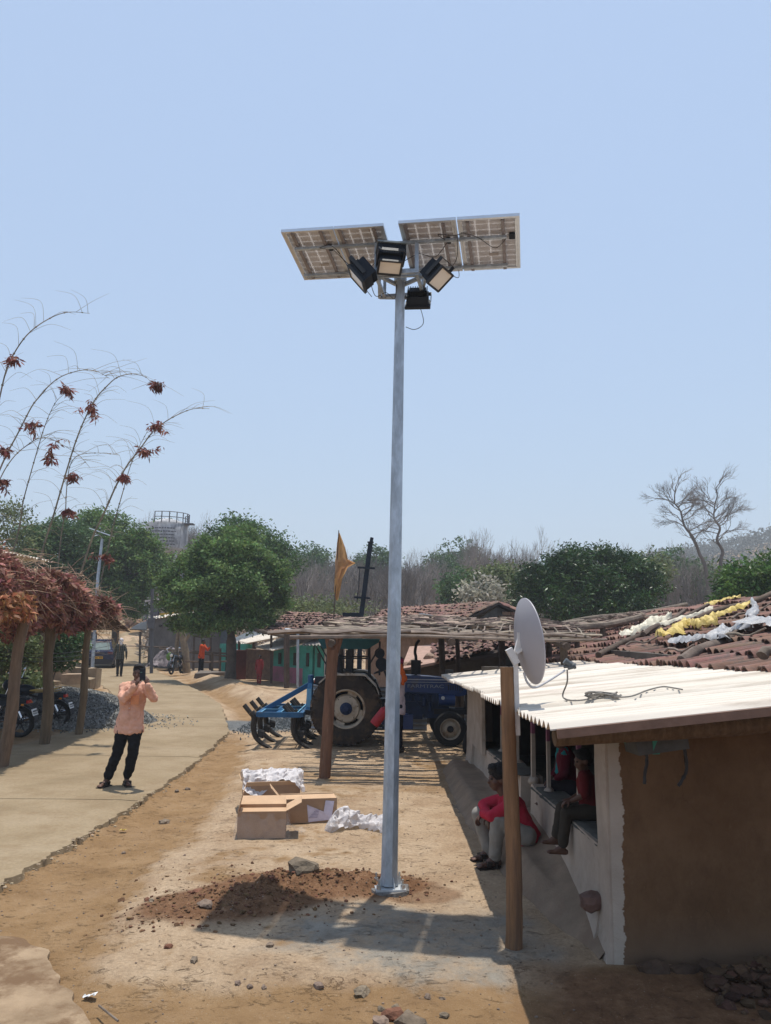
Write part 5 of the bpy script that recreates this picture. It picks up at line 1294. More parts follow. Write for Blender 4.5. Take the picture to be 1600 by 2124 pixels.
def film(name, cx, cy, L, W, z0, z1, rz, label, flare, m=FILM, parent=None, loc=(0, 0, 0)):
    b = MB(); N = 72; Mz = 14
    def fn(u, v):
        a = u * 4; k = int(a) % 4; f = a - int(a) if u < 1 else 0; 
        cs = [(-L / 2, -W / 2), (L / 2, -W / 2), (L / 2, W / 2), (-L / 2, W / 2)]
        x, y = cs[k][0] + (cs[(k + 1) % 4][0] - cs[k][0]) * f, cs[k][1] + (cs[(k + 1) % 4][1] - cs[k][1]) * f
        z = z1 + (z0 - z1) * v; e = 1 + flare * v + .05
        q = .018 * (mn.noise(V((x * 12, y * 12, z * 6))) + .5)
        return V((x * e + q, y * e + q, z + .012 * mn.noise(V((x * 9, y * 9, 1)))))
    b.grid(fn, N, Mz); o = b.build(name, m, parent, smooth=25); return o
film('clear_film', 0, 0, .50, .34, .0, .25, 0, '', .16, parent=c1)
c2 = carton('cardboard_box', (-.86, 9.28, .0), R(12), .64, .30, .26, 'long carton lying behind with a torn shipping label on its front', [('-x', 40, .16), ('-y', -83, .15), ('+y', -80, .14)])
b = MB(); b.add([V((-.0, -.157, .01)), V((.26, -.160, .03)), V((.29, -.158, .23)), V((.19, -.161, .24)), (.17, -.165, .12), (.05, -.163, .17), (-.02, -.158, .2)], [tuple(range(7))])
b.build('shipping_label', mat('label_lilac', (.56, .52, .62), rough=.6, bump=.1), c2, smooth=None)
b = MB()
for k in range(6): b.box((.05 + .01 * k, -.1665, .06 + .016 * k), (.10 - .01 * k, .0006, .0035))
b.build('label_print', mat('label_ink', (.2, .17, .3), bump=0), c2, smooth=None)
c3 = carton('cardboard_box', (-1.36, 9.85, .0), R(14), .66, .36, .30, 'farthest carton with white foam film spilling over its top', [('-x', 30, .1), ('-y', 20, .05)])
def crumple(name, fn, nu, nv, m, label, cat='packing film', sm=22, amp=.02, parent=None, sc_=9, wm=True):
    b = MB()
    def g(u, v):
        p = V(fn(u, v)); k = mn.noise(p * sc_) * amp + mn.noise(p * sc_ * 2.7) * amp * .55 + abs(mn.noise(p * sc_ * 1.6 + V((5, 5, 5)))) * amp
        return p + V((k * .7, -k * .6, k))
    b.grid(g, nu, nv); o = b.build(name, m, parent, smooth=sm)
    if parent is None and wm: center(o)
    return tag(o, label, cat) if label else o
q3 = Matrix.Translation((-1.36, 9.85, 0)) @ Matrix.Rotation(R(14), 4, 'Z')
crumple('foam_film', lambda u, v: q3 @ V((-.36 + .74 * u, -.20 + .52 * v - .05 * (1 - v) * math.sin(u * 9), .36 + .07 * math.sin(v * 3.1) - .20 * max(0, .22 - v) * 4 * (.5 + .5 * math.sin(u * 7)) - .12 * max(0, v - .85) * 6)), 60, 40, FOAM, 'white crumpled foam film heaped over the farthest carton', amp=.035)
MB().box((0, 0, 0), (.5, .035, .03), jit=.004)
# long heap of bubble film beside the pole
def heap(u, v):
    a = math.pi * v; t = u
    cxh = -.62 + .78 * t; cyh = 8.85 + .10 * math.sin(t * 5) + .12 * t; wd = .15 + .05 * math.sin(t * 7 + 1) ; hh = .10 + .075 * math.sin(t * 4.4 + .4) ** 2
    e = min(1, t * 9) ** .5 * min(1, (1 - t) * 9) ** .5
    return V((cxh, cyh + math.cos(a) * wd * e, .01 + math.sin(a) * hh * e))
crumple('bubble_film', heap, 110, 36, FOAM, 'long heap of shiny white bubble film on the ground left of the pole', amp=.045, sm=20, sc_=8)
crumple('clear_film', lambda u, v: V((-1.02 + .2 * u, 8.62 + .14 * v, .02 + .10 * (1 - u) ** 2)), 20, 14, FILM, 'loose tail of clear film trailing from the nearest carton', amp=.03)
for i, (x, y, m_, lb, s_) in enumerate(((186, 2056, WPL, 'crumpled white paper scrap near the bottom left slab', .035), (255, 1713, YPL, 'small yellow wrapper on the dirt beside the road edge', .035))):
    p = siteZ(x, y); crumple('litter_scrap', lambda u, v: V((p.x - s_ + 2 * s_ * u, p.y - s_ * .7 + 1.4 * s_ * v, gz(p.x, p.y) + .02)), 12, 12, m_, lb, 'litter', amp=.03, sc_=20)
o = MB().tube([siteZ(205, 2086, .01), siteZ(245, 2118, .02)], .006, 6, jit=.1).build('twig', WOODG, None); center(o); tag(o, 'thin dry twig lying near the bottom left slab', 'twig')
# ------------------------------------------------------------------ people
SKIN = mat('brown_skin', (0.105, 0.052, 0.034), rough=.55, var=.1, scale=6, bump=0, spec=.35)
HAIR = mat('black_hair', (0.008, 0.007, 0.007), rough=.6, var=.3, scale=40, bump=.8, bscale=90)
def cloth(name, c, **k): return mat(name, c, rough=.9, var=.12, scale=7, bump=.15, bscale=60, spec=.15, **k)
def basis(f, up=(0, 0, 1)):
    f = V(f).normalized(); x = f.cross(V(up)).normalized(); z = x.cross(f)
    return Matrix((x, f, z)).transposed()
def hand(b, w_, d, n, s=1.0, curl=.9, side=1):
    """palm and five bent fingers from wrist w_; d points along the hand, n out of the palm"""
    d = V(d).normalized(); n = V(n); n = (n - d * n.dot(d)).normalized(); x = d.cross(n) * side
    b.cap(w_ + d * .02 * s, w_ + d * .075 * s + x * .018 * s, .021 * s, .017 * s, 8); b.cap(w_ + d * .02 * s, w_ + d * .075 * s - x * .018 * s, .021 * s, .017 * s, 8)
    for k, (off, L) in enumerate(((-.030, .060), (-.010, .074), (.011, .078), (.031, .070))):
        p = w_ + d * .082 * s + x * off * s; a = 0
        for q, seg in enumerate((.45, .32, .23)):
            a += curl * (.5 if q == 0 else .9); e = p + (d * math.cos(a) + n * math.sin(a)) * L * seg * s
            b.cap(p, e, (.0095 - .001 * q) * s, (.0085 - .001 * q) * s, 6); p = e
    p = w_ + d * .03 * s + x * .028 * s; e = p + (d * .5 + x * .6 + n * .5).normalized() * .04 * s; b.cap(p, e, .012 * s, .0105 * s, 6); b.cap(e, e + (d * .8 + n * .6).normalized() * .03 * s, .0105 * s, .009 * s, 6)
def person(label, base, j, s=1.0, face=(0, -1, 0), hup=(0, 0, 1), shirt=None, pants=None, sleeve=1.0, leg=1.0, hair='short', shoe=None, vox=.011, hands=True, skin=None, hcurl=.9, wr=.012, group=None, scarf=None, belly=0, shirt_len=.12, tuck=0, foot_dir=None, hn=None):
    root = thing('person', label, 'person', base, 0, group)
    k = {a: V(q) for a, q in j.items()}
    b = MB(); ax = (k['shR'] - k['shL']).normalized()
    hipx = (k['hipR'] - k['hipL']).normalized()
    pel, che = (k['hipL'] + k['hipR']) / 2, (k['shL'] + k['shR']) / 2
    up = (che - pel).normalized(); fw = up.cross(ax).normalized() * -1
    if fw.dot(V(face)) < 0 and abs(fw.dot(V(face))) > .3: fw = -fw
    def torso(b, g, low=0.0):
        pe = pel - up * low
        for q in (-1, 1):
            b.cap(pe + hipx * q * .065 * s, pel.lerp(che, .45) + ax * q * .055 * s, (.095 + g) * s, (.085 + g) * s, 12)
            b.cap(pel.lerp(che, .4) + ax * q * .06 * s, che + ax * q * .075 * s - up * .06 * s, (.085 + g) * s, (.095 + g) * s, 12)
        b.cap(k['shL'] - ax * -.01, k['shR'] - ax * .01, (.055 + g * .8) * s, (.055 + g * .8) * s, 10)
        b.cap(che - up * .03 * s, che + up * .03 * s, (.08 + g * .5) * s, (.06 + g * .5) * s, 10)
    torso(b, 0)
    b.cap(che, k['head'] - V(hup) * .06 * s, .056 * s, .052 * s)
    for q in 'LR':
        b.cap(k['sh' + q], k['el' + q], .047 * s, .038 * s); b.cap(k['el' + q], k['wr' + q], .038 * s, .026 * s)
        b.cap(k['hip' + q], k['kn' + q], .082 * s, .055 * s); b.cap(k['kn' + q], k['an' + q], .054 * s, .036 * s)
        fd = V(foot_dir[q] if isinstance(foot_dir, dict) else (foot_dir or (face[0], face[1], 0))).normalized(); a = k['an' + q]
        heel = a - fd * .035 * s + V((0, 0, -.045 * s)); toe = a + fd * .15 * s + V((0, 0, -.06 * s))
        b.cap(heel, toe, .034 * s, .024 * s); b.cap(a, a + fd * .07 * s - V((0, 0, .04 * s)), .036 * s, .03 * s)
        for t in range(5):
            sd = fd.cross(V((0, 0, 1))); b.cap(toe + sd * (t - 2) * .015 * s, toe + sd * (t - 2) * .017 * s + fd * (.035 - .004 * abs(t - 1)) * s, .011 * s, .009 * s, 6)
        if hands:
            dd = (k['wr' + q] - k['el' + q]).normalized()
            hd = V(j.get('hd' + q, dd)); hand(b, k['wr' + q], hd, (hn or {}).get(q, (-ax if q == 'R' else ax)), s, hcurl, 1 if q == 'R' else -1)
        else: b.cap(k['wr' + q], k['wr' + q] + (k['wr' + q] - k['el' + q]).normalized() * .1 * s, .03 * s, .02 * s)
    hb = basis(face, hup); H = k['head']
    def hp(x, y, z): return H + hb @ V((x * s, y * s, z * s))
    E_ = lambda c, r_: b.ell(hp(*c), V(r_) * s, 14, 10, hb)
    E_((0, -.012, .03), (.074, .092, .095)); E_((0, .028, -.015), (.062, .064, .082)); E_((0, .045, -.07), (.043, .042, .036)); E_((0, .082, .032), (.048, .014, .012))
    b.cap(hp(0, .088, .012), hp(0, .106, -.020), .010 * s, .015 * s, 8); E_((0, .092, -.048), (.024, .013, .007)); E_((0, .090, -.058), (.02, .013, .007))
    for q in (-1, 1): E_((q * .075, -.006, -.008), (.011, .022, .032)); E_((q * .045, .055, -.02), (.02, .025, .02))
    skn = skin or SKIN
    remesh(b, 'body', skn, root, vox * .8, 2, world=True)
    for q in (-1, 1):
        e = bpy.data.objects.new('eye', MB().ell(root.matrix_world.translation * 0 + hp(q * .029, .082, .014) - root.location, .0125 * s, 8, 6).mesh('eye', mat('eye_dark', (.05, .04, .035), rough=.2, bump=0), 180)); col.objects.link(e); e.parent = root
    if hair:
        h = MB()
        if hair == 'short': h.ell(hp(0, -.024, .052), V((.084, .098, .088)) * s, 18, 12, hb); h.ell(hp(0, -.055, -.0), V((.078, .06, .075)) * s, 14, 10, hb); h.ell(hp(0, .035, .105), V((.062, .048, .03)) * s, 12, 8, hb)
        if hair == 'curly': h.ell(hp(0, -.024, .062), V((.098, .108, .092)) * s, 18, 12, hb); h.ell(hp(0, -.058, .0), V((.088, .066, .075)) * s, 14, 10, hb); h.ell(hp(0, .05, .108), V((.07, .05, .036)) * s, 12, 8, hb)
        if hair == 'curly':
            for t in range(60): 
                d = V((rnd.gauss(0, 1), rnd.gauss(-.3, 1), abs(rnd.gauss(.4, .8)))).normalized(); h.ell(hp(d.x * .09, -.02 + d.y * .1, .055 + d.z * .085), .017 * s, 6, 4)
        remesh(h, 'hair', HAIR, root, vox * .8, 1, wr=.006 if hair == 'short' else .012, wscale=40, world=True)
    if pants:
        p = MB()
        for q in 'LR':
            kk = k['kn' + q]; aa = kk.lerp(k['an' + q], leg)
            p.cap(k['hip' + q] + up * .02 * s, kk, (.100) * s, .068 * s, 12); p.cap(kk, aa, .068 * s, (.052 + .006 * leg) * s, 12)
        for q in (-1, 1): p.cap(pel + hipx * q * .06 * s - up * .02 * s, pel + hipx * q * .06 * s + up * .10 * s, .104 * s, .10 * s, 12)
        remesh(p, 'trousers', pants, root, vox, 2, wr=wr, wscale=9, world=True, seed=3)
    if shirt:
        p = MB(); torso(p, .018, 0)
        fwx = ax.cross(up).normalized(); n_ = 20; rings = [(.20, .150, .118), (.08, .175, .128), (-.04, .192, .138), (-shirt_len, .190, .138)]
        vs = [pel + up * h_ * s + (hipx if h_ < .1 else ax) * math.cos(6.2832 * t / n_) * rx * s + fwx * math.sin(6.2832 * t / n_) * ry * s for h_, rx, ry in rings for t in range(n_)]
        p.add(vs, [(i * n_ + t, i * n_ + (t + 1) % n_, (i + 1) * n_ + (t + 1) % n_, (i + 1) * n_ + t) for i in range(3) for t in range(n_)] + [tuple(range(n_ - 1, -1, -1)), tuple(3 * n_ + t for t in range(n_))])
        for q in 'LR':
            el = k['el' + q]; p.cap(k['sh' + q], el, .062 * s, .053 * s, 12)
            if sleeve > .55: p.cap(el, el.lerp(k['wr' + q], (sleeve - .5) * 2 * .96), .053 * s, .040 * s, 12)
        remesh(p, 'shirt', shirt, root, vox, 2, wr=wr, wscale=11, world=True, seed=9)
    if shoe:
        for q in 'LR':
            fd = V(foot_dir[q] if isinstance(foot_dir, dict) else (foot_dir or (face[0], face[1], 0))).normalized(); a = k['an' + q]; sd = fd.cross(V((0, 0, 1)))
            p = MB(); c = a + fd * .055 * s + V((0, 0, -.088 * s)); m_ = Matrix((sd, fd, V((0, 0, 1)))).transposed()
            p.box(c, (.088 * s, .25 * s, .022 * s), m_); p.box(a + fd * .075 * s - V((0, 0, .045 * s)), (.098 * s, .045 * s, .045 * s), m_); p.box(a + fd * .0 * s - V((0, 0, .055 * s)), (.09 * s, .03 * s, .05 * s), m_)
            p.build('sandal', shoe, root, smooth=None, world=True)
    return root, hp, k
SAND = mat('sandal_dark', (.03, .022, .018), rough=.6, bump=.1)
# 1 the man photographing us from the road
Yp = 11.08
S = lambda x, y, d=0: site(x, y, Yp + d)
zg = 0.0
j = dict(hipL=S(280, 1504), hipR=S(258, 1504), shL=S(302, 1424, -.02), shR=S(257, 1426, -.02), elL=S(319, 1449, -.16), elR=S(255, 1452, -.18), wrL=S(306, 1421, -.30), wrR=S(281, 1424, -.30),
         knL=S(277, 1560, -.05), knR=S(244, 1562, -.04), anL=S(263, 1612, .05), anR=S(222, 1618, -.05), head=S(288, 1397), hdL=V((-.35, -.05, .9)), hdR=V((.35, -.05, .9)))
for q in 'LR': j['an' + q].z = zg + .09
PEACH = cloth('peach_shirt', (0.62, 0.33, 0.22), c2=(.66, .37, .27))
r_, hp, k = person('man in a peach shirt and black trousers standing on the road taking a photo', (-3.62, 11.08, zg), j, s=1.0, face=(.05, -1, -.05), shirt=PEACH, pants=cloth('black_trousers', (.010, .010, .012)), leg=.86, shoe=SAND, vox=.011, hcurl=.8, foot_dir={'L': (.45, -.8, 0), 'R': (-.25, -.9, 0)}, hn={'L': (-.6, .7, 0), 'R': (.6, .7, 0)}, shirt_len=.10, wr=.028)
b = MB(); c = S(296, 1399, -.34)
b.box(c, (.078, .010, .155), Matrix.Rotation(.12, 3, 'X')); o = b.build('mobile_phone', BLKP, None, smooth=None); center(o); tag(o, 'dark mobile phone held up in both hands by the man in the peach shirt', 'phone')
q = MB().box(V((-.018, -.007, .125)), (.026, .004, .045)).build('camera_bump', mat('lens_green', (.12, .25, .22), rough=.2, bump=0), o, smooth=None)
MB().box(k['shL'].lerp(k['hipL'], .33) + V((-.055, -.135, 0)), (.11, .012, .12)).build('shirt_pocket', cloth('peach_pocket', (.66, .28, .14)), r_, smooth=None, world=True)
b = MB(); mid = (k['shL'] + k['shR']) / 2; hm_ = (k['hipL'] + k['hipR']) / 2
for t in range(7): b.ell(mid.lerp(hm_, .12 + .14 * t) + V((.0, -.145 + .01 * t, 0)), (.007, .005, .007), 8, 5)
b.build('shirt_buttons', WPL, r_, world=True)
b = MB()
for s_ in (-1, 1): b.add([mid + V((s_ * .01, -.10, .02)), mid + V((s_ * .085, -.055, .085)), mid + V((s_ * .07, -.12, .01)), mid + V((s_ * .025, -.135, -.035))], [(0, 1, 2, 3), (3, 2, 1, 0)])
b.build('collar', PEACH, r_, smooth=None, world=True)
MB().lathe([(.036, -.012), (.038, 0), (.036, .012)], k['wrR'].lerp(k['elR'], .08), 14, 'Z').build('wrist_watch', CHROME, r_, world=True)
# 2 man in a red shirt squatting on the plinth behind the front post
Yp = 7.62
j = dict(hipL=S(1090, 1733, .12), hipR=S(1093, 1738, -.12), shL=S(1046, 1658, .17), shR=S(1066, 1664, -.17), elL=S(1003, 1670, .20), elR=S(1022, 1694, -.14), wrL=S(1012, 1690, .02), wrR=S(1003, 1688, .0),
         knL=S(993, 1688, .20), knR=S(1033, 1700, -.14), anL=S(1014, 1772, .16), anR=S(1027, 1785, -.08), head=S(1036, 1616, .02), hdL=V((.2, -.4, -.5)), hdR=V((-.4, .3, -.5)))
j['anL'].z = gz(1.0, 7.8) + .09; j['anR'].z = gz(1.0, 7.5) + .09
REDS = cloth('red_shirt', (0.38, 0.022, 0.045))
person('man in a red shirt and grey trousers squatting on the plinth behind the log post', (1.12, 7.6, 0.0), j, s=1.0, face=(-1, -.12, -.08), shirt=REDS, pants=cloth('grey_trousers', (.24, .225, .20)), leg=.95, hair='curly', shoe=SAND, vox=.010, foot_dir=(-.9, -.35, 0), shirt_len=.05, hn={'L': (0, 0, -1), 'R': (0, 0, -1)})
# 3 boy on the parapet
Yp = 6.62
j = dict(hipL=S(1226, 1684, .10), hipR=S(1230, 1690, -.08), shL=S(1219, 1612, .12), shR=S(1212, 1612, -.12), elL=S(1206, 1646, .16), elR=S(1214, 1648, -.15), wrL=S(1184, 1658, .12), wrR=S(1186, 1662, -.10),
         knL=S(1166, 1676, .10), knR=S(1176, 1686, -.08), anL=S(1154, 1738, .10), anR=S(1167, 1758, -.06), head=S(1210, 1578, 0), hdL=V((-.9, 0, -.2)), hdR=V((-.9, 0, -.2)))
person('barefoot child in a dark red top sitting on the verandah parapet', (1.72, 6.6, .66), j, s=.72, face=(-1, -.15, -.25), shirt=cloth('maroon_top', (.11, .014, .016)), pants=cloth('olive_trousers', (.045, .038, .03)), sleeve=.45, leg=.88, hair='short', vox=.009, foot_dir=(-1, -.1, .1), shirt_len=.04, hn={'L': (0, 0, -1), 'R': (0, 0, -1)})
# 4 seated woman with a teal scarf in the shade
Yp = 8.15
j = dict(hipL=S(1182, 1640, .15), hipR=S(1186, 1640, -.15), shL=S(1170, 1562, .17), shR=S(1176, 1564, -.17), elL=S(1158, 1598, .2), elR=S(1172, 1604, -.2), wrL=S(1140, 1618, .1), wrR=S(1146, 1622, -.1),
         knL=S(1140, 1628, .12), knR=S(1144, 1630, -.12), anL=S(1138, 1655, .1), anR=S(1140, 1655, -.1), head=S(1166, 1533, 0))
w_, hp, k = person('person in a crimson top with a teal scarf sitting in the verandah', (1.95, 8.15, .26), j, s=.85, face=(-1, -.3, -.1), shirt=cloth('crimson_top', (.10, .010, .02)), pants=cloth('dark_skirt', (.03, .025, .03)), sleeve=.8, leg=.9, hair='short', vox=.012, hands=False)
p = MB(); p.cap(k['shL'] + V((-.02, 0, .04)), k['shL'].lerp(k['hipL'], .9) + V((-.10, -.02, 0)), .05, .06, 12); p.cap(k['shL'], k['shR'], .06, .05, 12)
remesh(p, 'scarf', cloth('teal_scarf', (.02, .17, .18)), w_, .012, 2, wr=.02, wscale=16, world=True)
# 5 man at the tractor, half hidden behind the pole
Yp = 14.35
j = dict(hipL=S(826, 1468, .09), hipR=S(826, 1468, -.09), shL=S(829, 1404, .17), shR=S(829, 1406, -.17), elL=S(834, 1436, .2), elR=S(818, 1438, -.24), wrL=S(828, 1462, .1), wrR=S(802, 1462, -.24),
         knL=S(828, 1513, .09), knR=S(826, 1512, -.09), anL=S(829, 1546, .1), anR=S(828, 1550, -.1), head=S(829, 1378, 0))
m_, hp, k = person('man in pale pink shirt and orange scarf standing at the tractor behind the pole', (.23, 14.35, 0), j, s=.98, face=(.4, .8, -.2), shirt=cloth('pink_white_shirt', (.50, .40, .43), c2=(.6, .5, .52)), pants=cloth('navy_trousers', (.012, .013, .022)), leg=.95, hair='short', shoe=SAND, vox=.013, foot_dir=(.3, .8, 0))
p = MB(); p.ell(hp(0, -.02, .05), V((.088, .10, .085)), 14, 10); remesh(p, 'cap', cloth('pink_cap', (.34, .03, .08)), m_, .012, 1, world=True)
p = MB(); p.cap(hp(.04, -.05, -.03), k['shR'] + V((.08, 0, -.02)), .045, .06, 10); p.cap(k['shR'] + V((.06, 0, 0)), k['shR'] + V((.06, -.02, -.1)), .05, .03, 10); remesh(p, 'scarf', cloth('orange_scarf', (.55, .10, .015)), m_, .012, 1, wr=.015, wscale=18, world=True)
b = MB(); a_, b2 = S(776, 1503, -.3), S(803, 1468, -.3); d = (b2 - a_).normalized()
b.tube([a_, a_ + d * .03, b2 - d * .06, b2, b2 + d * .05], [.085, .09, .085, .03, .03], 14); o = b.build('red_can', mat('red_paint', (.36, .02, .03), rough=.4, bump=.02), None, smooth=40); center(o); tag(o, 'red fuel can tilted beside the rear tractor wheel', 'can')
# 6 man in dark check shirt walking up the road
SP = lambda x, y, d=0: site(x, y, Yp + d)
def standing(label, x, y, Yd, hpx, face, **kw):
    """upright figure placed by its feet; hpx is nothing but its height in metres"""
    p = siteZ(x, y, gz(siteZ(x, y).x, Yd, False)) ; p = site(x, y, Yd); p.z = z0 = far_rise(p.x, Yd) + (0 if interp(ROAD_L, Yd) < p.x < interp(ROAD_R, Yd) else -.02)
    f = V(face).normalized(); sx = f.cross(V((0, 0, 1))); s = hpx / 1.72
    def q(a, b_, c): return p + sx * a * s + f * b_ * s + V((0, 0, c * s))
    st = kw.pop('stride', .12); lean = kw.pop('lean', 0)
    arms = kw.pop('arms', ((-.26, .08, 1.12), (-.27, .16, .88), (.26, -.05, 1.12), (.27, .0, .86)))
    j = dict(hipL=q(-.09, 0, .92), hipR=q(.09, 0, .92), shL=q(-.18, lean, 1.42), shR=q(.18, lean, 1.42), elL=q(*arms[0]), wrL=q(*arms[1]), elR=q(*arms[2]), wrR=q(*arms[3]),
             knL=q(-.09, st * .6, .50), knR=q(.09, -st * .2, .49), anL=q(-.09, st, .09), anR=q(.09, -st, .09), head=q(0, lean * 1.3 + .01, 1.60))
    return person(label, p, j, s=s, face=face, vox=.018, hands=False, **kw)
def check_mat():
    m = cloth('check_shirt', (.035, .04, .034)); n, l = m.node_tree.nodes, m.node_tree.links
    P_ = n.new('ShaderNodeTexCoord').outputs['Object']; w1 = n.new('ShaderNodeTexWave'); w1.bands_direction = 'Z'; w1.inputs['Scale'].default_value = 4.2; l.new(P_, w1.inputs['Vector'])
    w2 = n.new('ShaderNodeTexWave'); w2.inputs['Scale'].default_value = 3.4; l.new(P_, w2.inputs['Vector'])
    mx = n.new('ShaderNodeMath'); mx.operation = 'MAXIMUM'; l.new(w1.outputs['Fac'], mx.inputs[0]); l.new(w2.outputs['Fac'], mx.inputs[1])
    r = ramp(n, l, mx.outputs[0], [(.9, (.028, .032, .03)), (.97, (.13, .14, .12))]); l.new(r, n['Principled BSDF'].inputs['Base Color']); return m
w6, hp, k = standing('man in dark checked shirt, white cloth on his head, walking beside the car', 247, 1403, 35.3, 1.66, (-.25, 1, 0), shirt=check_mat(), pants=cloth('dark_trousers', (.02, .02, .02)), leg=.95, shoe=SAND, shirt_len=.14, stride=.14)
p = MB(); p.ell(hp(0, -.01, .04), V((.10, .115, .115)), 14, 10); p.cap(hp(0, -.06, -.03), hp(0, -.09, -.12), .085, .07, 10); remesh(p, 'head_cloth', cloth('white_cloth', (.55, .52, .52)), w6, .018, 1, wr=.02, wscale=12, world=True)
standing('man in an orange shirt and black trousers standing by the rail fence', 416, 1402, 36.9, 1.68, (1, -.2, 0), shirt=cloth('orange_shirt', (.56, .075, .02)), pants=cloth('black_trousers', (.010, .010, .012)), leg=.96, hair='short', shoe=SAND, stride=.04, lean=.05, shirt_len=.10, arms=((-.2, .22, 1.2), (-.1, .36, 1.34), (.22, .05, 1.14), (.24, .1, .88)))
standing('man in a navy shirt and blue jeans standing on the road beyond the car', 192, 1346, 58, 1.65, (-.6, .8, 0), shirt=cloth('navy_shirt', (.02, .028, .05)), pants=cloth('blue_jeans', (.03, .07, .16)), leg=.96, shoe=SAND, stride=.05, arms=((-.2, .15, 1.2), (-.12, .22, 1.45), (.24, 0, 1.12), (.26, .0, .86)))
standing('small figure in a red dress standing at the doorway of the brick hut', 538, 1398, 31.5, 1.15, (-.3, -1, 0), shirt=cloth('red_dress', (.22, .03, .03)), pants=cloth('red_skirt', (.2, .03, .03)), stride=.03, shirt_len=.3)
# ------------------------------------------------------------------ leaf-covered shelter, left
LEAFR = leafmat('dry_red_leaf', (0.205, 0.07, 0.052), tr=.25, island=.5, c2=(.40, .205, .155))
LEAFO = leafmat('dry_orange_leaf', (0.29, 0.10, 0.04), tr=.3, island=.4, c2=(.42, .22, .11))
STRAW = mat('dry_stalk', (0.36, 0.25, 0.17), rough=.8, bump=0, island=.3)
lc = bpy.data.objects.new('leaf_shelter', None); col.objects.link(lc); lc.location = (-7.5, 14.5, 0)
tag(lc, 'shelter roofed with dried red brown leaves on crooked posts at the left edge', 'shelter')
BARKP = mat('brown_post', (0.13, 0.087, 0.056), rough=.88, var=.3, scale=4, bump=.5, bscale=12, stretch=(5, 5, .8), rand=.25)
def lpost(b0, y0, t0, r0, r1=None, z1=None):
    p = siteZ(*b0, y0); q = site(*t0, p.y)
    MBp = MB().tube(wire([p + V((0, 0, -.05)), p.lerp(q, .33) + V((.03, 0, 0)), p.lerp(q, .7) - V((.02, 0, 0)), q]), [r0] * 9 + [r0 * .9] * 10, 9, jit=.06)
    return MBp.build('post', BARKP, lc, smooth=50, world=True)
for a in (((3, 1590), 0, (50, 1285), .095), ((92, 1543), 0, (106, 1290), .10), ((163, 1523), 0, (186, 1290), .075), ((82, 1452), 0, (92, 1290), .09), ((140, 1426), 0, (155, 1300), .07), ((88, 1460), 0, (120, 1300), .04)): lpost(*a)
rg = np.random.default_rng(8)
def zt(y): return np.interp(y, [11, 13, 15, 16.5, 17.6, 19], [3.35, 3.25, 3.06, 2.85, 2.60, 2.3])
def xr(y): return np.interp(y, [11, 15, 17.6, 19], [-5.55, -5.66, -5.85, -6.1])
N = 46000
y = rg.uniform(11.3, 18.4, N); u = rg.random(N); kind = rg.random(N)
x = xr(y) - 0.05 - np.where(kind < .55, rg.exponential(.18, N), rg.uniform(0, 3.6, N))
top = zt(y) - .30 * np.exp(-((xr(y) - x)) / .35) + .10 * np.sin(x * 3.1 + y * 2.3) + .07 * np.sin(y * 7.1)
fr = 2.26 + .16 * np.clip(y - 15.4, 0, 2) + .10 * np.sin(y * 3.3) + .10 * np.sin(y * 8.7 + 1) - .16 * (np.sin(y * 2.1 + .5) > .6)
depth = np.where(kind < .55, (top - fr) * rg.random(N), rg.exponential(.12, N))
z = top - depth
x = x + np.where(kind < .55, -.25 * (depth / (top - fr)) ** 2, 0) + .08 * np.sin(z * 9 + y * 4)
keep = z > fr - .05
c = np.stack([x, y, z], 1)[keep]
v, f = leaves_np(c, .125, rg, aspect=.36, droop=.55)
cen = np.array(lc.location)
tag(npmesh('dried_leaves', v - cen, f, LEAFR, lc), kind='stuff')
c2 = np.stack([rg.uniform(-6.0, -5.5, 1500), rg.uniform(11.2, 12.3, 1500), rg.uniform(2.3, 2.65, 1500)], 1)
v, f = leaves_np(c2, .13, rg, aspect=.36, droop=.6); tag(npmesh('orange_leaves', v - cen, f, LEAFO, lc), kind='stuff')
b = MB()
for i in range(700):
    yy = rnd.uniform(11.4, 18); xx = float(xr(yy)) - .05 - rnd.expovariate(4); zz = float(zt(yy)) - rnd.uniform(-.08, .75)
    d = V((rnd.gauss(0, .5), rnd.gauss(0, .6), rnd.gauss(-.15, .35))).normalized() * rnd.uniform(.15, .5)
    p = V((xx, yy, zz)); b.tube([p, p + d * .5 + V((0, 0, .02)), p + d], [.006, .002], 4)
tag(b.build('leaf_stalks', STRAW, lc, smooth=None, world=True), kind='stuff')
b = MB(); b.grid(lambda u, v: V((-9.4 + 3.5 * u, 11.4 + 6.8 * v, float(zt(11.4 + 6.8 * v)) - .42 + .05 * math.sin(u * 9 + v * 13))), 10, 14); b.build('thatch_shade_mat', mat('thatch_shade', (.06, .032, .022), bump=.5), lc, world=True)  # dark mat added inside the leaf roof to darken its underside
for yy in (12.9, 14.8, 16.3): MB().tube([(-9.2, yy, 2.42), (-5.9, yy, 2.40)], .05, 8, jit=.1).build('beam', BARKP, lc, world=True)
for xx in (-6.2, -7.9): MB().tube([(xx, 11.4, 2.48), (xx, 18, 2.36)], .05, 8, jit=.1).build('beam', BARKP, lc, world=True)
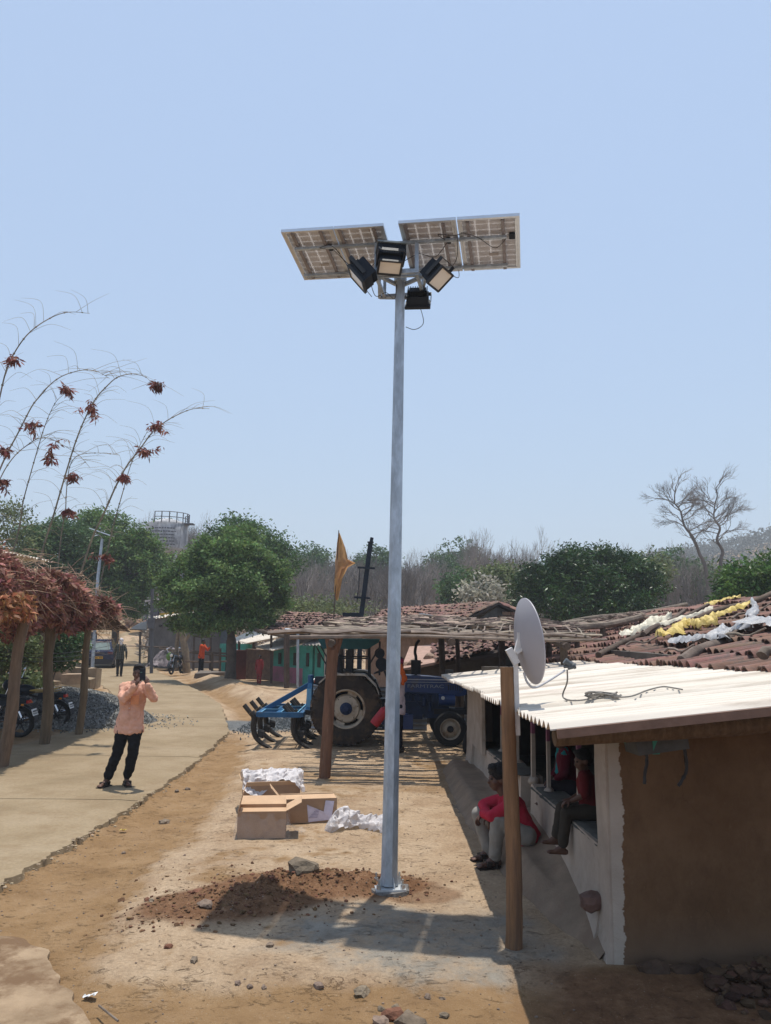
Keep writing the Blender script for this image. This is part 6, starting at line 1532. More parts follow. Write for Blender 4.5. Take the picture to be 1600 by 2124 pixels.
# ---- bamboo canes sprouting above it
BAM = mat('bamboo_cane', (0.13, 0.125, 0.10), rough=.6, var=.3, scale=3, bump=.1, c2=(.25, .2, .13))
LEAFB = leafmat('withered_leaf', (0.13, 0.047, 0.045), tr=.25, island=.45, c2=(.30, .11, .075))
def bamboo(pts, Yb, r0, clumps, label, twigs=26, seed=0):
    W3 = [site(px_, py_, Yb + dy) for px_, py_, dy in [(p[0], p[1], (p[2] if len(p) > 2 else 0)) for p in pts]]
    base = V((W3[0].x, W3[0].y, 2.3)) if W3[0].z > 2.3 else W3[0]
    o = thing('bamboo_cane', label, 'bamboo', W3[0], 0, 'bamboo canes rising above the leaf shelter')
    P_ = wire(W3); n = len(P_); b = MB(); r0 *= .62
    b.tube(P_, [r0 * (1 - i / n) ** .7 + .0024 for i in range(n)], 6)
    L = 0; q = random.Random(seed)
    for i in range(1, n):
        L += (P_[i] - P_[i - 1]).length
        if L > .28:
            L = 0; d = (P_[i] - P_[i - 1]).normalized(); rr = r0 * (1 - i / n) ** .7 + .006
            b.tube([P_[i] - d * .012, P_[i] + d * .012], rr * 1.35, 6)
    b.build('cane', BAM, o, smooth=50, world=True)
    b = MB()
    for t in range(twigs):
        i = q.randint(int(n * .15), n - 2); p = P_[i]; d = (P_[i + 1] - P_[i]).normalized(); s_ = V((q.choice((-1, 1)) * q.uniform(.5, 1), q.uniform(-.5, .5), q.uniform(-.1, .9))).normalized()
        Lt = q.uniform(.25, .95); e = p + (s_ + d * .5).normalized() * Lt * .5; e2 = e + (s_ + V((0, 0, -.5))).normalized() * Lt * .5
        b.tube(wire([p, e, e2]), [.0042, .0014], 4)
    tag(b.build('twigs', BAM, o, smooth=None, world=True), kind='stuff')
    if clumps:
        C_ = []
        for (cx, cy, sx, sz) in clumps:
            c = site(cx, cy, Yb); N = 120
            nb = 6; dr = rg.normal(size=(nb, 3)) * np.array([1.0, .8, .8]) + np.array([.35, 0, -.55]); ln = rg.uniform(.5, 1.7, nb); ib = rg.integers(0, nb, N); t_ = rg.random(N) ** .8
            a = dr[ib] * (ln[ib] * t_)[:, None] * np.array([sx, .10, sz]) * 1.15 + rg.normal(size=(N, 3)) * np.array([.022, .02, .022]); C_.append(a + np.array(c) + np.array([0, 0, sz * .5]))
        C_ = np.concatenate(C_); v, f = leaves_np(C_, .13, rg, aspect=.24, droop=1.1, curl=.4)
        npmesh('withered_leaves', v - np.array(o.location), f, LEAFB, o)['kind'] = 'stuff'
z_ = lambda L: [(x / 3.427, y / 3.427 + 620) for x, y in L]
bamboo(z_([(-140, 1500), (-60, 1000), (0, 690), (50, 490), (110, 370), (180, 270), (255, 200), (340, 145), (430, 105), (520, 92), (640, 103)]), 13.6, .020, [(28, 748, .10, .05)], 'tallest bamboo cane at the left edge arching over to the right', 16, 1)
bamboo(z_([(-120, 1500), (0, 1210), (60, 1080), (130, 950), (180, 850), (235, 750), (285, 690), (350, 615), (430, 555), (520, 520), (620, 503), (700, 520), (780, 565)]), 14.2, .020, [(64, 882, .09, .06), (137, 806, .05, .08)], 'second arching bamboo cane from the left with a leaf tuft below its bend', 26, 2)
bamboo(z_([(60, 1900), (120, 1700), (150, 1540), (165, 1440), (210, 1270), (270, 1060), (320, 900), (380, 760), (430, 695)]), 14.4, .018, [(104, 935, .10, .13)], 'thin straight bamboo cane between two arching ones with a long leaf tuft', 22, 3)
bamboo(z_([(250, 1960), (290, 1830), (335, 1680), (380, 1540), (430, 1370), (480, 1200), (540, 1010), (600, 860), (680, 710), (760, 620), (830, 560), (920, 533), (990, 540), (1045, 560), (1075, 598)]), 14.6, .025, [(190, 848, .11, .11), (322, 802, .09, .08)], 'arching bamboo cane with a leaf tuft hanging from its drooping tip', 30, 4)
bamboo(z_([(560, 1990), (600, 1870), (660, 1690), (750, 1500), (820, 1340), (900, 1190), (1000, 1060), (1090, 940), (1180, 870), (1280, 815), (1380, 780), (1490, 780)]), 15.4, .030, [(324, 886, .09, .08), (298, 936, .11, .06), (256, 988, .05, .05)], 'rightmost arching bamboo cane with three leaf tufts along its stem', 34, 5)
bamboo(z_([(720, 1990), (780, 1720), (820, 1560), (880, 1350), (930, 1180), (990, 1050), (1060, 920)]), 16.2, .018, [(223, 1157, .08, .10)], 'slender bamboo cane crossing behind the rightmost one', 16, 6)
bamboo(z_([(405, 1960), (415, 1880), (438, 1660), (465, 1510), (470, 1410), (480, 1290), (500, 1180), (560, 1110), (700, 1095), (850, 1110)]), 15.0, .016, [(150, 988, .06, .07), (140, 1060, .07, .06)], 'bamboo cane bending sharply level to the right at its top', 16, 7)
bamboo(z_([(-60, 1420), (25, 1230), (110, 1110), (200, 1035), (280, 990), (360, 995), (450, 1040), (560, 1110), (640, 1200)]), 14.0, .012, [(3, 1003, .07, .14), (4, 932, .06, .05)], 'low thin bamboo cane arching across the others with leaves at the frame edge', 26, 8)

# ------------------------------------------------------------------ motorcycles
YSEAT = mat('yellow_seat', (.55, .36, .10), rough=.7, bump=.1)
REDL = mat('red_lamp', (.45, .02, .02), rough=.25, bump=0)
def motorcycle(label, loc, rz, tank=BLKP, seat=BLKP, lean=.12, group='motorcycles parked in the village'):
    o = thing('motorcycle', label, 'motorcycle', loc, rz, group); o.rotation_euler = (lean, 0, rz)
    def B(b_, name, m, sm=40): return b_.build(name, m, o, smooth=sm)
    for x in (-.62, .64):
        w1 = bpy.data.objects.new('wheel', None); col.objects.link(w1); w1.parent = o; w1.location = (x, 0, .30)
        MB().lathe([(.235, -.035), (.27, -.048), (.30, -.02), (.302, 0), (.30, .02), (.27, .048), (.235, .035), (.235, -.035)], (0, 0, 0), 32, 'Y').build('tyre', TYREB, w1, smooth=50)
        b = MB().lathe([(.238, -.03), (.215, -.024), (.215, .024), (.238, .03)], (0, 0, 0), 32, 'Y')
        for k in range(6): a = 1.047 * k; b.beam((.03 * math.cos(a), 0, .03 * math.sin(a)), (.22 * math.cos(a), 0, .22 * math.sin(a)), .022, .02, up=(0, 1, 0))
        b.tube([(0, -.06, 0), (0, .06, 0)], .045, 12); b.build('rim', IRON, w1, smooth=50)
    b = MB(); b.tube(wire([(.30, 0, .84), (.0, 0, .70), (-.30, 0, .66), (-.62, 0, .74)]), .022, 8); b.tube([(.32, 0, .80), (.18, 0, .40), (-.2, 0, .34)], .02, 8)
    b.tube([(-.62, .07, .30), (-.2, .05, .36)], .018, 8); b.tube([(-.62, -.07, .30), (-.2, -.05, .36)], .018, 8); B(b, 'frame', IRON)
    b = MB()
    for s_ in (-1, 1): b.tube([(.64, s_ * .075, .30), (.40, s_ * .075, .92)], .02, 8); 
    b.box((.40, 0, .90), (.06, .22, .03)); B(b, 'fork', CHROME)
    for s_ in (-1, 1): B(MB().tube([(-.60, s_ * .10, .32), (-.42, s_ * .10, .68)], .022, 8), 'shock_absorber', CHROME)
    b = MB(); b.ell((.12, 0, .80), (.25, .125, .12), 16, 10); B(b, 'fuel_tank', tank, 60)
    b = MB(); b.grid(lambda u, v: V((-.05 - .62 * u, (v - .5) * .24 * (1 - .15 * u), .80 + .05 * u - .03 * math.sin(u * 3.1) + .035 * math.sin(v * 3.14) ** .6)), 14, 8); b.grid(lambda u, v: V((-.05 - .62 * (1 - u), (v - .5) * .24 * (1 - .15 * (1 - u)), .75 + .05 * (1 - u))), 14, 4); B(b, 'seat', seat, 70)
    b = MB(); b.box((-.42, 0, .68), (.42, .17, .12), taper=.9); b.box((-.70, 0, .72), (.16, .12, .09)); B(b, 'tail_panel', tank, None)
    b = MB(); b.box((.05, 0, .42), (.30, .22, .24)); b.tube([(.10, 0, .50), (.16, 0, .68)], .075, 14)
    for k in range(5): b.box((.115 + .012 * k, 0, .54 + .028 * k), (.17, .17, .008))
    b.tube([(.0, -.14, .40), (.0, .14, .40)], .085, 14); B(b, 'engine', mat('engine_grey', (.12, .12, .125), rough=.45, metal=.4))
    b = MB(); b.tube(wire([(.2, -.1, .5), (.24, -.13, .32), (.0, -.15, .26), (-.3, -.15, .28)]), .02, 8); b.tube([(-.3, -.15, .28), (-.82, -.16, .36)], [.035, .045], 12); B(b, 'exhaust', CHROME)
    b = MB(); b.tube(wire([(.30, .34, 1.0), (.36, .2, 1.02), (.40, 0, .97), (.36, -.2, 1.02), (.30, -.34, 1.0)]), .012, 8); b.tube([(.27, .40, 1.0), (.31, .30, 1.01)], .02, 8); b.tube([(.27, -.40, 1.0), (.31, -.30, 1.01)], .02, 8); B(b, 'handlebar', IRON)
    for s_ in (-1, 1):
        B(MB().tube([(.33, s_ * .25, 1.02), (.30, s_ * .30, 1.16)], .006, 6).ell((.30, s_ * .31, 1.20), (.015, .06, .04), 12, 8), 'mirror', CHROME)
    b = MB(); b.ell((.50, 0, .90), (.09, .11, .12), 14, 10); B(b, 'headlamp_cowl', tank, 60); B(MB().lathe([(.0, .03), (.06, .02), (.075, 0)], (.565, 0, .89), 16, 'X'), 'headlight', LENS)
    def mg(cx, r_, a0, a1):
        b = MB(); b.grid(lambda u, v: V((cx + r_ * math.cos(a0 + (a1 - a0) * u), (v - .5) * .12, .30 + r_ * math.sin(a0 + (a1 - a0) * u) - .015 * abs(v - .5) * 2)), 14, 4); return b
    B(mg(.64, .335, R(20), R(150)), 'mudguard', tank, 70); B(mg(-.62, .36, R(40), R(178)), 'mudguard', IRON, 70)
    B(MB().box((-.80, 0, .70), (.05, .11, .06)), 'tail_light', REDL, None)
    q = Matrix.Rotation(.35, 3, 'Y'); B(MB().box((-.93, 0, .50), (.006, .17, .13), q), 'number_plate', WPL, None)
    b = MB()
    for k in range(4): b.box(V((-.935, -.055 + .036 * k, .52)) , (.003, .018, .032), q); b.box(V((-.944, -.055 + .036 * k, .475)), (.003, .018, .032), q)
    B(b, 'plate_marks', BLKP, None)
    for s_ in (-1, 1): B(MB().ell((-.76, s_ * .15, .66), (.035, .025, .022), 8, 6), 'indicator', mat('amber', (.6, .2, .02), rough=.3, bump=0))
    for s_ in (-1, 1): B(MB().tube([(.0, s_ * .12, .32), (-.02, s_ * .28, .31)], .016, 6), 'footrest', IRON)
    return o
motorcycle('black motorcycle under the leaf shelter, nearer of two, its white plate facing out', (-7.75, 15.75, 0), R(172), lean=-.1)
motorcycle('motorcycle with a flat yellow seat behind the nearer one under the leaf shelter', (-7.62, 17.1, 0), R(176), seat=YSEAT, lean=-.08)
p = site(367, 1398, 37.7); motorcycle('motorcycle parked on the road edge facing the camera near the dead stump', (p.x, 37.7, 0.0), R(-98), lean=.1)
p = site(508, 1387, 35.5); motorcycle('small distant motorcycle parked before the turquoise doors under the sheet awning', (p.x, 35.5, 0.0), R(160), lean=.08)
p = site(353, 1366, 37.6); b = MB(); b.ell((0, 0, 0), (.17, .14, .2), 10, 8); o = b.build('green_bag', mat('lime_green_cloth', (.12, .22, .05), bump=.3), None); o.location = (p.x, 37.5, .82); tag(o, 'green cloth bag hung on the handlebar of the motorcycle by the stump', 'bag')

# ------------------------------------------------------------------ car seen from behind
CARB = mat('car_paint', (0.012, 0.016, 0.05), rough=.22, var=.05, bump=0, spec=.6)
GLASS = mat('car_glass', (0.10, 0.12, 0.115), rough=.08, var=.1, bump=0, spec=.8)
p = site(211, 1384, 43.8)
car = thing('car', 'dark blue hatchback with yellow rear plate parked on the road seen from behind', 'car', (p.x, 43.8, 0.0), R(103))
st = [(-1.78, .30, .62, .70, .55), (-1.80, .55, .74, .82, .60), (-1.74, .92, .78, .80, .74), (-1.50, 1.02, .80, .80, .70)]
secs = [(-1.82, .26, .50, .68), (-1.80, .22, .88, .79), (-1.6, .20, .98, .82), (-1.0, .20, .98, .83), (0, .20, .96, .83), (1.0, .20, .92, .82), (1.5, .22, .84, .80), (1.85, .26, .68, .72), (1.9, .34, .55, .66)]
def ring(x, z0, z1, hw): return [V((x, -hw * .93, z0)), V((x, -hw, z0 + .18)), V((x, -hw, z1 - .16)), V((x, -hw * .93, z1 - .03)), V((x, -hw * .75, z1)), V((x, hw * .75, z1)), V((x, hw * .93, z1 - .03)), V((x, hw, z1 - .16)), V((x, hw, z0 + .18)), V((x, hw * .93, z0))]
def loft(rings, cap=True):
    n = len(rings[0]); b = MB(); b.add([q for r_ in rings for q in r_], [(i * n + k, (i + 1) * n + k, (i + 1) * n + (k + 1) % n, i * n + (k + 1) % n) for i in range(len(rings) - 1) for k in range(n)] + ([tuple(range(n)), tuple((len(rings) - 1) * n + n - 1 - k for k in range(n))] if cap else [])); return b
loft([ring(*s_) for s_ in secs]).build('body', CARB, car, smooth=50)
def cab(x, z, hw): return [V((x, -hw, z)), V((x, hw, z))]
g = [(-1.66, .94, .70), (-1.36, 1.40, .54), (-1.1, 1.49, .52), (.1, 1.50, .53), (.45, 1.42, .55), (1.05, .93, .68)]
b = MB(); vs = []
for x, z, hw in g: vs += [V((x, -hw, z)), V((x, hw, z)), V((x, -hw - (1.5 - z) * .0 - .0, .93)), V((x, hw, .93))]
rf = MB(); rf.add([V((g[i][0], s_ * g[i][2], g[i][1] + .012)) for i in (1, 2, 3, 4) for s_ in (-1, 1)], [(0, 1, 3, 2), (2, 3, 5, 4), (4, 5, 7, 6)]); rf.build('roof', CARB, car, smooth=50)
rw = MB(); rw.add([V((-1.64, -.60, .97)), V((-1.64, .60, .97)), V((-1.385, .49, 1.36)), V((-1.385, -.49, 1.36))], [(0, 1, 2, 3)]); rw.build('rear_window', mat('rear_glass', (.20, .24, .21), rough=.08, bump=0, spec=.8), car, smooth=None)
b = MB(); b.add([V((-1.68, -.72, .93)), V((-1.68, .72, .93)), V((-1.36, .545, 1.40)), V((-1.36, -.545, 1.40)), V((-1.66, -.60, .955)), V((-1.66, .60, .955)), V((-1.40, .49, 1.365)), V((-1.40, -.49, 1.365))], [(0, 1, 5, 4), (1, 2, 6, 5), (2, 3, 7, 6), (3, 0, 4, 7)]); b.build('tailgate_frame', CARB, car, smooth=None)
for s_ in (-1, 1):
    b = MB(); b.add([V((-1.58, s_ * .70, .94)), V((-1.30, s_ * .55, 1.40)), V((.1, s_ * .55, 1.47)), V((.9, s_ * .68, .96)), V((.9, s_ * .74, .93)), V((-1.6, s_ * .76, .93))], [(0, 1, 2, 3, 4, 5), (5, 4, 3, 2, 1, 0)]); b.build('side_window', GLASS, car, smooth=None)
    b = MB(); b.add([V((-1.30, s_ * .53, 1.40)), V((-1.62, s_ * .69, .93)), V((-1.5, s_ * .70, .93)), V((-1.2, s_ * .555, 1.45))], [(0, 1, 2, 3), (3, 2, 1, 0)]); b.build('rear_pillar', CARB, car, smooth=None)
    MB().box((-1.83, s_ * .62, .80), (.04, .24, .11), jit=.006).build('tail_light', mat('tail_red', (.14, .02, .025), rough=.2, bump=0), car, smooth=None)
    MB().box((-1.845, s_ * .6, .42), (.02, .18, .05)).build('reflector', REDL, car, smooth=None)
    MB().box((.55, s_ * .92, .96), (.10, .14, .09), jit=.01).build('door_mirror', CARB, car, smooth=None)
    b = MB().ell((-1.15, s_ * .30, 1.04), (.05, .13, .12), 10, 8); b.build('headrest', BLKP, car)
    for x in (-1.18, 1.2):
        w1 = bpy.data.objects.new('wheel', None); col.objects.link(w1); w1.parent = car; w1.location = (x, s_ * .76, .29)
        MB().lathe([(.17, -.08), (.26, -.085), (.29, -.05), (.29, .05), (.26, .085), (.17, .08)], (0, 0, 0), 28, 'Y').build('tyre', TYREB, w1, smooth=50); MB().lathe([(0, s_ * .07), (.16, s_ * .075), (.175, s_ * .05)], (0, 0, 0), 20, 'Y').build('hubcap', ALU, w1)
MB().box((-1.83, 0, .36), (.10, 1.56, .20), taper=.97).build('bumper', mat('bumper_dark', (.02, .02, .025), rough=.5, bump=0), car, smooth=None)
MB().box((-1.835, 0, .80), (.02, .62, .018)).build('chrome_bar', CHROME, car, smooth=None)
MB().lathe([(.045, -.012), (.06, 0), (.045, .012)], (-1.835, 0, .88), 18, 'X').build('badge', CHROME, car)
MB().box((-1.885, 0, .56), (.012, .50, .12)).build('number_plate', mat('yellow_plate', (.62, .33, .02), rough=.5, bump=0), car, smooth=None)
b = MB(); [b.box((-1.893, -.2 + .045 * k, .56), (.003, .026, .07)) for k in range(10) if k not in (4,)]; b.build('plate_marks', BLKP, car, smooth=None)

# ------------------------------------------------------------------ left-hand house, steps, bush, thin pole
lh = bpy.data.objects.new('roadside_house', None); col.objects.link(lh); lh.location = (-14.5, 24, 0); tag(lh, 'dim yellow walled house with a white sheet roof behind the leaf shelter', 'house')
b = MB(); b.box((-14.6, 22.4, 1.55), (6.6, .25, 3.1)); b.box((-11.3, 22.9, 1.55), (.25, .8, 3.1)); b.build('wall', mat('dull_yellow_wall', (.22, .17, .03), bump=.2, var=.3, stain=(.12, .11, .08), sscale=1), lh, smooth=None, world=True)
MB().box((-12.0, 22.25, 1.1), (1.0, .08, 2.1)).build('door', mat('dark_door', (.03, .028, .02)), lh, smooth=None, world=True)
MB().box((-14.3, 22.25, 1.5), (1.4, .08, 1.0)).build('window', mat('window_dark', (.02, .02, .022)), lh, smooth=None, world=True)
b = MB(); corr(b, lambda v: -18, lambda v: -10.2, 21, 23.4, lambda X, Y: 4.15 - .02 * (X + 11) + .0 * Y, amp=.03, pitch=.2, nx=4, per=8); b.build('roof_sheet', SHEET, lh, smooth=70, world=True)
low = bpy.data.objects.new('stone_steps', None); col.objects.link(low); p0 = siteZ(150, 1432); low.location = p0; tag(low, 'steps of pale sandstone blocks beside the road behind the leaf shelter', 'steps')
SANDS = mat('sandstone', (0.30, 0.225, 0.15), rough=.9, var=.25, scale=3, bump=.5, rand=.15)
sx = [(-.1, 0, .10, .95, .4, .2), (-.75, .15, .15, .5, .4, .3), (.35, .45, .20, .35, .4, .4), (-.1, .5, .27, .8, .5, .54), (-.8, .8, .4, .6, .5, .8), (.35, .95, .36, .4, .5, .72), (-.2, 1.1, .36, .6, .4, .72)]
for x, y, z, dx, dy, dz in sx: MB().box(p0 + V((x, y, z)), (dx, dy, dz), jit=.05).build('step_block', SANDS, low, smooth=None, world=True)
p = siteZ(172, 1442); q = site(188, 1285, p.y); b = MB().tube([p, q], .035, 8); b.tube([p + V((-.1, .1, 0)), q + V((-.1, .1, .0))], .02, 6); o = b.build('steel_pole', GALV, None); center(o); tag(o, 'thin steel pole beside the right post of the leaf shelter', 'pole')
b = MB()
for k in range(3): a_ = site(-30, 1352 + 9 * k, 13.2); b_ = site(236, 1338 + 8 * k, 22); b.tube(wire([a_, a_.lerp(b_, .5) - V((0, 0, .12)), b_]), .006, 4)
o = b.build('overhead_wires', CABLE, None); tag(o, 'three thin slack wires crossing under the leaf shelter', 'wire')
# ------------------------------------------------------------------ trees
def crown_pts(lobes, n, rg, clump=.38, per=26, shell=(.55, 1.08), lowcut=-.9):
    vol = np.array([l[1][0] * l[1][1] * l[1][2] for l in lobes]) ** (2 / 3); pr = vol / vol.sum(); K = max(1, n // per)
    idx = rg.choice(len(lobes), K, p=pr); cc = np.array([lobes[i][0] for i in idx]); rr = np.array([lobes[i][1] for i in idx])
    d = rg.normal(size=(K, 3)); d /= np.linalg.norm(d, axis=1)[:, None]; d[:, 2] = np.maximum(d[:, 2], lowcut)
    q = cc + d * rr * rg.uniform(shell[0], shell[1], K)[:, None]
    hol = np.array([mn.noise(V((a[0] * .75 + 9, a[1] * .75, a[2] * .95))) for a in q]); q = q[hol < .22]; K = len(q)
    c = np.repeat(q, per, 0) + rg.normal(size=(K * per, 3)) * clump * np.array([1, 1, .6]) * np.repeat(rg.uniform(.6, 1.2, K), per)[:, None]
    return c
WOODB = mat('tree_bark', (0.10, 0.08, 0.065), rough=.92, var=.35, scale=4, bump=.6, bscale=10)
GREY = mat('pale_branch', (0.25, 0.215, 0.19), rough=.9, var=.25, scale=2, bump=0)
GREYD = mat('dark_branch', (0.14, 0.118, 0.105), rough=.9, var=.25, scale=2, bump=0)
NEEM = leafmat('neem_leaf', (0.054, 0.106, 0.030), tr=.36, island=.5, c2=(.155, .24, .075))
NEEMD = leafmat('neem_leaf_dark', (0.035, 0.076, 0.028), tr=.3, island=.45, c2=(.09, .155, .055))
MANGO = leafmat('mango_leaf', (0.016, 0.040, 0.012), tr=.2, island=.5, c2=(.04, .085, .018), rough=.4)
OLIVE = leafmat('olive_leaf', (0.075, 0.10, 0.035), tr=.35, island=.4, c2=(.16, .19, .08))
PALEL = leafmat('pale_blossom', (0.26, 0.25, 0.19), tr=.35, island=.4, c2=(.42, .40, .33))
BRUSH = leafmat('dry_brush', (0.13, 0.105, 0.085), tr=.2, island=.4, c2=(.24, .20, .165))
FARW = leafmat('far_wood_leaf', (0.06, 0.066, 0.05), tr=.25, island=.12, c2=(.085, .083, .065))
def tree(name, label, base, height, lobes, lm, n, size, seed, trunk_r=.22, fork=.45, aspect=.4, clump=.38, group=None, cat='tree', droop=.25, bark=WOODB, per=26, shell=(.55, 1.08)):
    rg2 = np.random.default_rng(seed); q = random.Random(seed); base = V(base)
    o = thing(name, label, cat, base, 0, group)
    b = MB(); f = base + V((q.uniform(-.15, .15), 0, height * fork)); b.tube(wire([base - V((0, 0, .1)), base.lerp(f, .5) + V((.06, 0, 0)), f]), [trunk_r * 1.25] * 3 + [trunk_r] * 6 + [trunk_r * .85] * 4, 10, jit=.07)
    for c, r_ in lobes:
        e = V(c); m = f.lerp(e, .5) + V((q.uniform(-.3, .3), q.uniform(-.3, .3), q.uniform(-.1, .3)))
        b.tube(wire([f, m, e]), [trunk_r * .55, trunk_r * .12], 6)
        for k in range(5):
            d = V((q.gauss(0, 1), q.gauss(0, 1), q.gauss(.2, .7))).normalized(); s_ = m.lerp(e, q.random()); t = e + V((d.x * r_[0], d.y * r_[1], d.z * r_[2])) * .8
            b.tube([s_, s_.lerp(t, .5) + V((0, 0, .1)), t], [trunk_r * .16, trunk_r * .05], 4)
    b.build('trunk', bark, o, smooth=50, world=True)
    c = crown_pts(lobes, n, rg2, clump, per, shell); v, f_ = leaves_np(c, size, rg2, aspect=aspect, droop=droop)
    cr_ = npmesh('crown', v - np.array(base), f_, lm, o); return o
def LB(*rows, Y=0):                    # lobes from bearings, height and true size at distance Y
    out = []
    for x, y, rx, rz, *dy in rows:
        c = site(x, y, Y + (dy[0] if dy else 0)); out.append((tuple(c), (rx, rx * .95, rz)))
    return out
p = siteZ(478, 1413)
tree('neem_tree', 'full green neem tree standing beside the yard in the middle distance', (p.x, 33, 0), 6.8, LB((470, 1180, 1.5, 1.2), (405, 1180, .95, .8), (385, 1235, .85, .7, -.6), (535, 1165, .9, .8), (555, 1225, .85, .75), (462, 1112, .75, .6), (505, 1120, .7, .6, .5), (432, 1145, .8, .65), (470, 1262, 1.3, .85, -.8), (425, 1290, .75, .5, -1), (515, 1285, .85, .5, -.6), (575, 1190, .55, .55), (358, 1245, .45, .45), (470, 1205, 1.3, 1.0, -1.2), (585, 1240, .42, .4), (350, 1205, .4, .35), (545, 1280, .6, .4), (375, 1290, .5, .35), (490, 1150, .9, .7, -.9), (420, 1225, .8, .6, -1.3), (525, 1215, .8, .6, -1.3), Y=33), NEEM, 80000, .16, 1, trunk_r=.2, fork=.36, clump=.17, per=34)
tree('leafy_tree', 'darker rounded tree top showing behind the middle neem tree', site(520, 1380, 44), 9, LB((490, 1108, 1.6, .95), (545, 1140, 1.5, 1.1), (580, 1165, 1.0, .9), Y=42), NEEMD, 14000, .2, 2, clump=.3)
tree('neem_tree', 'left of the two big neem crowns rising behind the leaf shelter', site(120, 1370, 44), 9, LB((110, 1150, 2.2, 1.6), (90, 1200, 2.2, 1.4), (140, 1115, 1.6, 1.1), (70, 1120, 1.2, .9), (130, 1240, 2.2, 1.2), (40, 1200, 1.4, 1.2), Y=44), NEEMD, 40000, .2, 3, clump=.26)
tree('neem_tree', 'taller right neem crown behind the leaf shelter beside the water tank', site(235, 1375, 47), 10, LB((210, 1110, 2.0, 1.5), (250, 1160, 2.4, 1.8), (290, 1185, 1.5, 1.5), (200, 1180, 2.3, 1.7), (240, 1240, 2.4, 1.3), (280, 1120, 1.2, .9), (190, 1080, .9, .7), (310, 1150, .9, .9), (330, 1180, .8, .8), (285, 1250, 1.0, .9), Y=47), NEEM, 56000, .2, 4, clump=.26)
tree('thin_tree', 'thin grey green half bare tree at the far left edge', site(15, 1380, 40), 8, LB((10, 1090, 1.3, 1.2), (30, 1130, 1.1, 1.0), (-10, 1140, 1.3, 1.2), (20, 1060, .7, .5), Y=40), OLIVE, 3600, .2, 5, clump=.35, per=12, trunk_r=.12)
tree('mango_tree', 'broad dense dark green mango tree behind the long roof', site(1215, 1400, 36), 6.5, LB((1215, 1190, 2.5, 1.25), (1150, 1200, 1.7, 1.2), (1290, 1200, 1.8, 1.2), (1110, 1235, 1.2, 1.0), (1335, 1235, 1.1, 1.0), (1215, 1245, 2.6, 1.2, -1), (1180, 1165, 1.2, .75), (1250, 1165, 1.2, .75), (1120, 1270, 1.2, .8, -.5), (1300, 1265, 1.5, .9, -1), Y=36), MANGO, 62000, .19, 6, clump=.22, aspect=.32, per=24, droop=.5)
tree('mango_tree', 'bright leaved mango tree cut by the right edge above the tile roof', site(1570, 1400, 27), 5.5, LB((1570, 1190, 1.1, .6), (1530, 1215, .8, .5), (1610, 1200, 1.1, .8), (1500, 1235, .4, .25), (1600, 1240, 1.3, .6), Y=27), leafmat('bright_mango', (.03, .075, .018), tr=.3, island=.4, c2=(.085, .16, .03), rough=.4), 11000, .2, 7, clump=.2, aspect=.3, droop=.6)
for x, y, Yd, rx, lm, lb, n in ((1335, 1180, 52, 1.7, OLIVE, 'pale olive tree just right of the dense mango tree', 5200), (955, 1215, 50, 1.5, NEEMD, 'small dark green tree in the wood left of the pale blossoming tree', 4200), (1030, 1205, 46, 1.5, OLIVE, 'light olive green tree in the wood just left of the mango tree', 5200), (1000, 1225, 44, 1.2, PALEL, 'small tree with pale whitish blossom at the edge of the wood', 2600),
                                (640, 1165, 84, 2.6, NEEMD, 'dark green crown above the bare wood left of the orange flag', 6500), (780, 1165, 88, 2.6, NEEMD, 'dark green crown above the bare wood beside the black mast', 6000), (1400, 1190, 66, 3.0, NEEMD, 'broad dull green tree behind the two tall bare trees, left one', 5200), (1470, 1205, 72, 3.0, OLIVE, 'dull green tree behind the two tall bare trees, right one', 4200), (920, 1175, 80, 2.2, NEEMD, 'dark green crown far back in the wood right of the light pole', 3600), (330, 1100, 80, 1.6, NEEMD, 'dark tree crown behind the water tank railing', 2600), (370, 1150, 74, 1.6, NEEMD, 'dark tree crown right behind the water tank', 3000), (960, 1150, 95, 3, NEEMD, 'dark far crown low on the skyline right of centre', 3000)):
    g = site(x, y, Yd); tree('leafy_tree', lb, (g.x, Yd, far_rise(g.x, Yd)), g.z - far_rise(g.x, Yd) + 1, LB((x, y, rx, rx * .7), (x - 9, y + 14, rx * .7, rx * .5), (x + 12, y + 12, rx * .8, rx * .5), Y=Yd), lm, n, .18 + Yd * .0022, x, clump=.35, per=16, trunk_r=.15)
# leafless trees
def branchy(b, p, d, L, r_, lvl, q, mx, up=.15, spread=.55):
    e = p + d * L; m = p.lerp(e, .5) + V((q.gauss(0, .06), q.gauss(0, .06), q.gauss(0, .03))) * L
    b.tube([p, m, e], [r_, r_ * .82, r_ * .66], 5 if lvl < 2 else 3, cap=False)
    if lvl >= mx: return
    n = q.choice((2, 3, 3)) if lvl else 3
    for k in range(n):
        a = q.uniform(0, 6.283); s_ = q.uniform(spread * .6, spread * 1.3)
        x = d.cross(V((.3, .5, .8))).normalized(); y = d.cross(x)
        nd = (d + (x * math.cos(a) + y * math.sin(a)) * s_ + V((0, 0, up))).normalized()
        branchy(b, p.lerp(e, q.uniform(.55, 1.0)) if k else e, nd, L * q.uniform(.62, .84), r_ * .62, lvl + 1, q, mx, up, spread)
def bare(seed, h, r_, mx=5, spread=.5, up=.12, lean=0, L0=.34):
    q = random.Random(seed); b = MB(); branchy(b, V((0, 0, -.2)), V((lean, 0, 1)).normalized(), h * L0, r_, 0, q, mx, up, spread); return b
protos = []
for s_ in range(7):
    b = bare(50 + s_, 7.5, .13, 6, .44, .26); protos.append(b)
pm = [(b.mesh('bare_branches', (GREY, GREYD)[i % 2], 50)) for i, b in enumerate(protos)]
q = random.Random(77)
cnt = 0
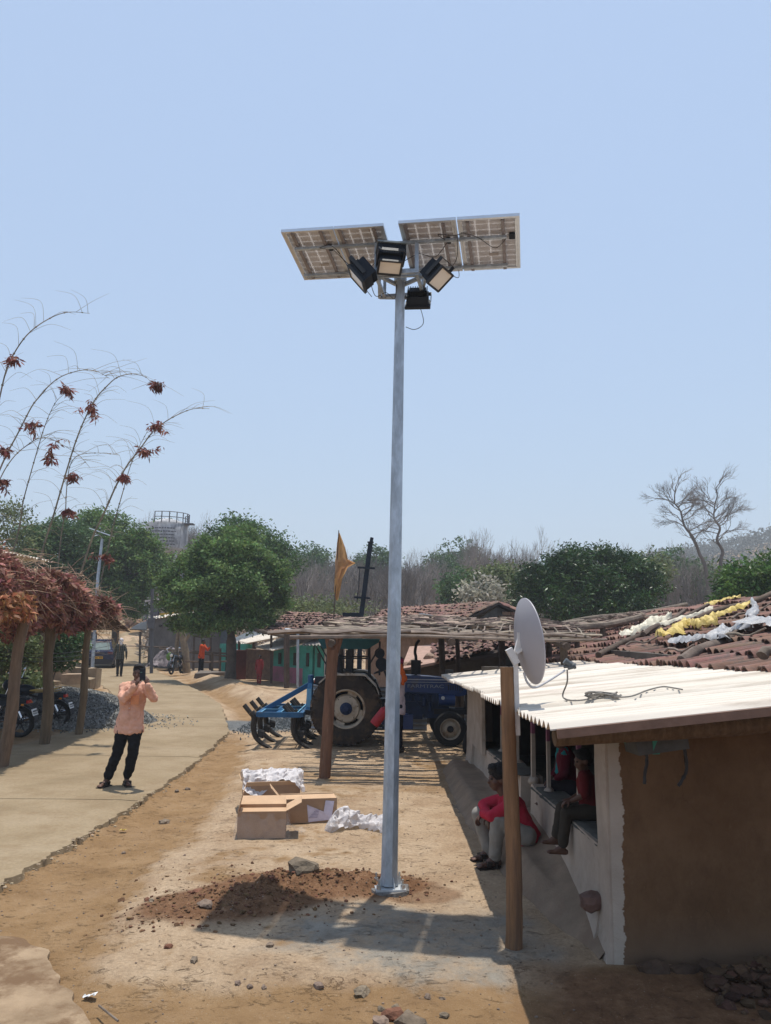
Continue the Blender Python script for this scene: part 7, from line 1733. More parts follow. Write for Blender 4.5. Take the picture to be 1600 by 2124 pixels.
for i in range(330):
    Yd = q.uniform(58, 100); px_ = q.choice((q.uniform(560, 1110), q.uniform(560, 1110), q.uniform(1300, 1480), q.uniform(1080, 1500), q.uniform(230, 420)))
    g = site(px_, 1309, Yd); X_ = g.x
    ttop = q.gauss(1166, 16) if not (960 < px_ < 1100) else q.gauss(1150, 20)
    if px_ < 430: ttop = q.uniform(1080, 1120); Yd = q.uniform(85, 100); X_ = site(px_, 1309, Yd).x
    h = site(px_, ttop, Yd).z - far_rise(X_, Yd); h = max(3.5, min(13, h)); s_ = h / 8.3
    o = bpy.data.objects.new('bare_tree', q.choice(pm)); col.objects.link(o); o.location = (X_, Yd, far_rise(X_, Yd)); o.scale = (s_ * q.uniform(.8, 1.05), s_ * .9, s_); o.rotation_euler.z = q.uniform(0, 6.28)
    tag(o, 'bare grey tree among many in the dry wood behind the village', 'tree', 'leafless trees of the dry wood'); cnt += 1
    if cnt >= 280: break
def bigbare(label, basep, pts, Yd, seed, rr=.2):
    W3 = [site(x, y, Yd) for x, y in pts]; W3[0].z = far_rise(W3[0].x, Yd); o = thing('tall_bare_tree', label, 'tree', W3[0], 0, 'two tall bare trees')
    P_ = wire(W3); n = len(P_); b = MB(); b.tube(P_, [rr * .85 * (1 - .78 * i / n) for i in range(n)], 8, jit=.05); q = random.Random(seed)
    for i in range(int(n * .42), n, 1):
        for k in range((i % 2) if i < n * .7 else 1):
            a = V((q.choice((-1, 1)) * q.uniform(.4, 1), q.uniform(-.5, .5), q.uniform(.25, 1.0))).normalized(); branchy(b, P_[i], a, q.uniform(.7, 1.25) * (1.15 - .3 * i / n), rr * .20, 0, q, 5, .04, .5)
    branchy(b, P_[-1], V((.1, 0, 1)).normalized(), 1.3, rr * .28, 0, q, 4, .05, .55)
    b.build('branches', GREYD, o, smooth=50, world=True)
bigbare('left one of two tall bare trees standing above the right tile roof', 0, [(1478, 1262), (1466, 1190), (1452, 1150), (1438, 1115), (1420, 1090), (1412, 1060), (1400, 1045)], 58, 3)
bigbare('right one of two tall bare trees, its trunk kinked, above the right tile roof', 0, [(1494, 1262), (1495, 1180), (1500, 1145), (1488, 1120), (1494, 1095), (1482, 1075), (1484, 1045)], 60, 8)
b = MB()
# undergrowth and far woods, uncountable
rgb = np.random.default_rng(5); N = 62000
Yv = rgb.uniform(50, 105, N); pxv = rgb.uniform(-300, 2050, N); Xv = (pxv - 800) / 1600 * Yv
keep = ~((pxv < 300) & (Yv < 80)); Yv, Xv = Yv[keep], Xv[keep]
g0 = np.array([far_rise(a, b2) for a, b2 in zip(Xv, Yv)]); zz_ = g0 + rgb.gamma(2.0, .62, len(Xv)) * (Yv / 80)
v, f = leaves_np(np.stack([Xv, Yv, zz_], 1), .50, rgb, aspect=.22, droop=-.6); o = npmesh('dry_undergrowth', v, f, BRUSH); tag(o, 'brown leafless undergrowth filling the wood behind the village roofs', 'undergrowth', kind='stuff')
N = 210000; Yv = rgb.uniform(105, 430, N); Xv = rgb.uniform(-.8, .95, N) * Yv; g0 = np.array([far_rise(a, b2) for a, b2 in zip(Xv, Yv)]); zz_ = g0 + rgb.uniform(0, 1, N) ** .7 * (6.5 + 2 * np.sin(Xv * .12) * np.sin(Yv * .1))
v, f = leaves_np(np.stack([Xv, Yv, zz_], 1), 1.25, rgb, aspect=.55); o = npmesh('distant_wood', v, f, FARW); tag(o, 'distant wood covering the rising ground and the hill at the right', 'forest', kind='stuff')
N = 5200; cc = np.array(site(625, 1262, 46)); c = cc + rgb.normal(size=(N, 3)) * np.array([1.9, 1.2, .32]); v, f = leaves_np(c, .2, rgb, aspect=.4); o = npmesh('green_scrub', v, f, OLIVE); center(o); tag(o, 'low yellow green scrub behind the far tile roof left of the flag', 'shrub')
for x, y, rx, Yd, lb, n in ((108, 1335, 1.15, 24.5, 'leafy green bush behind the leaf shelter above the stone steps', 7000), (50, 1430, .7, 20.5, 'small bush growing behind the motorcycles under the leaf shelter', 2600), (20, 1350, .9, 21, 'grey green creeper against the wall at the left edge', 2600)):
    c0 = site(x, y, Yd); N = n; d = rgb.normal(size=(N, 3)); d /= np.linalg.norm(d, axis=1)[:, None]; c = np.array(c0) + d * rx * np.array([1, .8, .75]) * rgb.uniform(.5, 1.05, N)[:, None]; c[:, 2] = np.maximum(c[:, 2], .05)
    o = thing('bush', lb, 'bush', (c0.x, c0.y, 0)); v, f = leaves_np(c, .13, rgb, aspect=.5); npmesh('foliage', v - np.array(o.location), f, NEEMD if x > 100 else OLIVE, o)
    b = MB(); [b.tube([V((c0.x + rnd.uniform(-.1, .1), c0.y, 0)), c0 + V((rnd.uniform(-.5, .5) * rx, rnd.uniform(-.4, .4) * rx, rnd.uniform(-.2, .4) * rx))], [.03, .01], 5) for _ in range(7)]; b.build('stem', WOODB, o, world=True)

# ------------------------------------------------------------------ village houses
BRICK = mat('mud_brick', (.20, .125, .085), rough=.95, var=.25, scale=6, bump=.4)
def wallq(p0, p1, z0, z1a, z1b, th=.22):
    p0, p1 = V(p0), V(p1); d = (p1 - p0); d.z = 0; d.normalize(); n_ = V((-d.y, d.x, 0)) * th; b = MB(); q0 = V((p0.x, p0.y, z0)); q1 = V((p1.x, p1.y, z0)); q2 = V((p1.x, p1.y, z1b)); q3 = V((p0.x, p0.y, z1a))
    if n_.y < 0: n_ = -n_
    b.add([q0, q1, q2, q3, q0 + n_, q1 + n_, q2 + n_, q3 + n_], [(0, 1, 2, 3), (7, 6, 5, 4), (0, 4, 5, 1), (1, 5, 6, 2), (2, 6, 7, 3), (3, 7, 4, 0)]); return b
tl2 = tile_bm(L=.5, r=.10).mesh('tile', TILE, 60)
def tiled(parent, E0, E1, R0, R1, nrow, ncol, nparts, seed, jitter=1.0, mass_name='tile_mass'):
    """tiles laid from eave E0-E1 up to ridge R0-R1"""
    q = random.Random(seed); E0, E1, R0, R1 = map(V, (E0, E1, R0, R1)); cells = []
    for r_ in range(nrow):
        for c in range(ncol):
            u = (c + .5) / ncol; v = (r_ + .4) / nrow; p = E0.lerp(E1, u).lerp(R0.lerp(R1, u), v); cells.append((p.y, p, u))
    cells.sort(key=lambda t: t[0]); ms = MB(); inv = V(parent.location); bt = tile_bm(L=.5, r=.10, n=4)
    up0 = None
    for i, (_, p, u) in enumerate(cells):
        if q.random() < .04: continue
        al = (R0.lerp(R1, u) - E0.lerp(E1, u)).normalized(); ac = (E1 - E0).normalized(); n_ = al.cross(ac).normalized()
        if n_.z < 0: n_ = -n_
        ac = n_.cross(al) * 1
        L = (R0.lerp(R1, u) - E0.lerp(E1, u)).length / nrow * 1.3 / .5; w_ = (E1 - E0).length / ncol / .17
        M = Matrix.Translation(p + n_ * (.05 + q.uniform(-.01, .02) * jitter + .05 * mn.noise(p * .8))) @ Matrix((al, ac, n_)).transposed().to_4x4() @ Matrix.Rotation(q.gauss(0, .09) * jitter, 4, 'Z') @ Matrix.Rotation(.06 + q.gauss(0, .03) * jitter, 4, 'Y') @ Matrix.Diagonal((L, w_, w_, 1))
        if i < nparts: inst('tile', tl2, parent, Matrix.Translation(-inv) @ M)
        else: ms.add([M @ V(t) for t in bt.v], bt.f)
    if ms.v: tag(ms.build(mass_name, TILES, parent, smooth=60, world=True), kind='stuff')
    b = MB(); b.add([E0, E1, R1, R0] + [k - V((0, 0, .08)) for k in (E0, E1, R1, R0)], [(0, 1, 2, 3), (7, 6, 5, 4), (0, 4, 5, 1), (1, 5, 6, 2), (2, 6, 7, 3), (3, 7, 4, 0)]); b.build('roof_deck', MATS['dark_lath'], parent, smooth=None, world=True)
def hroot(name, label, loc):
    o = bpy.data.objects.new(name, None); col.objects.link(o); o.location = loc; return tag(o, label, 'house')
# A: gabled brick house behind the shelter
A_ = hroot('gabled_house', 'gabled mud brick house with clay tile roof in the middle behind the log shelter', (3, 26, 0))
R0, R1 = site(1035, 1249, 24), site(800, 1266, 31.5); E0, E1 = site(918, 1312, 22.2), site(742, 1300, 28); G1 = site(1165, 1312, 24.6); G2 = R1 + (G1 - R0) * 1.0
tiled(A_, E0, E1, R0, R1, 9, 58, 285, 31, 1.3); tiled(A_, G1, G2, R0, R1, 7, 40, 0, 32, mass_name='rear_tile_mass')
b = MB(); a0, a1, pk = E0 + V((.25, .2, -.15)), G1 + V((-.3, .15, -.15)), R0 + V((0, .2, -.12)); n_ = V((.03, .25, 0))
b.add([V((a0.x, a0.y, 0)), V((a1.x, a1.y, 0)), a1, pk, a0] + [q_ + n_ for q_ in (V((a0.x, a0.y, 0)), V((a1.x, a1.y, 0)), a1, pk, a0)], [(0, 1, 2, 3, 4), (9, 8, 7, 6, 5)] + [(i, 5 + i, 5 + (i + 1) % 5, (i + 1) % 5) for i in range(5)]); b.build('gable_wall', MATS['inner_wall'], A_, smooth=None, world=True)
dlt = (a1 - a0); dlt.z = 0; Ld = dlt.length; dlt.normalize(); bk = MB().box((0, 0, 0), (.30, .05, .10), jit=.006).mesh('brick', mat('brick_unit', (.175, .105, .07), rough=.95, var=.2, bump=.3, rand=.28), None); rz_ = math.atan2(dlt.y, dlt.x); ct = 0
for r_ in range(0, 16):
    z = 1.35 + r_ * .125
    for c in range(int(Ld / .34) + 1):
        t = c * .34 + (.17 if r_ % 2 else 0); p = a0 + dlt * t; top = (a0.z + (pk.z - a0.z) * min(1, t / ((pk - a0).xy.length)) if t < (pk - a0).xy.length else pk.z - (pk.z - a1.z) * (t - (pk - a0).xy.length) / max(.1, Ld - (pk - a0).xy.length))
        if z < top - .1 and t < Ld - .1 and ct < 290:
            inst('brick', bk, A_, Matrix.Translation(V((p.x, p.y, z)) - V((.01, .02, 0)) - V(A_.location)) @ Matrix.Rotation(rz_, 4, 'Z')); ct += 1
b = wallq(E0 + V((.3, .3, 0)), E1 + V((.3, .3, 0)), 0, E0.z, E1.z); b.build('side_wall', BRICK, A_, smooth=None, world=True)
b = MB().beam(site(872, 1274, 21.5), site(1030, 1303, 20.6), .14, .06); o = b.build('steel_channel', mat('grey_channel', (.30, .32, .33), rough=.5, metal=.4), None, smooth=None); center(o); tag(o, 'long grey steel channel lying down the gabled tile roof', 'beam')
# B: low tiled lean-to behind the tractor
B_ = hroot('low_tiled_shed', 'low shed with broken clay tiles and rocks on its roof behind the tractor hood', (2, 19.5, 0))
E0, E1, R0, R1 = site(832, 1392, 18.5), site(1075, 1345, 19.2), site(850, 1345, 21.3), site(1075, 1326, 21.5)
tiled(B_, E0.lerp(E1, .28), E1, R0.lerp(R1, .2), R1, 7, 17, 119, 41, 2.2)
b = MB(); k = .06; b.add([E0, E0.lerp(E1, .34), R0.lerp(R1, .3), R0] + [t + V((0, 0, .05)) for t in (E0, E0.lerp(E1, .34), R0.lerp(R1, .3), R0)], [(3, 2, 1, 0), (4, 5, 6, 7), (0, 1, 5, 4), (1, 2, 6, 5), (2, 3, 7, 6), (3, 0, 4, 7)]); b.build('flat_roof_slab', mat('pinkish_slab', (.34, .22, .17), rough=.9, bump=.2), B_, smooth=None, world=True)
wallq(E0 + V((0, .3, 0)), E1 + V((0, .3, 0)), 0, E0.z - .05, E1.z - .05).build('wall', INNER, B_, smooth=None, world=True)
for i, (x, y, r_, lb) in enumerate(((836, 1383, .17, 'left rock holding down the low shed roof'), (860, 1380, .20, 'middle rock holding down the low shed roof'), (893, 1365, .16, 'right rock holding down the low shed roof'))):
    o = MB().rock((0, 0, 0), (r_, r_ * .8, r_ * .7), i + 20, .7, .4).build('rock', mat('roof_rock', (.25, .17, .12), bump=.5), None, smooth=None); o.location = site(x, y, 18.9 if i < 2 else 19.4); tag(o, lb, 'rock', 'rocks on the low shed roof')
for x0, x1, y0, y1 in ((838, 905, 1352, 1335), (905, 1060, 1360, 1340)):
    pass
# hut behind the dish
D_ = hroot('bark_roofed_hut', 'small dark hut with a bark and stick roof behind the satellite dish', (5, 18, 0))
wallq(site(1050, 1400, 17.5), site(1200, 1400, 18.5), 0, 1.75, 1.55).build('wall', INNER, D_, smooth=None, world=True)
wallq(site(1120, 1400, 23), site(1500, 1400, 26), 0, 1.9, 2.0).build('back_wall', INNER, D_, smooth=None, world=True)
pts0, pts1 = site(1105, 1325, 17.3), site(1185, 1380, 17.6)
for i in range(14):
    o = MB().tube([pts0 + V((0, .12 * i, .02 * i)), pts0.lerp(pts1, .5) + V((rnd.uniform(-.1, .1), .12 * i, .05)), pts1 + V((rnd.uniform(-.15, .1), .12 * i, 0))], rnd.uniform(.03, .05), 6, jit=.2, flat=.5).build('roof_stick', WOODG, D_, smooth=None, world=True)
# side shelter strip running right over the courtyard
S_ = bpy.data.objects.new('stick_shelter', None); col.objects.link(S_); S_.location = (5, 17, 0); tag(S_, 'long stick and bark roof strip joining the log shelter to the tiled house', 'shelter')
s0, s1, s2, s3 = site(1115, 1322, 15.5), site(1330, 1280, 17.5), site(1330, 1272, 20), site(1115, 1308, 19)
for i in range(230):
    u, v = rnd.random(), rnd.random(); p = s0.lerp(s1, u).lerp(s3.lerp(s2, u), v) + V((0, 0, rnd.uniform(0, .07))); M = Matrix.Translation(p - V(S_.location)) @ Matrix.Rotation(rnd.gauss(.4, .3), 4, 'Z') @ Matrix.Rotation(rnd.gauss(0, .08), 4, 'Y'); inst('bark_piece', rnd.choice(var), S_, M)
for a_, b_, r_ in ((s0, s1, .07), (s3, s2, .06), (site(1120, 1303, 19.5), site(1425, 1253, 22), .05), (site(1118, 1312, 17.5), site(1400, 1268, 20), .04)): MB().tube(wire([a_, a_.lerp(b_, .33) + V((0, 0, .05)), a_.lerp(b_, .66) - V((0, 0, .03)), b_]), r_, 8, jit=.1).build('pole', WOODG, S_, world=True)
for u in (.1, .35, .6): p = s0.lerp(s1, u); MB().tube([V((p.x, p.y, 0)), p], .06, 8, jit=.08).build('post', DARKW, S_, world=True)
# C: turquoise and pink hut with sheet awning
C_ = hroot('turquoise_hut', 'hut with turquoise and pink wall under pale sheet awnings and dark tiles', (-4, 32, 0))
TEALW = mat('turquoise_wall', (.055, .30, .235), rough=.8, var=.15, scale=3, bump=.15, stain=(.05, .2, .16), sscale=2); PINKW = mat('pink_wall', (.36, .135, .19), rough=.85, var=.12, scale=4, bump=.15, stain=(.25, .12, .14), sscale=2)
W0, W1 = V((-4.72, 33.6, 0)), V((-2.3, 30.4, 0)); th = (W1 - W0).normalized(); H1 = 1.85
def seg(t0, t1, z0, z1, m, name, off=0, thk=.2):
    a, b2 = W0.lerp(W1, t0), W0.lerp(W1, t1); nn_ = V((th.y, -th.x, 0)); nn_ = nn_ if nn_.y < 0 else -nn_; return wallq(a + nn_ * off, b2 + nn_ * off, z0, z1 if z1 < 1.5 else 1.27 + .5 * t0, z1 if z1 < 1.5 else 1.27 + .5 * t1, thk).build(name, m, C_, smooth=None, world=True)
seg(0, .62, .62, H1, TEALW, 'wall'); seg(0, .62, 0, .62, PINKW, 'wall_base', .01); seg(.62, .80, 0, H1, TEALW, 'door', .04); seg(.84, 1.0, 0, H1, TEALW, 'door', .04); seg(.80, .84, 0, H1, MATS['dark_door'], 'door_gap', -.03); seg(1.0, 1.28, 0, H1, mat('cream_wall', (.5, .42, .37), bump=.15), 'cream_wall')
for t0 in (.13, .44, .69, .90): seg(t0, t0 + .05, .72, 1.18 + .1 * t0, MATS['dark_door'], 'window', .07, .03)
L0 = V((-6.1, 34.6, 0)); wallq(L0, W0, 0, 1.3, 1.27).build('brick_wall', BRICK, C_, smooth=None, world=True); wallq(V((-6.4, 34.0, 0)), V((-6.0, 34.3, 0)), 0, 1.25, 1.25).build('red_door', mat('red_door_paint', (.16, .05, .04)), C_, smooth=None, world=True)
def sheetq(parent, c, n=26, name='roof_sheet', m=SHEET):
    c = [V(t) for t in c]; b = MB(); amp = .03
    f = lambda s_: (lambda u, v: c[0].lerp(c[1], u).lerp(c[3].lerp(c[2], u), v) + V((0, 0, amp * math.sin(u * n * 6.283) + s_)))
    b.grid(f(0), n * 8, 2); b.grid(f(-.012), n * 8, 2)
    for e in (0, 1): b.grid(lambda u, v: f(0)(u, e).lerp(f(-.012)(u, e), v), n * 8, 1)
    return b.build(name, m, parent, smooth=70, world=True)
sheetq(C_, (site(530, 1342, 33.5), site(567, 1349, 31.0), site(676, 1322, 33.5), site(628, 1309, 37.0)), 14)
sheetq(C_, (site(496, 1330, 38), site(512, 1334, 36), site(622, 1313, 37.5), site(590, 1302, 41)), 14)
sheetq(C_, (site(625, 1338, 30.5), site(680, 1338, 29), site(700, 1325, 29.5), site(660, 1322, 32)), 8, m=mat('grey_old_sheet', (.22, .20, .18), bump=.2))
for x, y0, y1, Yd, r_ in ((595, 1425, 1308, 29.5, .11), (618, 1422, 1315, 30, .055), (563, 1412, 1318, 32, .05)): a = site(x, y0, Yd); a.z = 0; MB().tube([a, site(x, y1, Yd)], r_, 8, jit=.05).build('post', DARKW if r_ != .055 else GALV, C_, world=True)
MB().tube([site(592, 1307, 29.5), site(640, 1312, 29.3)], .07, 8).build('beam', GALV, C_, world=True); MB().tube([site(530, 1307, 31), site(598, 1322, 29.5)], .07, 8).build('beam', DARKW, C_, world=True)
tiled(C_, site(545, 1312, 32), site(700, 1316, 29.5), site(598, 1270, 37), site(715, 1278, 35), 9, 34, 280, 51, 1.3)
E_ = hroot('far_turquoise_house', 'farther turquoise house with a pale sheet roof left of the turquoise and pink hut', (-7.5, 39, 0))
wallq(V((-8.6, 41, 0)), V((-6.6, 38, 0)), 0, 1.4, 1.45).build('wall', TEALW, E_, smooth=None, world=True); wallq(V((-8.0, 39.7, 0)), V((-7.6, 39.1, 0)), 0, 1.6, 1.6).build('door', MATS['dark_door'], E_, smooth=None, world=True); sheetq(E_, (site(470, 1332, 41), site(520, 1336, 38), site(560, 1316, 39), site(520, 1308, 43)), 12)
for x, Yd in ((496, 38), (527, 37.5)): a = site(x, 1400, Yd); a.z = 0; MB().tube([a, site(x, 1330, Yd)], .06, 8).build('post', DARKW, E_, world=True)

# flag and black mast
fp = thing('flag_pole', 'thin pole with a ragged orange pennant above the log shelter', 'flag', site(690, 1300, 22)); MB().tube([V((fp.location.x, 22, 0)), site(692, 1290, 22), site(703, 1100, 22)], [.022, .012], 6).build('pole', DARKW, fp, world=True)
b = MB(); prof = [((703, 1103), (705, 1106)), ((699, 1125), (716, 1135)), ((697, 1150), (722, 1160)), ((695, 1165), (738, 1168)), ((696, 1180), (722, 1178)), ((695, 1200), (711, 1200)), ((694, 1225), (706, 1225)), ((697, 1245), (701, 1246))]
vs = []
for i, (a, c) in enumerate(prof):
    for k in range(7): t = k / 6; p = site(a[0] + (c[0] - a[0]) * t, a[1] + (c[1] - a[1]) * t, 22); p.y += .12 * math.sin(t * 7 + i * .9); vs.append(p)
b.add(vs, [(i * 7 + k, i * 7 + k + 1, (i + 1) * 7 + k + 1, (i + 1) * 7 + k) for i in range(len(prof) - 1) for k in range(6)]); b.build('pennant', leafmat('flag_cloth', (.42, .20, .13), tr=.4, island=0.001, c2=(.66, .40, .13)), fp, smooth=60, world=True)
ms_ = thing('black_mast', 'leaning black steel mast with two crossbars behind the log shelter', 'mast', (-.5, 20, 0)); b = MB(); b.beam(site(748, 1290, 20), site(769, 1126, 20), .12, .12); b.build('column', BLKP, ms_, smooth=None, world=True); a = site(748, 1290, 20); MB().beam(V((a.x - .02, 20, 0)), a, .12, .12).build('column_foot', BLKP, ms_, smooth=None, world=True)
b = MB(); b.tube([site(769, 1130, 20), site(772, 1115, 20)], .045, 8); b.box(site(769, 1125, 20), (.16, .16, .03)); b.build('cap', BLKP, ms_, world=True)
for y, x0, x1 in ((1177, 742, 778), (1239, 735, 768)): MB().beam(site(x0, y, 19.9), site(x1, y + 2, 19.9), .05, .05).build('crossbar', BLKP, ms_, smooth=None, world=True)
MB().tube([site(747, 1178, 19.9), site(741, 1250, 19.9)], .012, 5).build('rod', BLKP, ms_, world=True)
o = MB().box((0, 0, 0), (.46, .4, .19)).build('black_box', BLKP, None, smooth=None); o.location = site(730, 1279, 20.2); MB().beam((0, 0, -.1), (0, 0, -2.3), .05, .05).build('stand', BLKP, o, smooth=None); tag(o, 'flat black box raised beside the foot of the black mast', 'box')

# ------------------------------------------------------------------ far left end of the street
CONCG = mat('old_concrete', (.40, .40, .41), rough=.9, var=.3, scale=1.2, bump=.3, stain=(.22, .22, .225), sscale=1.6, stretch=(1, 1, .5), sthr=.52)
tk = site(346, 1115, 72); tz = site(346, 1088, 72).z; bz = site(346, 1140, 72).z; rT = (site(388, 1110, 72).x - site(303, 1110, 72).x) / 2
wt = thing('water_tank', 'round grey concrete overhead water tank with a railing behind the trees', 'water tank', (tk.x, 72, far_rise(tk.x, 72)))
MB().lathe([(0, bz - .6), (rT * .7, bz - .5), (rT * .98, bz), (rT, bz + .1), (rT, tz), (rT * .97, tz + .08), (rT * .3, tz + .5), (0, tz + .6)], (tk.x, 72, 0), 40).build('tank', CONCG, wt, smooth=40, world=True)
for k in range(6): a = R(60 * k + 20); MB().tube([(tk.x + rT * .8 * math.cos(a), 72 + rT * .8 * math.sin(a), wt.location.z), (tk.x + rT * .8 * math.cos(a), 72 + rT * .8 * math.sin(a), bz - .2)], .16, 8).build('column', CONCG, wt, world=True)
b = MB(); 
for k in range(9): 
    a = R(-110 + 20 * k) if k < 9 else 0; p = V((tk.x + (rT + .05) * math.cos(a - 0), 72 + (rT + .05) * math.sin(a), tz)); b.tube([p, p + V((0, 0, 1.0))], .05, 5)
pr = [V((tk.x + (rT + .05) * math.cos(R(-110 + 20 * k)), 72 + (rT + .05) * math.sin(R(-110 + 20 * k)), tz)) for k in range(9)]
for h in (.5, .97): b.tube([p + V((0, 0, h)) for p in pr], .035, 5)
b.box((tk.x + rT + .25, 71.6, tz + .0), (.8, .8, .12)); b.build('railing', mat('rail_grey', (.10, .10, .11)), wt, world=True)
q = random.Random(6)
for r_ in range(6):
    b = MB(); z = tz - .55 - .30 * r_; a = -2.05
    while a < -.95:
        wda = q.uniform(.05, .14); n2 = 3; vs = [V((tk.x + (rT + .02) * math.cos(a + wda * t / n2), 72 + (rT + .02) * math.sin(a + wda * t / n2), z + s_)) for t in range(n2 + 1) for s_ in (-.05, .05)]; b.add(vs, [(2 * t, 2 * t + 2, 2 * t + 3, 2 * t + 1) for t in range(n2)]); a += wda + q.uniform(.015, .05)
    b.build('painted_line', mat('faded_ink', (.075, .075, .09), bump=0), wt, smooth=None, world=True)
def blk(name, label, cat, parts, loc):
    o = thing(name, label, cat, loc)
    for nm, b_, m_ in parts: b_.build(nm, m_, o, smooth=None, world=True)
    return o
WHW = mat('white_wall', (.50, .47, .46), rough=.9, var=.1, bump=.2, stain=(.38, .32, .30), sscale=1); REDT = mat('red_trim', (.20, .06, .05)); YEL = mat('yellow_wall', (.50, .32, .03), rough=.85, var=.15, bump=.2); GREYW = mat('grey_block_wall', (.15, .135, .13), rough=.95, var=.2, scale=2, bump=.3)
a0, a1 = site(306, 1290, 62), site(352, 1290, 60); gb = far_rise(a0.x, 61)
bl = blk('white_building', 'white painted building with red trim at the end of the street', 'building', [('wall', wallq(a0, a1, gb, site(306, 1232, 62).z, site(352, 1222, 60).z, 3.0), WHW), ('roof_trim', MB().beam(site(303, 1229, 61.8), site(354, 1217, 59.8), .3, .25), REDT), ('canopy', MB().box(site(323, 1246, 60.5), (1.7, 1.0, .16)), REDT), ('door', MB().box(site(312, 1272, 61.0), (.5, .3, 1.6)), mat('grey_shutter', (.12, .12, .15))), ('shutter', MB().box(site(324, 1270, 60.8), (.4, .3, 1.6)), MATS['grey_shutter'])], (a0.x, 61, gb))
b = MB(); [b.box(site(318 + 7 * k, 1236, 60.0), (.16, .05, .2)) for k in range(4)]; b.build('wall_lettering', mat('red_letter', (.4, .12, .12)), bl, smooth=None, world=True)
blk('yellow_wall', 'yellow wall with dark written lines behind the rail fence', 'wall', [('wall', wallq(site(385, 1350, 46), site(437, 1348, 45), .0, site(385, 1310, 46).z, site(437, 1302, 45).z), YEL), ('wall_base', wallq(site(385, 1350, 45.8), site(475, 1348, 44.2), .0, site(385, 1342, 45.8).z, site(475, 1342, 44.2).z), GREYW), ('grey_bay', wallq(site(438, 1350, 44.8), site(476, 1348, 44), 0, site(438, 1304, 44.8).z, site(476, 1304, 44).z), mat('blue_grey_wall', (.10, .12, .14)))] + [('written_line', MB().beam(site(398, 1312 + 8 * k, 44.8), site(430 - 5 * (k % 2), 1311 + 8 * k, 44.6), .02, .05), MATS['faded_ink']) for k in range(4)], (site(410, 1350, 45).x, 45, 0))
blk('yellow_building', 'yellow fronted building half hidden behind the middle neem tree', 'building', [('wall', wallq(site(330, 1300, 58), site(425, 1290, 54), far_rise(-16, 56), site(330, 1272, 58).z, site(425, 1262, 54).z, 2.0), YEL), ('upper_wall', wallq(site(340, 1300, 58.5), site(425, 1290, 54.5), far_rise(-16, 56), site(340, 1235, 58.5).z, site(425, 1230, 54.5).z, 2.0), WHW)], (site(380, 1300, 56).x, 56, far_rise(-15, 56)))
g0, g1 = site(307, 1352, 46), site(396, 1345, 43)
gsh = blk('grey_shack', 'grey block shack with a thin pale roof edge beyond the dead stump', 'hut', [('wall', wallq(g0, g1, -.1, site(307, 1286, 46).z, site(396, 1272, 43).z, 2.5), GREYW), ('vent', MB().box(site(333, 1298, 45), (.1, .3, .1)), MATS['dark_door'])], (g0.x, 45, 0)); sheetq(gsh, (site(303, 1286, 46), site(402, 1270, 42.8), site(410, 1266, 47), site(312, 1280, 50)), 16)
blk('gate_frame', 'white posts with a blue crossbar standing before the white building', 'gate', [('post', MB().beam(site(313, 1290, 58), site(313, 1171, 58), .32, .32), WHW), ('post', MB().beam(site(347, 1290, 59), site(347, 1176, 59), .3, .3), WHW), ('crossbar', MB().beam(site(311, 1192, 57.9), site(350, 1192, 58.5), .2, .28), mat('pale_blue_paint', (.20, .27, .42)))], site(313, 1300, 58))
sl2 = thing('road_lamp', 'solar road lamp on a galvanised pole rising behind the leaf shelter', 'street light', site(203, 1340, 30)); sl2.location.z = 0; a = site(203, 1200, 30); MB().tube([V((site(198, 1300, 30).x, 30, 0)), a, site(212, 1118, 30)], [.07, .055], 8).build('pole', GALV, sl2, world=True)
MB().beam(site(190, 1097, 30), site(233, 1112, 30), .5, .04).build('lamp_panel', ALU, sl2, smooth=None, world=True); MB().tube(wire([site(212, 1118, 30), site(206, 1110, 29.8), site(196, 1112, 29.6)]), .02, 6).build('lamp_arm', GALV, sl2, world=True)
sp = thing('notice_pole', 'grey pole with a small box and crossbar beside the grey shack', 'pole', site(314, 1400, 38)); sp.location.z = 0; MB().beam(V((sp.location.x, 38, 0)), site(316, 1222, 38), .13, .13).build('pole', MATS['rail_grey'], sp, smooth=None, world=True); MB().box(site(314, 1293, 37.9), (.3, .2, .5)).build('meter_box', MATS['rail_grey'], sp, smooth=None, world=True); MB().beam(site(301, 1247, 38), site(330, 1243, 38), .1, .08).build('crossbar', WHW, sp, smooth=None, world=True)
# dead stump, fence, debris, slab
ds = thing('dead_stump', 'pale dead forked trunk with cut limbs standing by the motorcycle', 'dead tree', site(387, 1396, 38.4)); ds.location.z = 0; d0 = site(387, 1396, 38.4); d0.z = 0
b = MB(); b.tube(wire([d0, site(384, 1350, 38.4), site(379, 1318, 38.4), site(377, 1290, 38.4), site(376, 1270, 38.4)]), [.20, .09], 9, jit=.08); b.tube(wire([site(382, 1335, 38.4), site(390, 1320, 38.4), site(392, 1318, 38.3)]), [.1, .05], 7); b.tube(wire([site(377, 1290, 38.4), site(368, 1285, 38.4), site(352, 1288, 38.4)]), [.07, .03], 6); b.tube(wire([site(366, 1392, 38.6), site(367, 1340, 38.6), site(370, 1300, 38.6), site(364, 1280, 38.6)]), [.13, .05], 8, jit=.08); b.tube(wire([site(376, 1396, 38.5), site(360, 1355, 38.4), site(352, 1345, 38.4)]), [.08, .03], 6)
b.build('trunk', mat('pale_dead_wood', (.24, .18, .12), var=.25, bump=.4), ds, smooth=50, world=True)
fn_ = thing('rail_fence', 'low rail fence of rough posts and poles across the yard behind the orange shirted man', 'fence', (-9, 39, 0))
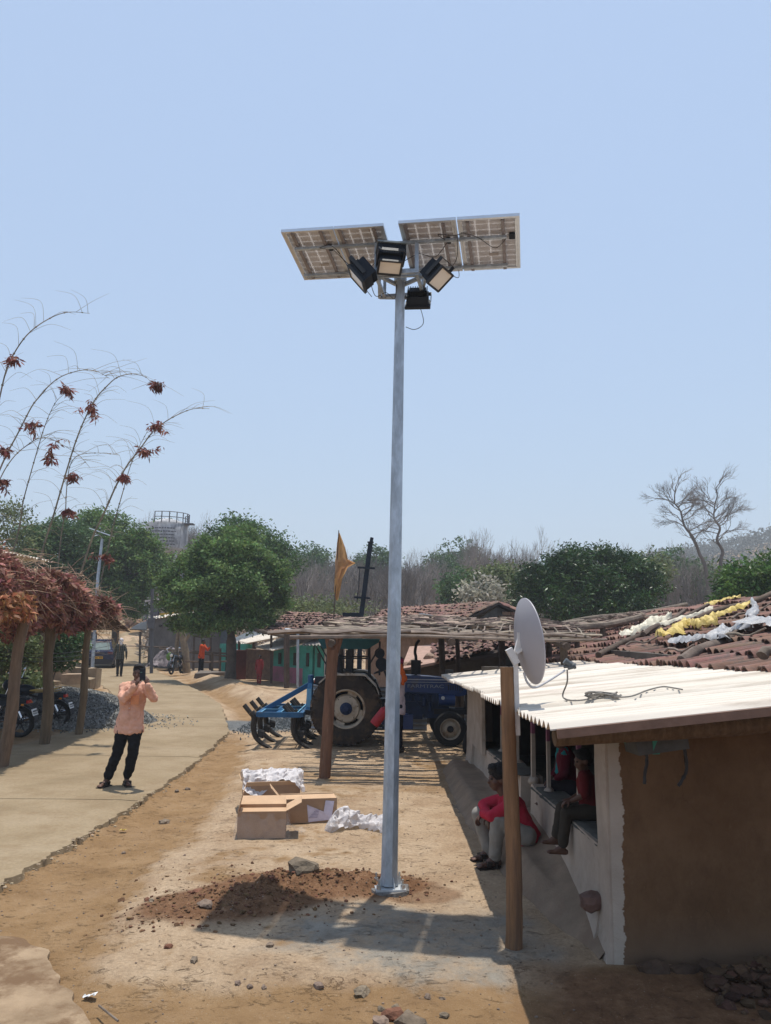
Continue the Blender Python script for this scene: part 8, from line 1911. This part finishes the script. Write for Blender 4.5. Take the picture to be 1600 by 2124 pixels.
for x, yb, yt, Yd in ((440, 1400, 1352, 36.5), (402, 1372, 1318, 41), (437, 1368, 1320, 41), (456, 1400, 1345, 37.5), (290, 1378, 1310, 46)): a = site(x, yb, Yd); a.z = 0; MB().tube([a, site(x + 1, yt, Yd)], .06, 6, jit=.1).build('post', DARKW, fn_, world=True)
for x0, y0, x1, y1, Yd in ((385, 1372, 470, 1372, 38), (395, 1350, 480, 1356, 40.5), (330, 1345, 478, 1362, 40), (404, 1320, 437, 1321, 41), (290, 1340, 350, 1342, 44)): MB().tube(wire([site(x0, y0, Yd), site((x0 + x1) / 2, (y0 + y1) / 2 + 1, Yd), site(x1, y1, Yd - .5)]), .05, 6, jit=.1).build('rail', DARKW, fn_, world=True)
q0 = site(345, 1352, 43); db = crumple('tarpaulin_heap', lambda u, v: V((q0.x - 1.0 + 2.1 * u, 42.6 + 1.0 * v, .1 + .95 * math.sin(u * 3.1) * math.sin(v * 3.1))), 34, 20, mat('mixed_tarp', (.02, .02, .022), c2=(.36, .30, .30), var=.3, scale=1.6, bump=.4), 'heap of black and pale tarpaulins in front of the grey shack', 'heap', amp=.14, sc_=3, sm=30)
o = MB().add([site(268, 1305, 50), site(304, 1306, 49), site(304, 1288, 50), site(290, 1292, 51)] + [site(268, 1305, 50) + V((0, .1, -.05)), site(304, 1306, 49) + V((0, .1, -.05)), site(304, 1288, 50) + V((0, .1, -.05)), site(290, 1292, 51) + V((0, .1, -.05))], [(0, 1, 2, 3), (7, 6, 5, 4), (0, 4, 5, 1), (1, 5, 6, 2), (2, 6, 7, 3), (3, 7, 4, 0)]).build('lean_to_sheet', mat('slate_sheet', (.06, .07, .085)), None, smooth=None); center(o); tag(o, 'dark sloping sheet leaning beside the grey shack', 'sheet')
b = MB(); [b.rock(site(262 + 4.5 * k + rnd.uniform(-3, 3), 1296 + rnd.uniform(-9, 5), 62), rnd.uniform(.25, .6), k, .7, .4, 1) for k in range(22)]; o = b.build('rubble_bank', mat('red_rubble', (.20, .12, .08), bump=.5, island=.3), None, smooth=None); tag(o, 'bank of reddish rubble beside the road at the top of the street', 'rubble', kind='stuff')
s_ = siteZ(445, 1404); o = MB().box((0, 0, .10), (1.6, 1.0, .22), jit=.05).build('stone_slab', mat('dark_slab', (.14, .115, .095), bump=.5), None, smooth=None); o.location = (s_.x, s_.y, 0); tag(o, 'flat dark stone slab on the ground under the orange shirted man', 'stone')
# the dusty summer air of the whole valley
hz = MB().box((0, 282, 43), (1000, 660, 92)).build('haze', None, None, smooth=None)
hm = bpy.data.materials.new('haze_air'); hm.use_nodes = True; hn_ = hm.node_tree; hn_.nodes.remove(hn_.nodes['Principled BSDF'])
vv_ = hn_.nodes.new('ShaderNodeVolumePrincipled'); vv_.inputs['Color'].default_value = (.90, .95, 1.0, 1); vv_.inputs['Density'].default_value = .0011; vv_.inputs['Anisotropy'].default_value = .1
hn_.links.new(vv_.outputs[0], hn_.nodes['Material Output'].inputs['Volume']); hz.data.materials.append(hm); tag(hz, 'pale dusty summer haze filling the air over the village and hill', 'haze', kind='stuff')
finish_remesh()
